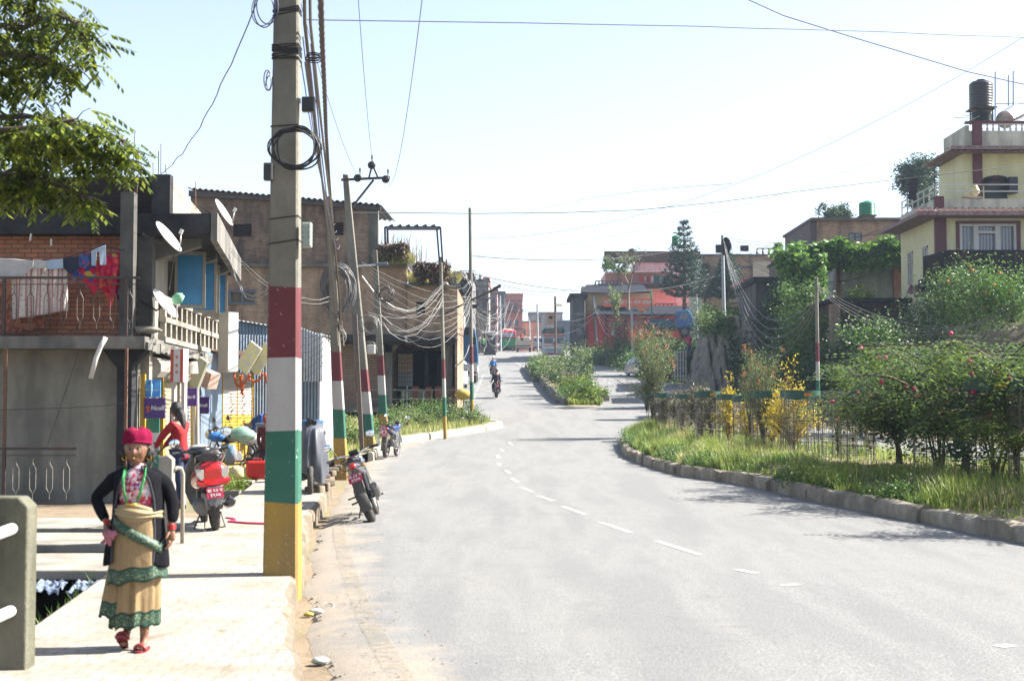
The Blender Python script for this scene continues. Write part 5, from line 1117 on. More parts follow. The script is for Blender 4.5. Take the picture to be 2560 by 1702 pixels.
def car(label,loc,rz,m,name='car',tall=0):
 t=thing(name,label,'car',loc,rz); H_=1.48+tall
 bodyprism(t,'body',[(-1.85,.25),(-1.9,.55),(-1.78,.82),(-.95,1.0),(1.75,1.02),(1.88,.8),(1.85,.25),(1.5,.22),(-1.4,.22)],1.68,m,.07); bodyprism(t,'cabin',[(-1.0,.97),(-.35,H_-.04),(.1,H_),(1.25,H_-.03),(1.72,1.0)],1.55,m,.05,.16)
 mb=MB(); mb.add([(-.66,-.985,1.02),(.66,-.985,1.02),(.56,-.42,H_-.09),(-.56,-.42,H_-.09),(-.66,-.96,1.0),(.66,-.96,1.0),(.56,-.40,H_-.11),(-.56,-.40,H_-.11)],[(0,1,2,3),(4,5,6,7),(0,1,5,4),(1,2,6,5),(2,3,7,6),(3,0,4,7)]); part(t,'windscreen',mb,glassm())
 cardoor_windows(t,9,((-.55,.35),(.42,1.2)),1.04,H_-.12,1.50)
 for s in (-1,1): mb=MB(); mb.ball((s*.62,-1.80,.70),(.16,.10,.10),12,8); part(t,'headlight',mb,clearl,smooth=True)
 mb=MB(); mb.cb((0,-1.885,.55),(.7,.04,.16)); part(t,'grille',mb,blackp); mb=MB(); mb.cb((0,-1.93,.42),(.42,.02,.11)); part(t,'number_plate',mb,plr)
 for s in (-1,1): mb=MB(); mb.ball((s*.93,-.75,1.02),(.10,.06,.07),8,6); part(t,'mirror',mb,m,smooth=True)
 for x in (-.72,.72):
  for y in (-1.2,1.2): cwheel(t,x,y,.30,.18)
 return t
g=W(1603,947,116); car('blue-grey hatchback coming down the right-hand carriageway',(g.x+.0,g.y,zr(116)),R(14),mat('blue_grey_car_paint',(.07,.13,.28),(.05,.10,.22),3,.3,coat=.7))
def van(label,loc,rz,m,cat='van'):
 t=thing('van',label,cat,loc,rz); bodyprism(t,'body',[(-1.7,.28),(-1.72,1.0),(-1.6,1.8),(-1.4,1.88),(1.1,1.88),(1.5,1.3),(1.75,.95),(1.78,.3)],1.5,m,.08,.08)
 mb=MB(); mb.cb((0,-1.68,1.45),(1.15,.03,.5),(R(-8),0,0)); part(t,'rear_window',mb,glassm())
 cardoor_windows(t,3,((-1.4,-.6),(-.5,.25),(.33,1.0)),1.2,1.65,1.48)
 for s in (-1,1): mb=MB(); mb.cb((s*.66,-1.72,.85),(.12,.03,.3)); part(t,'tail_lamp',mb,redl)
 mb=MB(); mb.cb((0,-1.75,.42),(1.5,.1,.18)); part(t,'bumper',mb,blackp,bev=.03); mb=MB(); mb.cb((0,-1.74,.7),(.4,.02,.12)); part(t,'number_plate',mb,plr)
 for x in (-.65,.65):
  for y in (-1.15,1.2): cwheel(t,x,y,.29,.17)
 return t
g=W(1137,970,95); van('white van seen from behind at the side-road corner left of the carriageway',(g.x,95,zr(95)),R(-3),white)
van('pale van beside the flatbed truck near the crest',W(1346,866,196)+Vector((0,0,-.6)),0,mat('pale_van',(.6,.6,.6),None,3,.3))
def truck(label,loc,rz,cab,bed,high=2.6,L_=5.2,tarp=None,cat='truck',face=-1,w_=2.1,name='truck'):
 """cab toward +Y*(-face); tail faces -Y when face=1"""
 t=thing(name,label,cat,loc,rz)
 bodyprism(t,'chassis',[(-L_/2,.55),(-L_/2,.8),(L_/2,.8),(L_/2,.55)],w_*.8,blackp,.02)
 bodyprism(t,'cab',[(L_/2-1.5,.7),(L_/2-1.5,2.15),(L_/2-.5,2.2),(L_/2+.02,1.45),(L_/2+.1,.7)],w_*.92,cab,.08,.06)
 mb=MB(); mb.cb((0,L_/2-.20,1.82),(w_*.75,.03,.62),(R(35),0,0)); part(t,'windscreen',mb,glassm())
 cardoor_windows(t,2,((L_/2-1.2,L_/2-.55),),1.4,1.95,w_*.92)
 for s in (-1,1): mb=MB(); mb.ball((s*w_*.36,L_/2+.1,.95),(.13,.06,.12),10,6); part(t,'headlight',mb,clearl,smooth=True)
 mb=MB(); z0=.85;
 for s in (-1,1): mb.box(s*w_/2-.04,s*w_/2+.04,-L_/2,L_/2-1.6,z0,z0+.6)
 mb.box(-w_/2,w_/2,-L_/2-.04,-L_/2+.04,z0,z0+.6); mb.box(-w_/2,w_/2,L_/2-1.66,L_/2-1.58,z0,z0+.9); mb.box(-w_/2,w_/2,-L_/2,L_/2-1.6,z0-.05,z0); part(t,'bed',mb,bed)
 if tarp:
  mb=MB(); mb.grid(lambda u,v:((w_*.52)*math.cos(math.pi*u)*(1 if 0<u<1 else 1),-L_/2+(L_-1.7)*v,1.3+(high-1.3)*min(1,1.6*math.sin(math.pi*u))+.04*math.sin(v*14+u*5)),14,12); n=15; mb.f.append(tuple(range(n))); mb.mi.append(0); part(t,'tarpaulin',mb,tarp,smooth=40)
 for s in (-1,1): mb=MB(); mb.cb((s*w_*.4,-L_/2-.05,.75),(.2,.03,.1)); part(t,'tail_lamp',mb,redl)
 mb=MB(); mb.cb((0,-L_/2-.06,.6),(w_,.06,.1)); part(t,'bumper',mb,white)
 for x in (-w_*.42,w_*.42):
  for y in (-L_/2+.9,L_/2-.8): cwheel(t,x,y,.42,.26)
 return t
bt=mat('blue_tarpaulin',(.02,.12,.26),(.015,.09,.20),3,.5,bmp=.2);
truck('truck with a dark blue tarpaulin parked beyond the kerb corner behind the white van',(W(1158,0,103).x,104,zr(103)),0,bluep2,white,high=3.9,tarp=bt,w_=2.2)
truck('small blue pickup truck parked on the bank in front of the red shop',(W(1672,0,115).x,115,W(1690,843,115).z),R(-97),mat('pickup_blue',(.04,.20,.50),(.03,.16,.42),3,.35),mat('pickup_bed_teal',(.04,.14,.22),None,3,.4),w_=1.6,L_=3.9)
truck('white flatbed truck seen from behind near the crest, right of the bus',(W(1309,0,190).x,190,zr(190)),0,white,mat('cream_bed',(.62,.58,.50),None,3,.5),w_=2.0)
t=thing('bus','green and red bus seen from behind at the crest of the road','bus',(W(1267,0,206).x,211,zr(209)),R(2))
bodyprism(t,'lower_body',[(-5,.35),(-5.05,.9),(-5,1.75),(5,1.75),(5,.35)],2.4,mat('bus_green',(.03,.30,.10),(.025,.24,.08),3,.4),.06); bodyprism(t,'upper_body',[(-5.01,1.752),(-4.9,2.75),(-4.6,3.0),(4.8,3.0),(5,1.752)],2.42,mat('bus_red',(.42,.04,.06),(.34,.03,.05),3,.4),.1,.05)
mb=MB(); mb.cb((0,-5.0,2.28),(1.7,.06,.6),(R(-6),0,0)); part(t,'rear_window',mb,glassm('bus_glass',(.10,.13,.15),.2)); letter(t,'DELUXE',.3,wht,(0,-5.06,2.32)); letter(t,'PUBLIC BUS',.16,wht,(0,-5.08,1.35))
for k in range(7):
 for s in (-1,1): mb=MB(); mb.cb((s*1.2,-4.1+k*1.25,2.25),(.03,1.05,.62)); part(t,'window',mb,glassm())
mb=MB(); mb.cb((0,-5.1,.45),(2.3,.15,.22)); part(t,'bumper',mb,blackp)
for s in (-1,1): mb=MB(); mb.cb((s*1.0,-5.07,.95),(.18,.04,.34)); part(t,'tail_lamp',mb,redl)
mb=MB(); mb.cb((.2,-.5,3.12),(1.5,4,.16));
for k in range(6): mb.ball((-.5+.25*k,-4+.4*k,3.12),(.3,.3,.18),8,6)
part(t,'roof_luggage',mb,mat('mixed_luggage',(.5,.12,.08),(.6,.55,.5),3,.7),smooth=40)
for x in (-1.0,1.0):
 for y in (-3.2,3.2): cwheel(t,x,y,.5,.3)
Lr=thing('lorry','decorated lorry with a blue and white painted front coming over the crest','lorry',(W(1383,0,148).x,150.5,zr(149)),R(180))
bw=2.35
bodyprism(Lr,'cab',[(3.0,.75),(3.05,1.5),(2.95,1.6),(2.85,2.75),(1.3,2.75),(1.3,.75)],bw,mat('lorry_paint',(.25,.55,.85),(.95,.95,.95),5,.4),.05)
mb=MB(); mb.box(-bw/2,bw/2,-3.5,1.25,1.0,3.15); part(Lr,'cargo_body',mb,mat('lorry_side',(.30,.10,.07),(.10,.25,.15),2,.6)); mb=MB(); mb.prism([(-1.25,3.15),(-.9,3.5),(.9,3.5),(1.25,3.15)],-3.5,1.6,'y'); part(Lr,'green_tarpaulin',mb,mat('green_tarp',(.03,.22,.12),(.02,.16,.09),3,.6))
for s in (-1,1): mb=MB(); mb.cb((s*.56,2.95,2.08),(.90,.05,.58),(R(-5),0,0)); part(Lr,'windscreen',mb,glassm())
mb=MB(); mb.cb((0,2.93,2.62),(2.2,.12,.2)); mb.cb((0,3.02,1.55),(2.25,.08,.12)); part(Lr,'red_trim',mb,redpt); mb=MB();
for k in range(5): mb.cb((0,3.0,2.86+.10*k),(1.9-.12*k,.1,.05))
part(Lr,'roof_slats',mb,mat('decor_wood',(.5,.3,.2),(.3,.2,.15),9,.6)); mb=MB()
for k in range(10): mb.cb((-1+.22*k,3.08,1.3),(.13,.03,.16))
part(Lr,'painted_panel',mb,wht,split=False); mb=MB(); mb.cb((0,3.07,1.44),(2.3,.03,.10)); mb.cb((0,2.99,1.66),(2.2,.03,.08)); mb.cb((0,3.09,.86),(2.3,.03,.07)); part(Lr,'white_band',mb,mat('bright_white',(1,1,1),(1,1,1),3,.4),split=True)
mb=MB(); mb.cb((0,3.05,1.05),(1.6,.05,.3)); part(Lr,'grille',mb,mat('teal_grille',(.05,.3,.3),(.6,.6,.6),12,.4))
for s in (-1,1): mb=MB(); mb.tube([(s*.85,3.04,1.02),(s*.85,3.12,1.02)],.13,12); part(Lr,'headlight',mb,clearl)
mb=MB(); mb.cb((0,3.15,.68),(2.3,.15,.28)); part(Lr,'bumper',mb,mat('lorry_bumper',(.05,.08,.2),(.4,.1,.1),9,.4)); mb=MB(); mb.cb((0,3.25,.66),(.5,.02,.14)); part(Lr,'number_plate',mb,plr); mb=MB(); mb.prism([(-.12,1.68),(.12,1.68),(0,2.0)],3.02,3.06,'y'); part(Lr,'pennant',mb,mat('orange_red_flag',(.75,.10,.03),None,3,.6))
for s in (-1,1): mb=MB(); mb.cb((s*1.32,2.9,2.1),(.14,.06,.34)); part(Lr,'mirror',mb,blackp)
for x in (-.95,.95):
 for y in (-2.3,2.3): cwheel(Lr,x,y,.5,.3)
# ================================================================ PEOPLE
skin_=mat('brown_skin',(.26,.125,.07),(.20,.09,.05),9,.5,bmp=.12,bsc=60,spec=.5); skino=mat('weathered_skin',(.42,.21,.115),(.22,.10,.055),34,.45,bmp=.35,bsc=70,spec=.5); hairm=mat('black_hair',(.012,.010,.010),(.03,.026,.024),60,.45,stretch=(1,1,.15),bmp=.4)
def skinmesh(nodes,edges,root,sub=2,mirror=False):
 names=list(nodes); me=bpy.data.meshes.new('s'); idx={n:i for i,n in enumerate(names)}
 me.from_pydata([nodes[n][:3] for n in names],[(idx[a],idx[b]) for a,b in edges],[]); o=bpy.data.objects.new('s',me); COL.objects.link(o)
 m=o.modifiers.new('k','SKIN'); m.use_smooth_shade=True; sv=me.skin_vertices[0].data
 for n in names:
  r_=nodes[n][3]; sv[idx[n]].radius=(r_,r_) if not hasattr(r_,'__len__') else r_
  sv[idx[n]].use_root=(n==root)
 s2=o.modifiers.new('u','SUBSURF'); s2.levels=sub; s2.render_levels=sub
 dg=bpy.context.evaluated_depsgraph_get(); dg.update(); out=bpy.data.meshes.new_from_object(o.evaluated_get(dg)); bpy.data.objects.remove(o); bpy.data.meshes.remove(me); return out
def memb(me,mb,M=None):
 vs=[v.co.copy() for v in me.vertices]; mb.add(vs,[tuple(p.vertices) for p in me.polygons],M); return mb
def chain(*n): return list(zip(n,n[1:]))
def gauss(d,c,s): return math.exp(-sum(((d[i]-c[i])/s[i])**2 for i in range(3)))
def headmesh(c,rx,ry,rz_,turn=0,tilt=0,age=0,res=(40,34)):
 """a head with brow, sockets, nose, lips, cheeks, chin and ears; face toward -Y before the turn"""
 mb=MB(); M=Matrix.Translation(c)@Euler((tilt,0,turn)).to_matrix().to_4x4()
 def f(d):
  k=1.0
  if d.y<.2:
   k+=.20*gauss(d,(0,-1,-.20),(.13,.5,.10))+.13*gauss(d,(0,-1,-.05),(.09,.5,.16))+.05*gauss(d,(.16,-1,-.24),(.08,.5,.06))+.05*gauss(d,(-.16,-1,-.24),(.08,.5,.06))
   for s in (-1,1): k-=.11*gauss(d,(s*.34,-.95,.06),(.17,.5,.10)); k+=.05*gauss(d,(s*.32,-.95,.22),(.22,.5,.07)); k+=.05*gauss(d,(s*.52,-.8,-.16),(.17,.4,.14)); k-=(.03+.05*age)*gauss(d,(s*.5,-.75,-.48),(.13,.4,.16)); k-=.035*age*gauss(d,(s*.24,-.95,-.42),(.05,.5,.16))
   k+=.055*gauss(d,(0,-.95,-.47),(.17,.5,.05))+.055*gauss(d,(0,-.93,-.58),(.15,.5,.045))-.035*gauss(d,(0,-.95,-.525),(.2,.5,.02)); k+=.085*gauss(d,(0,-.85,-.82),(.22,.5,.14))
  return k
 def g(u,v):
  a=2*math.pi*u; b=math.pi*(v-.5); d=Vector((math.cos(a)*math.cos(b),math.sin(a)*math.cos(b),math.sin(b))); k=f(d); j=1-.30*sstep(0,-1,d.z) if False else 1
  w_=1-.34*max(0,-d.z)**1.3; y_=1-.12*max(0,-d.z)
  return (d.x*rx*k*w_,d.y*ry*k*(y_ if d.y<0 else y_*(1-.25*max(0,-d.z))),d.z*rz_*(1 if d.z>0 else 1.06))
 mb.grid(g,res[0],res[1],True,M)
 for s in (-1,1):
  E=M@Matrix.Translation((s*rx*.97,.01,-.06*rz_))@Euler((0,s*R(12),s*R(-22))).to_matrix().to_4x4(); mb.ball((0,0,0),(rx*.12,ry*.2,rz_*.26),8,8,E)
 return mb,M
def eyes(par,M,rx,ry,rz_):
 for s in (-1,1):
  mb=MB(); c=(s*rx*.36,-ry*.80,rz_*.05); mb.ball(c,(rx*.17,ry*.10,rz_*.065),10,8,M); e=part(par,'eye',mb,mat('eye_white',(.30,.27,.24),None,9,.3),smooth=True)
  mb=MB(); mb.ball((c[0],c[1]-ry*.07,c[2]),(rx*.08,ry*.05,rz_*.055),8,6,M); part(e,'iris',mb,blackp,smooth=True)
  mb=MB(); mb.tube([M@Vector((s*rx*.18,-ry*.93,rz_*.21)),M@Vector((s*rx*.36,-ry*.93,rz_*.26)),M@Vector((s*rx*.56,-ry*.80,rz_*.20))],rx*.035,5); part(par,'eyebrow',mb,hairm)
def hand(mb,wrist,dirv,palm_n,side,s=1.0,curl=.5):
 """palm with four unequal bent fingers and a thumb on the side, added into mb"""
 d=Vector(dirv).normalized(); n=Vector(palm_n); n=(n-d*n.dot(d)).normalized(); x=d.cross(n)*side; wrist=Vector(wrist)
 P_=lambda a,b,c: wrist+d*a*s+x*b*s+n*c*s
 nodes={'w':(*P_(-.03,0,0),(.020*s,.017*s)),'p1':(*P_(.02,0,0),(.028*s,.015*s)),'p2':(*P_(.055,.0,0),(.034*s,.014*s)),'p3':(*P_(.078,0,.003),(.033*s,.011*s))}
 memb(skinmesh(nodes,chain('w','p1','p2','p3'),'w',1),mb)
 for i,(o,l) in enumerate(((.029,.062),(.010,.072),(-.010,.068),(-.028,.052))):
  c=curl*(1+.12*i); a=P_(.070,o,0); b=a+(d*math.cos(c*.5)+n*math.sin(c*.5))*l*.45*s; e=b+(d*math.cos(c*1.2)+n*math.sin(c*1.2))*l*.33*s; f_=e+(d*math.cos(c*1.8)+n*math.sin(c*1.8))*l*.25*s
  memb(skinmesh({'a':(*a,.0088*s),'b':(*b,.0083*s),'c':(*e,.0075*s),'d':(*f_,.006*s)},chain('a','b','c','d'),'a',1),mb)
 a=P_(.015,.024,.002); b=P_(.042,.045,.012); e=P_(.066,.052,.020); memb(skinmesh({'a':(*a,.011*s),'b':(*b,.0095*s),'c':(*e,.0075*s)},chain('a','b','c'),'a',1),mb)
WB=Vector((-2.485,9.35,0)); wm=thing('person','elderly woman in crimson knit cap, black cardigan and tan sari with green borders walking forward','person',WB)
bd=MB(); r_=.05
nodes={'pel':(0,.02,.78,.10),'wai':(0,.02,.90,.088),'che':(0,.02,1.06,.10),'upc':(0,.03,1.13,.062),'nk':(-.004,.03,1.215,.045),'nk2':(-.01,.02,1.27,.043),
'sl':(-.130,.035,1.145,.036),'el':(-.305,.09,1.0,.033),'wl':(-.21,.0,.83,.021),'sr':(.125,.03,1.145,.036),'er':(.205,.06,.985,.034),'wr':(.222,.0,.80,.021),
'hl':(-.08,.02,.74,.07),'kl':(-.075,-.03,.42,.05),'al':(-.09,.14,.15,.03),'fl':(-.085,.03,.06,.026),'hr':(.07,.02,.74,.07),'kr':(.06,-.04,.42,.05),'ar':(.052,.0,.085,.030),'fr':(.055,-.03,.038,.027),'tr':(.06,-.13,.026,.02),'tl':(-.085,-.04,.035,.02)}
ed=chain('pel','wai','che','upc','nk','nk2')+chain('upc','sl','el','wl')+chain('upc','sr','er','wr')+chain('pel','hl','kl','al','fl','tl')+chain('pel','hr','kr','ar','fr','tr')
memb(skinmesh(nodes,ed,'pel',2),bd)
hm,HM=headmesh(Vector((-.014,-.005,1.325)),.077,.092,.112,turn=R(3),tilt=R(4),age=1,res=(56,48)); bd.add(hm.v,hm.f)
hand(bd,(-.205,-.01,.815),(.25,-.35,-.9),(.9,.3,.1),-1,1.0,.9); hand(bd,(.223,-.005,.79),(.0,-.12,-1),(-1,.1,0),-1,1.0,.45)
body=part(wm,'body',bd,skino,smooth=True); eyes(body,HM,.077,.092,.112)
mb=MB(); mb.ball((0,-.094,-.062),(.024,.010,.006),10,6,HM); part(body,'lips',mb,mat('dark_lips',(.16,.05,.045),None,9,.4),smooth=True)
gold=mat('gold',(.75,.46,.08),(.65,.38,.05),9,.25,metal=.8)
mb=MB(); mb.ball((.004,-.108,-.052),(.005,.004,.007),8,6,HM); part(body,'nose_ring',mb,gold,smooth=True)
for s in (-1,1):
 mb=MB(); c=HM@Vector((s*.082,.005,-.062)); mb.tube([c+Vector((.014*math.cos(a),-.012*math.sin(a)*0,.015*math.sin(a))) for a in np.linspace(0,6.28,15)[:-1]],.0045,6,closed=True); part(wm,'earring',mb,gold,smooth=True,split=False)
mb=MB(); HH=HM@Matrix.Translation((0,.022,.012)); mb.ball((0,0,0),(.086,.095,.108),24,16,HH)
for s in (-1,1):
 c=HM@Vector((s*.084,.035,-.035)); mb.ball(c,(.026,.045,.052),12,8,fn=lambda d:1+.15*math.sin(9*d.z+5*d.x))
mb.ball(HM@Vector((.02,.08,-.05)),(.07,.05,.06),12,8); hr_=part(wm,'hair',mb,hairm,smooth=True)
mb=MB(); r0=random.Random(4)
for k in range(90):
 s=(-1,1)[k>=45]; c=HM@Vector((s*r0.uniform(.07,.11),r0.uniform(-.01,.07),r0.uniform(-.085,.02))); mb.tube([c,c+Vector((s*r0.uniform(-.005,.02),r0.uniform(-.01,.01),-.022)),c+Vector((s*r0.uniform(-.01,.03),r0.uniform(-.02,.02),-.045))],.0022,3)
hl_=MB(); n=len(mb.v)//2; o=len(mb.f)//2; hl_.v=mb.v[n:]; hl_.f=[tuple(i-n for i in f) for f in mb.f[o:]]; hl_.mi=[0]*len(hl_.f); mb.v=mb.v[:n]; mb.f=mb.f[:o]; mb.mi=mb.mi[:o]; part(hr_,'hair_lock',mb,hairm,split=False); part(hr_,'hair_lock',hl_,hairm,split=False)
def cap(u,v):
 a=2*math.pi*u; b=v*math.pi/2; fr_=max(0,-math.sin(a)); rr_=.090+.006*math.sin(3*a)+.004*math.sin(7*a+2*v)+.010*v*(1-v)*4; sag=.018*fr_*(1-v)
 return (rr_*math.cos(a)*math.cos(b*.96)**.62,.012+1.05*rr_*math.sin(a)*math.cos(b*.96)**.62,.038+sag+.098*math.sin(b)**.8+.008*math.sin(2*a+1)*v)
mb=MB(); mb.grid(cap,40,14,True,HM); kn=mat('crimson_knit',(.36,.012,.075),(.26,.008,.05),60,.95,bmp=.7,bsc=150,spec=.1); cp=part(wm,'knit_cap',mb,kn,smooth=True)
mb=MB(); mb.tube([HM@Vector((.091*math.cos(a),.012+.098*math.sin(a),.036+.018*max(0,-math.sin(a)))) for a in np.linspace(0,6.2832,37)[:-1]],.0105,8,closed=True); part(cp,'cap_brim',mb,kn,smooth=True)
mb=MB();
for k in range(5): mb.ball((.0+.02*k-.01,-.035+.01*k,.128-.002*k*k),(.016,.010,.007),8,6,HM)
part(cp,'cap_flower',mb,mat('orange_red_knit',(.70,.10,.04),(.6,.06,.04),40,.9),smooth=True)
flo,nt,b,o=_mk('floral_blouse_cloth'); tc=N(nt,'TexCoord'); vo=N(nt,'TexVoronoi',Scale=48); L(nt,tc.outputs['Object'],vo.inputs[0]); sp=N(nt,'SeparateColor'); L(nt,vo.outputs['Color'],sp.inputs[0])
rp=ramp(nt,sp.outputs[0],[(.0,(.30,.02,.05)),(.24,(.42,.04,.07)),(.42,(.55,.30,.28)),(.6,(.38,.34,.42)),(.78,(.62,.52,.48)),(.92,(.25,.03,.12))]); rp.color_ramp.interpolation='CONSTANT'; L(nt,rp.outputs[0],b.inputs['Base Color']); b.inputs['Roughness'].default_value=.85; bump(nt,b,noise(nt,tc.outputs['Object'],22,4),.4,.01)
def ring(cx,cy,z,rx,ry,n=48,fold=0,fk=9,ph=0,e=1.0,tx=0,ty=0):
 out=[]
 for k in range(n):
  a=2*math.pi*k/n; q=1+fold*math.sin(fk*a+ph)+fold*.5*math.sin(fk*1.7*a+ph*2+1); c,s=math.cos(a),math.sin(a)
  out.append((cx+rx*q*abs(c)**e*(1 if c>0 else -1),cy+ry*q*abs(s)**e*(1 if s>0 else -1),z+tx*c+ty*s))
 return out
mb=MB(); mb.loft([ring(-.003,.02,.84,.125,.105,fold=.02),ring(0,.015,.90,.122,.105,fold=.03,ph=1),ring(0,.01,.98,.124,.108,fold=.015,ph=2),ring(0,.008,1.06,.132,.112,fold=.01,ph=2),ring(0,.015,1.13,.138,.098),ring(-.002,.02,1.175,.11,.075),ring(-.004,.022,1.20,.062,.056),ring(-.006,.018,1.225,.048,.048),ring(-.006,.02,1.23,.040,.040)])
part(wm,'blouse',mb,flo,smooth=True)
card=mat('black_knit_cardigan',(.006,.006,.010),(.014,.014,.02),40,.95,bmp=.8,bsc=120,spec=.15)
def cardi(u,v):
 z=1.212-.645*v                                     # shoulder to hem
 op=R(30)+R(26)*sstep(0,.45,v)-R(14)*sstep(.6,1,v)  # half opening in front
 a=-math.pi/2+op+(2*math.pi-2*op)*u; f=1+.035*math.sin(7*a+3*v)*v
 rx=.062+.096*sstep(0,.13,v)-.008*math.sin(math.pi*v)+.035*sstep(.5,1,v); ry=.07+.06*sstep(0,.12,v)+.01*v
 x=rx*f*math.cos(a); y=.03+ry*f*math.sin(a)
 if u<.12 or u>.88: x*=1+.0*v; y-=.018*sstep(.1,.6,v)
 if u>.5: x-=.02*v;
 hem=.03*math.sin(5*u*math.pi) if v>.9 else 0
 return (x,y,z-hem*(v-.9)*8+(.012 if u>.5 else 0)*v)
mb=MB(); mb.grid(cardi,56,36); co_=part(wm,'cardigan',mb,card,smooth=True); sm=co_.modifiers.new('t','SOLIDIFY'); sm.thickness=.012; sm.offset=1
sl=MB(); wob=lambda k:(.004*math.sin(k*2.3))
memb(skinmesh({'s0':(-.05,.03,1.165,.052),'s':(-.135,.032,1.150,.062),'m':(-.225,.065,1.075,.048),'e':(-.31,.09,.995,.045),'f':(-.265,.05,.915,.040),'w':(-.216,.012,.845,.034)},chain('s0','s','m','e','f','w'),'s',2),sl); part(co_,'sleeve',sl,card,smooth=True)
sl=MB(); memb(skinmesh({'s0':(.05,.03,1.165,.052),'s':(.135,.026,1.148,.062),'m':(.178,.045,1.07,.051),'e':(.212,.055,.985,.049),'f':(.228,.03,.90,.044),'w':(.226,.004,.825,.037)},chain('s0','s','m','e','f','w'),'s',2),sl); part(co_,'sleeve',sl,card,smooth=True)
mb=MB();
for side in (0,1):
 P_=[Vector(cardi(.0 if side else 1.0,v)) for v in np.linspace(0,1,24)]; mb.tube([p+Vector((0,-.006,0)) for p in P_],.010,6)
part(co_,'button_band',mb,mat('grey_knit_trim',(.05,.05,.065),(.08,.08,.10),60,.9,bmp=.5,bsc=150),smooth=True,split=True)
tan=mat('tan_sari_silk',(.42,.29,.14),(.33,.22,.10),10,.55,bmp=.25,bsc=24,stretch=(6,6,1)); gb,nt,b,o=_mk('green_sari_border'); tc=N(nt,'TexCoord'); n1=noise(nt,tc.outputs['Object'],70,3); L(nt,ramp(nt,n1,[(.52,(.01,.045,.03)),(.60,(.12,.14,.06))]).outputs[0],b.inputs['Base Color']); b.inputs['Roughness'].default_value=.55
gd=mat('dark_green_edge',(.006,.04,.028),(.01,.055,.035),20,.5)
def skirt(par,name,ztop,zbot,bands,rt,rb,cx,fold,fk,diag,ph=0,tw=0,nz=70,zc=(0,0),nu=120):
 mb=MB(); vs=[]
 for j in range(nz+1):
  v=j/nz
  for i in range(nu):
   a=2*math.pi*i/nu; zb=zbot+diag*math.cos(a)+.010*math.sin(fk*a); z=ztop+(zb-ztop)*v; rx=rt[0]+(rb[0]-rt[0])*v**.8; ry=rt[1]+(rb[1]-rt[1])*v**.8
   f=1+fold*v**.7*(math.sin(fk*a+ph+tw*v)+.5*math.sin(fk*1.6*a+ph*2)); vs.append((cx+zc[0]*v+rx*f*math.cos(a),.015+zc[1]*v+ry*f*math.sin(a),z))
 o=len(mb.v); mb.v+=vs
 for j in range(nz):
  z_from=(1-(j+.5)/nz)*abs(ztop-zbot)
  m=0
  for (a0,a1,mi) in bands:
   if a0<=z_from<a1: m=mi
  for i in range(nu): mb.f.append((j*nu+i,j*nu+(i+1)%nu,(j+1)*nu+(i+1)%nu,(j+1)*nu+i)); mb.mi.append(m)
 po=part(par,name,mb,[tan,gb,gd],smooth=True); s_=po.modifiers.new('t','SOLIDIFY'); s_.thickness=.004; s_.offset=0; return po
BD=[(0,.014,2),(.014,.085,1),(.085,.10,2)]
sari=skirt(wm,'sari',.93,.155,BD,(.135,.115),(.152,.145),.0,.085,9,0.012,nz=90,tw=1.2,zc=(-.02,.01))
skirt(sari,'lower_pleat',.60,.225,BD,(.06,.05),(.085,.08),-.125,.12,5,.0,ph=1,nz=50,zc=(-.03,-.03))
skirt(sari,'outer_wrap',.90,.455,BD,(.150,.125),(.198,.16),-.002,.03,7,.028,ph=2,nz=60,zc=(0,0))
mb=MB(); M_=[]
for k in range(25):
 t=k/24; a=R(205)+R(135)*t; z=.865-.20*t; rx,ry=.166+.018*t,.140+.008*t
 mb.v+= [(rx*math.cos(a),.015+ry*math.sin(a)-.006,z+.036),(rx*1.03*math.cos(a),.015+ry*1.03*math.sin(a)-.012,z),(rx*1.03*math.cos(a),.015+ry*1.03*math.sin(a)-.010,z-.036)]
for k in range(24):
 for q in (0,1): mb.f.append((3*k+q,3*k+q+1,3*k+q+4,3*k+q+3)); mb.mi.append(0)
so_=part(sari,'sash',mb,gb,smooth=True); s_=so_.modifiers.new('t','SOLIDIFY'); s_.thickness=.008
mb=MB(); rg=[]
for k in range(26):
 v=k/25; z=.955-.125*v; rr_=.128+.034*math.sin(math.pi*min(1,v*1.1))**.7+.0055*math.sin(v*24)
 rg.append([(rr_*1.04*math.cos(q),.012+rr_*.90*math.sin(q),z-.012*math.sin(q+1.2)+.008*math.sin(3*q+v*5)) for q in np.linspace(0,6.2832,49)[:-1]])
mb.loft(rg,False,False); wf_=part(sari,'waist_wrap',mb,mat('cream_waist_cloth',(.50,.40,.22),(.40,.30,.15),9,.6,bmp=.3),smooth=True); s_=wf_.modifiers.new('t','SOLIDIFY'); s_.thickness=.006
grn=mat('green_glass_beads',(.01,.32,.05),(.02,.45,.08),200,.2,coat=.8,bmp=.6,bsc=220)
for s,x0,x1 in ((-1,-.068,-.036),(1,.058,.022)):
 for k in range(3):
  mb=MB(); mb.tube([(x0*.8,.02,1.215),(x0+s*.004*k,-.055-.01*k,1.19),(x0*1.02+s*.004*k,-.105,1.13),((x0+x1)/2+s*.006+s*.003*k,-.128,1.05),(x1+s*.004*k,-.134,.975)],.0058,8); part(wm,'necklace_strand',mb,grn,smooth=True)
mb=MB(); mb.tube([(-.046,-.138,.967),(.026,-.138,.965)],.008,8); part(wm,'gold_pendant',mb,gold,smooth=True)
bang=mat('red_bangle',(.55,.02,.03),(.6,.05,.04),30,.3)
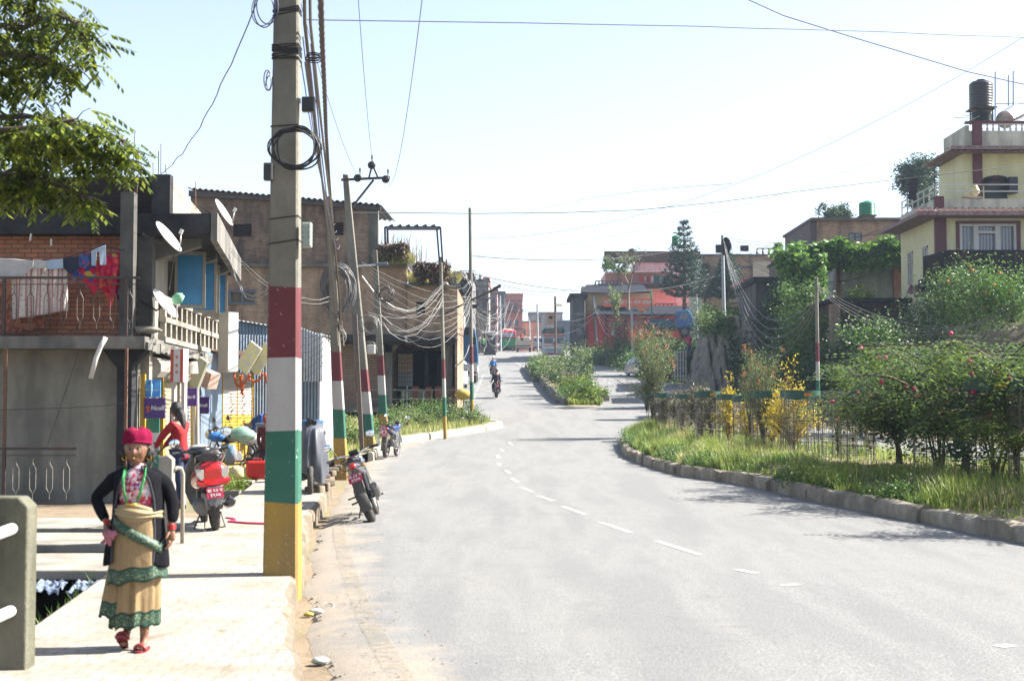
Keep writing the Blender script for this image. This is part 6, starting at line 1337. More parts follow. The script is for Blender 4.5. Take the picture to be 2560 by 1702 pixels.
for c,d in (((-.198,.002,.835),(-.2,.3,1)),((.224,.0,.805),(0,.1,1))):
 mb=MB(); d=Vector(d).normalized(); a_=d.orthogonal().normalized(); b_=d.cross(a_)
 for k in range(4): mb.tube([Vector(c)+d*(.009*k-.012)+(a_*math.cos(t)+b_*math.sin(t))*.027 for t in np.linspace(0,6.28,19)[:-1]],.004,5,closed=True)
 part(wm,'bangles',mb,bang,smooth=True)
mb=MB(); mb.ball((-.155,-.115,.765),(.045,.02,.035),18,12,fn=lambda d:1+.25*math.sin(7*d.x+3*d.z)+.15*math.sin(11*d.z)); mb.prism([(-.165,.76),(-.215,.715),(-.195,.705),(-.17,.72),(-.155,.69),(-.14,.70),(-.14,.75)],-.128,-.116,'y'); hk=part(wm,'pink_cloth',mb,mat('pink_cloth',(.55,.20,.26),(.48,.16,.22),14,.7,bmp=.3),smooth=True)
def shoe(c,rot,lab=None):
 mb=MB(); M=Matrix.Translation(c)@Euler(rot).to_matrix().to_4x4(); mb.prism([(.035*math.cos(a)*(1.1 if math.sin(a)<0 else .85),.105*math.sin(a)) for a in np.linspace(0,6.28,21)[:-1]],-.012,.004,M=M); so=part(wm,'sandal',mb,mat('maroon_sandal',(.30,.02,.04),(.24,.02,.035),20,.5),smooth=40)
 mb=MB();
 for yy in (-.055,-.03): mb.tube([M@Vector((.038*math.cos(a),yy-.01*math.sin(a),.004+.034*math.sin(a))) for a in np.linspace(0,math.pi,9)],.011,6)
 part(so,'strap',mb,mat('red_strap',(.42,.04,.05),(.5,.12,.09),25,.45),smooth=True,split=True)
shoe((.057,-.05,.012),(0,0,R(-6))); shoe((-.088,-.0,.052),(R(-32),0,R(4)))
def person(label,loc,rz,shirt,trous,hair=hairm,sit=0,lean=0,arms='down',s=1.0,hairlen=0,skirt_=None,headgear=None,group=None,legs=True,headturn=0,stride=.06):
 """figure facing -Y; sit bends hips and knees, lean tips the trunk forward"""
 t=thing('person',label,'person',loc,rz,group,s=s); cl,sl_=math.cos(lean),math.sin(lean); hip=.92 if not sit else .80
 def up(x,y,z): z-=hip; return (x,y*cl-z*sl_,hip+z*cl+y*sl_)
 n={'pel':(0,0,hip,.105),'wai':(*up(0,0,hip+.14),.095),'che':(*up(0,0,hip+.32),.115),'upc':(*up(0,.01,hip+.44),.09),'nk':(*up(0,.01,hip+.52),.05),'nk2':(*up(0,-.01,hip+.58),.048)}
 A={'down':((.20,.02,hip+.20),(.21,-.05,hip-.04)),'fwd':((.23,-.12,hip+.22),(.27,-.42,hip+.20)),'back':((.24,.10,hip+.22),(.08,.15,hip+.06)),'reach':((.16,-.22,hip+.28),(.10,-.42,hip+.10))}[arms]
 for sd_,q in ((-1,'l'),(1,'r')):
  n['s'+q]=(*up(sd_*.165,.01,hip+.44),.05); n['e'+q]=(*up(sd_*A[0][0],A[0][1],A[0][2]),.038); n['w'+q]=(*up(sd_*A[1][0],A[1][1],A[1][2]),.024)
  st=stride*sd_
  if sit: n['h'+q]=(sd_*.10,-.02,hip-.03,.085); n['k'+q]=(sd_*.19,-.40,hip-.12,.058); n['a'+q]=(sd_*.19,-.22,.36,.035); n['t'+q]=(sd_*.2,-.34,.31,.028)
  else: n['h'+q]=(sd_*.09,0,hip-.05,.085); n['k'+q]=(sd_*.095,-.02+st,.48,.058); n['a'+q]=(sd_*.095,.02+st*1.6,.085,.036); n['t'+q]=(sd_*.10,-.11+st*1.6,.035,.028)
 e=chain('pel','wai','che','upc','nk','nk2')
 for q in 'lr': e+=chain('upc','s'+q,'e'+q,'w'+q)+chain('pel','h'+q,'k'+q,'a'+q,'t'+q)
 mb=MB(); memb(skinmesh(n,e,'pel',1),mb); hc=Vector(up(0,-.02,hip+.68)); hm_,M_=headmesh(hc,.076,.092,.115,turn=headturn,tilt=lean*.6,res=(24,20)); mb.add(hm_.v,hm_.f)
 for sd_,q in ((-1,'l'),(1,'r')):
  w_=Vector(n['w'+q][:3]); el=Vector(n['e'+q][:3]); hand(mb,w_,w_-el,(-sd_,-.2,0) if arms!='fwd' else (0,0,-1),sd_,1.0,.8)
 part(t,'body',mb,skin_,smooth=True)
 def grow(keys,g): return {k:(*n[k][:3],n[k][3]+g) for k in keys}
 mb=MB(); nn=grow(['pel','wai','che','upc','sl','el','sr','er'],.022);
 for q in 'lr': a=Vector(n['e'+q][:3]); b_=Vector(n['w'+q][:3]); nn['c'+q]=(*a.lerp(b_,.85),.040)
 nn['col']=(*Vector(n['upc'][:3]).lerp(Vector(n['nk'][:3]),.7),.06)
 nn['hem']=(nn['pel'][0],nn['pel'][1],hip-.04,.125)
 memb(skinmesh(nn,chain('hem','pel','wai','che','upc','col')+chain('upc','sl','el','cl')+chain('upc','sr','er','cr'),'pel',2),mb); part(t,'shirt',mb,shirt,smooth=True)
 if legs:
  mb=MB(); nn=grow(['pel','hl','hr','kl','kr'],.02)
  for q in 'lr': nn['b'+q]=(*Vector(n['k'+q][:3]).lerp(Vector(n['a'+q][:3]),.9),.052)
  memb(skinmesh(nn,chain('pel','hl','kl','bl')+chain('pel','hr','kr','br'),'pel',2),mb); part(t,'trousers',mb,trous,smooth=True)
  for q in 'lr': mb=MB(); a=Vector(n['a'+q][:3]); b_=Vector(n['t'+q][:3]); mb.tube([a+Vector((0,.03,-.03)),(a+b_)/2,b_],[.045,.045,.035],8); part(t,'shoe',mb,blackm,smooth=True)
 if headgear: helmetm=headgear
 mb=MB(); mb.ball((0,.018,.02),(.088,.10,.115),16,12,M_)
 if hairlen: mb.tube([M_@Vector((0,.06,0)),M_@Vector((0,.11,-.10)),M_@Vector((0,.12,-.10-hairlen*.5)),M_@Vector((.0,.10,-.10-hairlen))],[.07,.065,.05,.02],10)
 if headgear: part(t,'helmet' if headgear!='cap' else 'cap',mb,headgear if headgear!='cap' else redpt,smooth=True)
 else: part(t,'hair',mb,hair,smooth=True)
 return t
cl=lambda nme,c,k=.75: mat(nme,c,tuple(x*k for x in c),9,.85,bmp=.2,bsc=25)
g=Vector(((455-1280)/3500*21.8,21.8,.02))
person('woman in bright red jacket with long black hair standing at the shop fronts',g,R(-112),cl('red_jacket',(.50,.015,.02)),cl('navy_jeans',(.03,.045,.11)),hairlen=.34,arms='reach',lean=R(8),s=.97)
person('child in a maroon wrap and red cap beside the bright red suitcase',Vector((WX(672,28.4),28.45,.16)),R(170),cl('maroon_shawl',(.14,.02,.03)),cl('dark_skirt',(.05,.03,.05)),s=.74,hairlen=0,headgear=mat('rust_red_cap',(.45,.07,.03),(.35,.05,.03),20,.8))
person('person in a bright blue shirt bending over inside the dark stall',Vector((WX(636,34.5),34.5,.3)),R(72),cl('bright_blue_shirt',(.015,.10,.48)),cl('grey_stripe_trousers',(.30,.30,.38)),lean=R(62),arms='reach',s=.95)
def bike_with(label,loc,rz,shirt,trous,hl,pill=None,lab2='',body=blkp,lab1=''):
 m=motorcycle(label,loc,rz,0,body,redl,group='motorcycles being ridden'); M=Matrix.Translation(loc)@Euler((0,0,rz)).to_matrix().to_4x4()
 person(lab1,M@Vector((0,-.08,.08)),rz+math.pi,shirt,trous,sit=1,lean=R(14),arms='fwd',headgear=hl)
 if pill: person(lab2,M@Vector((0,-.48,.14)),rz+math.pi,pill[0],trous,sit=1,lean=R(6),arms='reach',headgear=pill[1])
 return m
hlm=mat('black_helmet',(.03,.03,.035),(.05,.05,.05),9,.25,coat=.8); hlw=mat('white_helmet',(.6,.62,.65),(.5,.5,.55),9,.25,coat=.8)
g=Vector((WX(1241,83),83,zr(83))); bike_with('ridden motorcycle nearer of the two going uphill, under two riders in dark jackets',g,R(4),cl('navy_jacket',(.03,.05,.13)),cl('dark_trousers',(.03,.03,.04)),hlm,(cl('black_jacket',(.025,.025,.03)),hlm),'pillion passenger in a black jacket on the nearer moving motorcycle',blkp,'rider with navy jacket steering the nearer moving motorcycle')
g=Vector((WX(1233,112),112,zr(112))); bike_with('ridden motorcycle farther up the road carrying riders in light blue',g,R(3),cl('sky_blue_shirt',(.10,.28,.60)),cl('dark_trousers',(0,0,0)),hlw,(cl('bright_sky_shirt',(.06,.30,.75)),hlw),'pillion passenger in a bright blue jacket on the farther moving motorcycle',blkp,'rider in a light blue shirt on the farther moving motorcycle')
g=Vector((WX(2152,47),47,zr(47))); bike_with('motorcycle with an orange headlight passing behind the caged shrubs',g,R(168),cl('pale_violet_shirt',(.42,.38,.50)),cl('dark_trousers',(0,0,0)),hlw,None,'',mat('orange_bike_paint',(.55,.12,.03),(.4,.08,.02),3,.3,coat=.8),'rider in a pale shirt on the motorcycle behind the cages')
person('man in a pink shirt, hands behind his back, beside the stone wall',W(1722,893,98),R(15),cl('bright_pink_shirt',(.75,.10,.22)),cl('grey_blue_trousers',(.15,.20,.28)),arms='back')
person('person in an orange top standing in the bed of the white flatbed truck',W(1305,862,189),0,cl('orange_top',(.75,.13,.03)),cl('dark_trousers',(0,0,0)),s=1.0)
person('pedestrian in a white shirt at the foot of the far left houses',W(1201,876,150),R(10),cl('white_shirt',(.6,.6,.6)),cl('dark_trousers',(0,0,0)))
person('pedestrian in a green wrap on the grassy verge by the far left houses',W(1208,880,150),R(30),cl('green_shirt',(.10,.35,.12)),cl('dark_trousers',(0,0,0)))
person('person in red at the left corner of the red shop, near the doorway',W(1437,862,150),R(-20),cl('dull_red_top',(.45,.06,.06)),cl('dark_trousers',(0,0,0)))
person('person in a grey top standing in the doorway of the red shop',W(1459,862,150),R(10),cl('grey_top',(.14,.16,.2)),cl('dark_trousers',(0,0,0)),s=1.1)
person('small figure in red half hidden in the hedge by the brown gate post',W(1641,905,100),R(10),cl('crimson_top',(.45,.03,.08)),cl('dark_trousers',(0,0,0)),s=.9)
# ================================================================ RIGHT SIDE AND FAR BUILDINGS
def house(name,label,px0,px1,ptop,Y,dep,zb,wallm,wlabel=None,side=None,roofm=None,wins=(),roofth=.18,over=.15,winm=None,frame=None,cat='house',floors=(),balc=()):
 """camera-facing block given by its picture bounds and true distance; wins = (px0,px1,py0,py1) openings"""
 x0,x1=WX(px0,Y),WX(px1,Y); zt=WZ(ptop,Y); t=thing(name,label,cat,((x0+x1)/2,Y,zb))
 H_=[(WX(a,Y),WX(b,Y),WZ(d,Y),WZ(c,Y)) for a,b,c,d in wins]
 mb=MB(); wallx(mb,x0,x1,zb,zt,Y,Y+.25,H_); part(t,'wall',mb,wallm,world=True,split=False,label=wlabel)
 mb=MB(); mb.box(x0,x0+.25,Y+.25,Y+dep,zb,zt); mb.box(x1-.25,x1,Y+.25,Y+dep,zb,zt); mb.box(x0+.25,x1-.25,Y+dep-.25,Y+dep,zb,zt); part(t,'side_wall',mb,side or wallm,world=True,split=True)
 mb=MB(); mb.box(x0-over,x1+over,Y-over,Y+dep+over,zt,zt+roofth); part(t,'roof',mb,roofm or concd,world=True)
 for zf in floors: mb=MB(); mb.box(x0-.05,x1+.05,Y-.06,Y,WZ(zf,Y)-.12,WZ(zf,Y)+.12); part(t,'floor_band',mb,conc,world=True)
 for h in H_:
  mb=MB(); k=.07; mb.box(h[0],h[0]+k,Y-.03,Y+.12,h[2],h[3]); mb.box(h[1]-k,h[1],Y-.03,Y+.12,h[2],h[3]); mb.box(h[0]+k,h[1]-k,Y-.03,Y+.12,h[2],h[2]+k); mb.box(h[0]+k,h[1]-k,Y-.03,Y+.12,h[3]-k,h[3]); mb.box((h[0]+h[1])/2-.03,(h[0]+h[1])/2+.03,Y-.02,Y+.1,h[2]+k,h[3]-k)
  f=part(t,'window_frame',mb,frame or wf,world=True,split=False); mb=MB(); mb.box(h[0],h[1],Y+.13,Y+.17,h[2],h[3]); part(f,'pane',mb,winm or glassm(),world=True)
 mb=MB(); mb.box(x0+.3,x1-.3,Y+.6,Y+.7,zb,zt-.1); part(t,'dark_backing',mb,dark,world=True)  # near-black sheet behind the panes stands in for unlit rooms
 for (a,b,py) in balc:
  mb=MB(); mb.box(WX(a,Y),WX(b,Y),Y-1.1,Y,WZ(py,Y)-.15,WZ(py,Y)); part(t,'balcony_slab',mb,conc,world=True); mb=MB(); mb.box(WX(a,Y),WX(b,Y),Y-1.1,Y-1.05,WZ(py,Y)+.85,WZ(py,Y)+.92);
  n=int((WX(b,Y)-WX(a,Y))/.22)
  for k in range(n+1): x=WX(a,Y)+(WX(b,Y)-WX(a,Y))*k/max(1,n); mb.beam((x,Y-1.07,WZ(py,Y)),(x,Y-1.07,WZ(py,Y)+.87),.05)
  part(t,'balcony_railing',mb,rust,world=True)
 return t
def tank(label,px0,px1,py0,py1,Y,m,group='rooftop water tanks',stand=None):
 r_=(WX(px1,Y)-WX(px0,Y))/2; z0,z1=WZ(py1,Y),WZ(py0,Y); h=z1-z0; t=thing('water_tank',label,'water tank',((WX(px0,Y)+WX(px1,Y))/2,Y+r_,z0),0,group)
 pr=[(r_*.97,0)]; n=9
 for k in range(n):
  z=h*.84*(k+.5)/n; pr+=[(r_*.97,z-.25*h/n),(r_,z),(r_*.97,z+.25*h/n)]
 pr+=[(r_*.97,h*.84),(r_*.8,h*.92),(r_*.35,h*.95)]; mb=MB(); mb.lathe(pr,24); part(t,'barrel',mb,m,smooth=35)
 mb=MB(); mb.lathe([(r_*.34,h*.95),(r_*.36,h),(r_*.1,h*1.01)],16); part(t,'lid',mb,m)
 if stand:
  zs=WZ(stand,Y)-z0; mb=MB()
  for a in (.8,2.35,3.93,5.5): mb.beam((r_*math.cos(a),r_*math.sin(a),zs),(r_*math.cos(a),r_*math.sin(a),0),.05)
  mb.box(-r_,r_,-r_,r_,-.06,0); part(t,'stand',mb,iron)
 return t
blktank=mat('black_tank',(.015,.016,.022),(.03,.03,.035),3,.3,coat=.3); grntank=mat('green_tank',(.02,.30,.16),(.015,.25,.13),3,.4); grntank2=mat('deep_green_tank',(.01,.30,.10),None,3,.4)
def balusters(par,x0,x1,y,z,h,step,m,name='balustrade',r_=.06,along='x'):
 mb=MB(); n=max(1,int(abs(x1-x0)/step))
 for k in range(n+1):
  x=x0+(x1-x0)*k/n; p=(x,y,z) if along=='x' else (y,x,z); mb.lathe([(r_*.5,0),(r_,h*.3),(r_*.45,h*.62),(r_*.8,h)],6,Matrix.Translation(p),False)
 mb.box(*( (x0,x1,y-.08,y+.08) if along=='x' else (y-.08,y+.08,x0,x1)),z+h,z+h+.1); return part(par,name,mb,m,world=True,smooth=40)
yelw=mat('pale_yellow_wall',(1,.97,.60),(.92,.88,.52),2,.8,grime=(.30,.28,.2),gs=.12); mar=mat('maroon_paint',(.17,.045,.06),(.13,.035,.045),4,.6); tile=mat('maroon_roof_tile',(.27,.12,.11),(.17,.075,.075),9,.7,bmp=.3); crmw=mat('cream_grey_wall',(.85,.85,.68),(.72,.72,.58),2,.85,grime=(.10,.10,.09),gs=.25)
Y=62.0; YH=thing('yellow_house','pale yellow house with maroon columns, tiled eaves and a black tank on its roof tower','house',(20,62,4.5))
X=lambda px: WX(px,Y); Z=lambda py: WZ(py,Y); xL=X(2331); xR=30
win=(X(2389),X(2530),Z(637),Z(560))
mb=MB(); wallx(mb,xL,xR,4.3,Z(530),62,62.3,[win]); part(YH,'wall',mb,yelw,world=True,split=False)
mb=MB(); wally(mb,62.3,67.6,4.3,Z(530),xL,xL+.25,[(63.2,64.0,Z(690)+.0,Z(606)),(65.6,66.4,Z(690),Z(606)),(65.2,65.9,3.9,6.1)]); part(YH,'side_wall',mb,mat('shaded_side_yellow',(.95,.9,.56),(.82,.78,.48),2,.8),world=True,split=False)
for (a,b_,c,d) in ((63.2,64.0,Z(690),Z(606)),(65.6,66.4,Z(690),Z(606)),(65.2,65.9,3.9,6.1)):
 mb=MB();
 for u in (a,b_-.1,(a+b_)/2-.04): mb.box(xL-.04,xL+.1,u,u+.1,c,d)
 mb.box(xL-.04,xL+.1,a,b_,d-.1,d); mb.box(xL-.04,xL+.1,a,b_,d-.55,d-.47); f=part(YH,'window_frame',mb,white,world=True,split=False); mb=MB(); mb.box(xL+.12,xL+.16,a,b_,c,d); part(f,'pane',mb,glassm(),world=True)
mb=MB(); mb.box(xL-.05,X(2356),61.9,62.1,4.3,Z(530)); mb.box(X(2381),X(2389),61.93,62.05,Z(637),Z(553)); mb.box(X(2530),X(2540),61.93,62.05,Z(637),Z(553)); mb.box(X(2381),X(2540),61.9,62.05,Z(560),Z(553)); part(YH,'maroon_column',mb,mar,world=True,split=True)
mb=MB(); k=.11
for a,b_ in ((2389,2430),(2430,2484),(2484,2530)): mb.box(X(a),X(a)+k,61.95,62.1,win[2],win[3]); mb.box(X(b_)-k,X(b_),61.95,62.1,win[2],win[3]); mb.box(X(a),X(b_),61.96,62.1,win[3]-k,win[3]); mb.box(X(a),X(b_),61.96,62.1,win[2],win[2]+.08)
mb.box(X(2430),X(2484),61.94,62.1,Z(584),Z(578)); f=part(YH,'window_frame',mb,white,world=True,split=False)
cur,nt,b,o=_mk('lace_curtain'); tc=N(nt,'TexCoord'); wv=N(nt,'TexWave',Scale=2.2,Distortion=2.0); wv.bands_direction='X'; L(nt,tc.outputs['Object'],wv.inputs[0]); L(nt,ramp(nt,wv.outputs['Fac'],[(.2,(.06,.065,.085)),(.8,(.20,.21,.24))]).outputs[0],b.inputs['Base Color']); b.inputs['Roughness'].default_value=.25; b.inputs['Coat Weight'].default_value=.5
mb=MB(); mb.box(win[0],win[1],62.12,62.16,win[2],win[3]); part(f,'curtained_pane',mb,cur,world=True)
mb=MB()
def eave(mb,xa,xb,yf,yb,z,drop,out,tilep=.3):
 n=int((xb-xa+out)/tilep)
 for k in range(n):
  x=xa-out+k*tilep;
  for j in range(4):
   q=j/4; mb.add([(x+.02,yf-out+out*q,z-drop+drop*q+.02),(x+tilep-.02,yf-out+out*q,z-drop+drop*q+.02),(x+tilep-.02,yf-out+out*(q+.25),z-drop+drop*(q+.25)-.01),(x+.02,yf-out+out*(q+.25),z-drop+drop*(q+.25)-.01),(x+tilep/2,yf-out+out*q,z-drop+drop*q+.07),(x+tilep/2,yf-out+out*(q+.25),z-drop+drop*(q+.25)+.05)],[(0,4,5,3),(4,1,2,5),(0,1,4)])
eave(mb,xL,xR,62,67,Z(521),.42,1.0); part(YH,'tiled_eave',mb,tile,world=True)
mb=MB(); mb.prism([(xL-1.0,61),(xR,61),(xR,67.6),(xL-1,67.6)],Z(546),Z(541)+.02); mb.add([(xL-1,61,Z(541)),(xL-1,67.6,Z(541)),(xL,67.6,Z(521)),(xL,62,Z(521))],[(0,1,2,3)]); mb.box(xL-1.02,xR,60.97,61.05,Z(546),Z(536)); mb.box(xL-1.03,xL-.97,61,67.6,Z(546),Z(536)); part(YH,'eave_soffit',mb,mat('maroon_fascia',(.20,.06,.08),(.36,.30,.27),6,.7),world=True)
mb=MB(); mb.box(xL,xR,62,62.15,Z(521),Z(497)); mb.box(xL,xL+.15,62.15,67.6,Z(521),Z(497)); part(YH,'terrace_parapet',mb,crmw,world=True); mb=MB(); mb.box(xL-.04,X(2352),61.95,62.1,Z(521),Z(491)); part(YH,'parapet_post',mb,mar,world=True)
mb=MB();
for z in (Z(497)+.35,Z(497)+.65): mb.beam((xL,62.1,z),(xR,62.1,z),.05); mb.beam((xL+.05,62.1,z),(xL+.05,67.5,z),.05)
for u in range(7): mb.beam((xL+.05,62.1+.9*u,Z(497)),(xL+.05,62.1+.9*u,Z(497)+.68),.05)
part(YH,'terrace_handrail',mb,white,world=True)
Yu=64.0; Xu=lambda px: WX(px,Yu); Zu=lambda py: WZ(py,Yu)
dr=(Xu(2453),Xu(2511),Zu(497),Zu(460))
mb=MB(); wallx(mb,Xu(2414),30.5,Zu(497)-.6,Zu(380),64,64.3,[dr]); part(YH,'tower_wall',mb,yelw,world=True)
mb=MB(); mb.box(Xu(2414)-.25,Xu(2414),64.02,67.5,Zu(497)-.6,Zu(380)); part(YH,'tower_side_wall',mb,yelw,world=True); mb=MB(); mb.box(Xu(2425),Xu(2448),63.92,64,Zu(497),Zu(380)); mb.box(Xu(2425),Xu(2448),63.9,64.02,Zu(363),Zu(305)); part(YH,'maroon_column',mb,mar,world=True,split=True)
mb=MB(); cxd=(dr[0]+dr[1])/2; rr_=(dr[1]-dr[0])/2+.05
for k in range(13): a=math.pi*k/12; mb.cb((cxd+rr_*math.cos(a),63.96,dr[3]+rr_*.45*math.sin(a)),(.22,.14,.2),(0,-a,0))
mb.prism([(cxd+rr_*math.cos(math.pi*k/12),dr[3]+rr_*.42*math.sin(math.pi*k/12)) for k in range(13)],63.97,64.0,'y'); part(YH,'door_arch',mb,mat('maroon_brick_arch',(.12,.04,.05),(.03,.04,.04),4,.7),world=True,split=False)
mb=MB(); mb.box(dr[0],dr[1],64.1,64.2,dr[2],dr[3]); part(YH,'door',mb,mat('dark_green_door',(.02,.045,.035),None,3,.4),world=True,split=False); mb=MB(); mb.box(dr[1]-.1,dr[1]+.3,63.5,63.95,dr[2]+.2,dr[3]+.25); part(YH,'open_door_leaf',mb,mat('dark_navy_wood',(.03,.03,.05),None,3,.5),world=True)
mb=MB(); eave(mb,Xu(2414),31,64,67,Zu(372),.35,1.1); part(YH,'tiled_eave',mb,tile,world=True)
mb=MB(); mb.prism([(Xu(2414)-1.1,62.9),(31,62.9),(31,67.6),(Xu(2414)-1.1,67.6)],Zu(385),Zu(381)); mb.box(Xu(2414)-1.12,31,62.86,62.95,Zu(385),Zu(376)); mb.add([(Xu(2414)-1.1,62.9,Zu(381)),(Xu(2414)-1.1,67.6,Zu(381)),(Xu(2414),67.6,Zu(366)),(Xu(2414),64,Zu(366))],[(0,1,2,3)]); part(YH,'eave_soffit',mb,mat('maroon_fascia',(0,0,0)),world=True)
mb=MB(); mb.box(Xu(2412),30.5,64,64.15,Zu(370),Zu(327)); mb.box(Xu(2412),Xu(2412)+.15,64.15,67.5,Zu(370),Zu(312)); part(YH,'roof_parapet',mb,crmw,world=True); balusters(YH,Xu(2450),30.2,64.07,Zu(327),.30,.26,white,r_=.07); mb=MB(); mb.box(Xu(2412)-.05,30.5,63.96,64.2,Zu(309),Zu(303)); part(YH,'parapet_coping',mb,mar,world=True)
mb=MB(); mb.box(X(2290),X(2331)-.0,61.3,61.5,Z(700),Z(645)); mb.prism([(X(2331),60.2),(xR,60.2),(xR,60.4),(X(2331),60.4)],Z(735),Z(636)); mb.add([(X(2290),61.3,Z(700)),(X(2331),60.2,Z(700)),(X(2331),60.2,Z(636)),(X(2290),61.3,Z(645))],[(0,1,2,3)]); part(YH,'balcony_wall',mb,brick('black_stained_brick',(.11,.06,.05),(.06,.04,.035),(.045,.045,.05),grime=(.02,.02,.025),gs=.45,w=.3,h=.12),world=True,split=False)
mb=MB(); mb.box(X(2275),xR,60.0,62,Z(742),Z(735)); mb.box(X(2278),X(2330),60.6,61.6,Z(725),Z(703)); part(YH,'porch_slab',mb,concd,world=True); mb=MB(); croof(mb,(X(2230),60.4,Z(742)),(X(2331),60.4,Z(742)),(X(2331),62,Z(712)),(X(2265),62,Z(712)),pitch=.3,amp=.03); part(YH,'porch_tiles',mb,tile,world=True)
shutter(YH,(X(2297),61.6),(X(2325),61.6),4.3,Z(728),[mat('cream_grey_shutter',(.5,.5,.42),None,4,.6)])
tank('tall black water tank standing on a steel frame on the yellow house tower',2429,2489,193,266,64.3,blktank,stand=303); tank('squat black water tank under the tall one on the yellow house tower',2432,2486,272,302,64.2,mat('black_green_tank',(.012,.03,.022),None,3,.3))
t=thing('solar_heater','silver solar water heater drum at the right end of the yellow house roof','solar heater',WZ and W(2527,303,64.5)); mb=MB(); mb.tube([W(2512,300,64.5),W(2540,282,65.5)],.42,18); part(t,'drum',mb,mat('brushed_aluminium',(.60,.61,.62),(.5,.5,.52),3,.3,metal=.9),world=True,smooth=40); mb=MB(); mb.beam(W(2535,300,64.4),W(2556,290,64.4),.5,.1); part(t,'collector',mb,mat('collector_tubes',(.6,.6,.6),(.2,.2,.25),30,.3),world=True)
mb=MB()
for (px,a,b_) in ((2488,180,304),(2521,188,266),(2533,178,264)): mb.beam(W(px,b_,64.2),W(px,a,64.2),.05)
mb.beam(W(2488,260,64.2),W(2620,258,64.2),.04); mb.beam(W(2385,295,64),W(2430,296,64),.03); mb.beam(W(2408,288,64),W(2430,291,64),.03); solo('antenna_mast','' and None or mb,galv,'thin antenna masts beside the rooftop tanks of the yellow house','antenna')
mb=MB(); mb.beam(W(2338,497,62.2),W(2335,411,62.2),.06); mb.beam(W(2320,411,62.2),W(2353,411,62.2),.05); solo('washing_post',mb,iron,'thin T-topped iron post at the corner of the yellow house terrace','post')
mb=MB(); mb.cb(W(2283,470,64)+Vector((0,0,0)),(.35,.05,1.1),(0,R(8),0)); mb.cb(W(2258,458,64),(.15,.05,.3)); solo('hanging_cloth',mb,cl('dark_brown_cloth',(.06,.04,.05)),'dark cloths hanging from a line at the left of the yellow house terrace','cloth')
sack('laundry_heap','orange and white laundry heap on the yellow house terrace wall',W(2430,496,62.1)+Vector((0,0,-.02)),(.5,.12,.06),mat('orange_white_cloth',(.7,.25,.08),(.75,.75,.7),2,.8),9,cat='laundry'); sack('yellow_bottle','pale yellow jug on the yellow house terrace',W(2436,492,62.4),(.22,.15,.28),mat('pale_yellow_plastic',(.75,.68,.2),(.8,.8,.75),3,.4),10,cat='jug')
BH=house('brick_house','plain brown brick house with a green water tank on its flat tin roof',2036,2262,553,95,9,6,bk2,wins=((2114,2148,582,602),),winm=mat('white_board_pane',(.6,.62,.58),None,2,.6),roofm=mat('rusty_dark_roof',(.09,.08,.07),(.2,.15,.11),2,.8),side=brick('dark_side_brick',(.24,.10,.08),(.18,.08,.07),(.15,.13,.12),gs=.2,w=.27,h=.1),over=.5)
mb=MB(); mb.box(WX(2021,95),WX(2036,95),95.1,104,6,WZ(551,95)); mb.box(WX(2228,95),WX(2262,95),94.7,94.95,WZ(620,95),WZ(556,95)); part(BH,'rendered_strip',mb,mat('maroon_grey_render',(.16,.10,.11),(.11,.08,.09),2,.8),world=True,split=True)
tank('green water tank on the brown brick house roof',2146,2187,500,537,97,grntank,stand=552)
house('vine_house','grey plastered house front under a thick curtain of green vines',2084,2252,622,75,8,3,mat('grey_green_plaster',(.55,.57,.52),(.42,.44,.40),1.5,.9,grime=(.10,.11,.09),gs=.25))
mb=MB(); mb.box(WX(2222,74.9),WX(2240,74.9),74.6,74.95,4,WZ(620,75)); mb.box(WX(2080,75),WX(2089,75),74.6,75,3,WZ(625,75)); solo('brick_pier',mb,bk1,'red brick piers at the edges of the vine house front','pier')
house('brick_outbuilding','low dark brown brick outbuilding with weeds on its flat roof',2078,2264,755,66,5,2,brick('dark_brown_brick',(.20,.12,.09),(.14,.085,.07),(.12,.10,.09),grime=(.05,.045,.05),gs=.35,w=.3,h=.12),roofm=concd,over=.25)
mb=MB(); wallx(mb,WX(2070,64),WX(2092,64),0,WZ(760,64),64,64.5); mb.box(WX(2092,64),WX(2110,64),64.2,64.5,1,WZ(860,64)); solo('brick_pillar',mb,bk3,'pale brick pillar at the left corner of the low outbuilding','pillar')
mb=MB(); corr(mb,(WX(2100,63),63),(WX(2270,63),63),1,WZ(850,63),amp=.02,pitch=.2); solo('tin_fence',mb,mat('purple_grey_tin',(.20,.17,.19),(.14,.13,.15),1,.6),'purple-grey tin fence below the brown outbuilding','fence')
house('concrete_block_house','dark stained concrete outbuilding left of the vine wall with a black parapet',1884,1985,706,78,6,3,mat('streaked_wall',(.20,.18,.15),(.12,.11,.10),1.2,.9,grime=(.05,.05,.06),gs=.45,stretch=(3,3,.5)),roofm=concd,roofth=.3)
house('brown_house','ochre-brown wall block behind the small far araucaria',1953,2040,650,105,6,6,mat('ochre_brown_wall',(.26,.20,.12),(.18,.14,.09),1.2,.9,grime=(.07,.06,.05),gs=.3),floors=(668,))
H2=house('brick_townhouse','brick and beige townhouse with a balustraded roof behind the bank pole',1752,1934,640,130,10,7,bk2,wins=((1895,1912,668,690),(1775,1788,672,692),(1775,1788,706,724)),roofm=conc,side=crmw,floors=(668,))
mb=MB(); mb.box(WX(1876,129.9),WX(1934,129.9),129.7,129.95,8,WZ(655,130)); part(H2,'beige_bay',mb,mat('beige_render',(.75,.65,.52),(.64,.55,.44),2,.85),world=True); balusters(H2,WX(1888,130),WX(1932,130),130.2,WZ(640,130)+.18,.5,.5,conc,r_=.12)
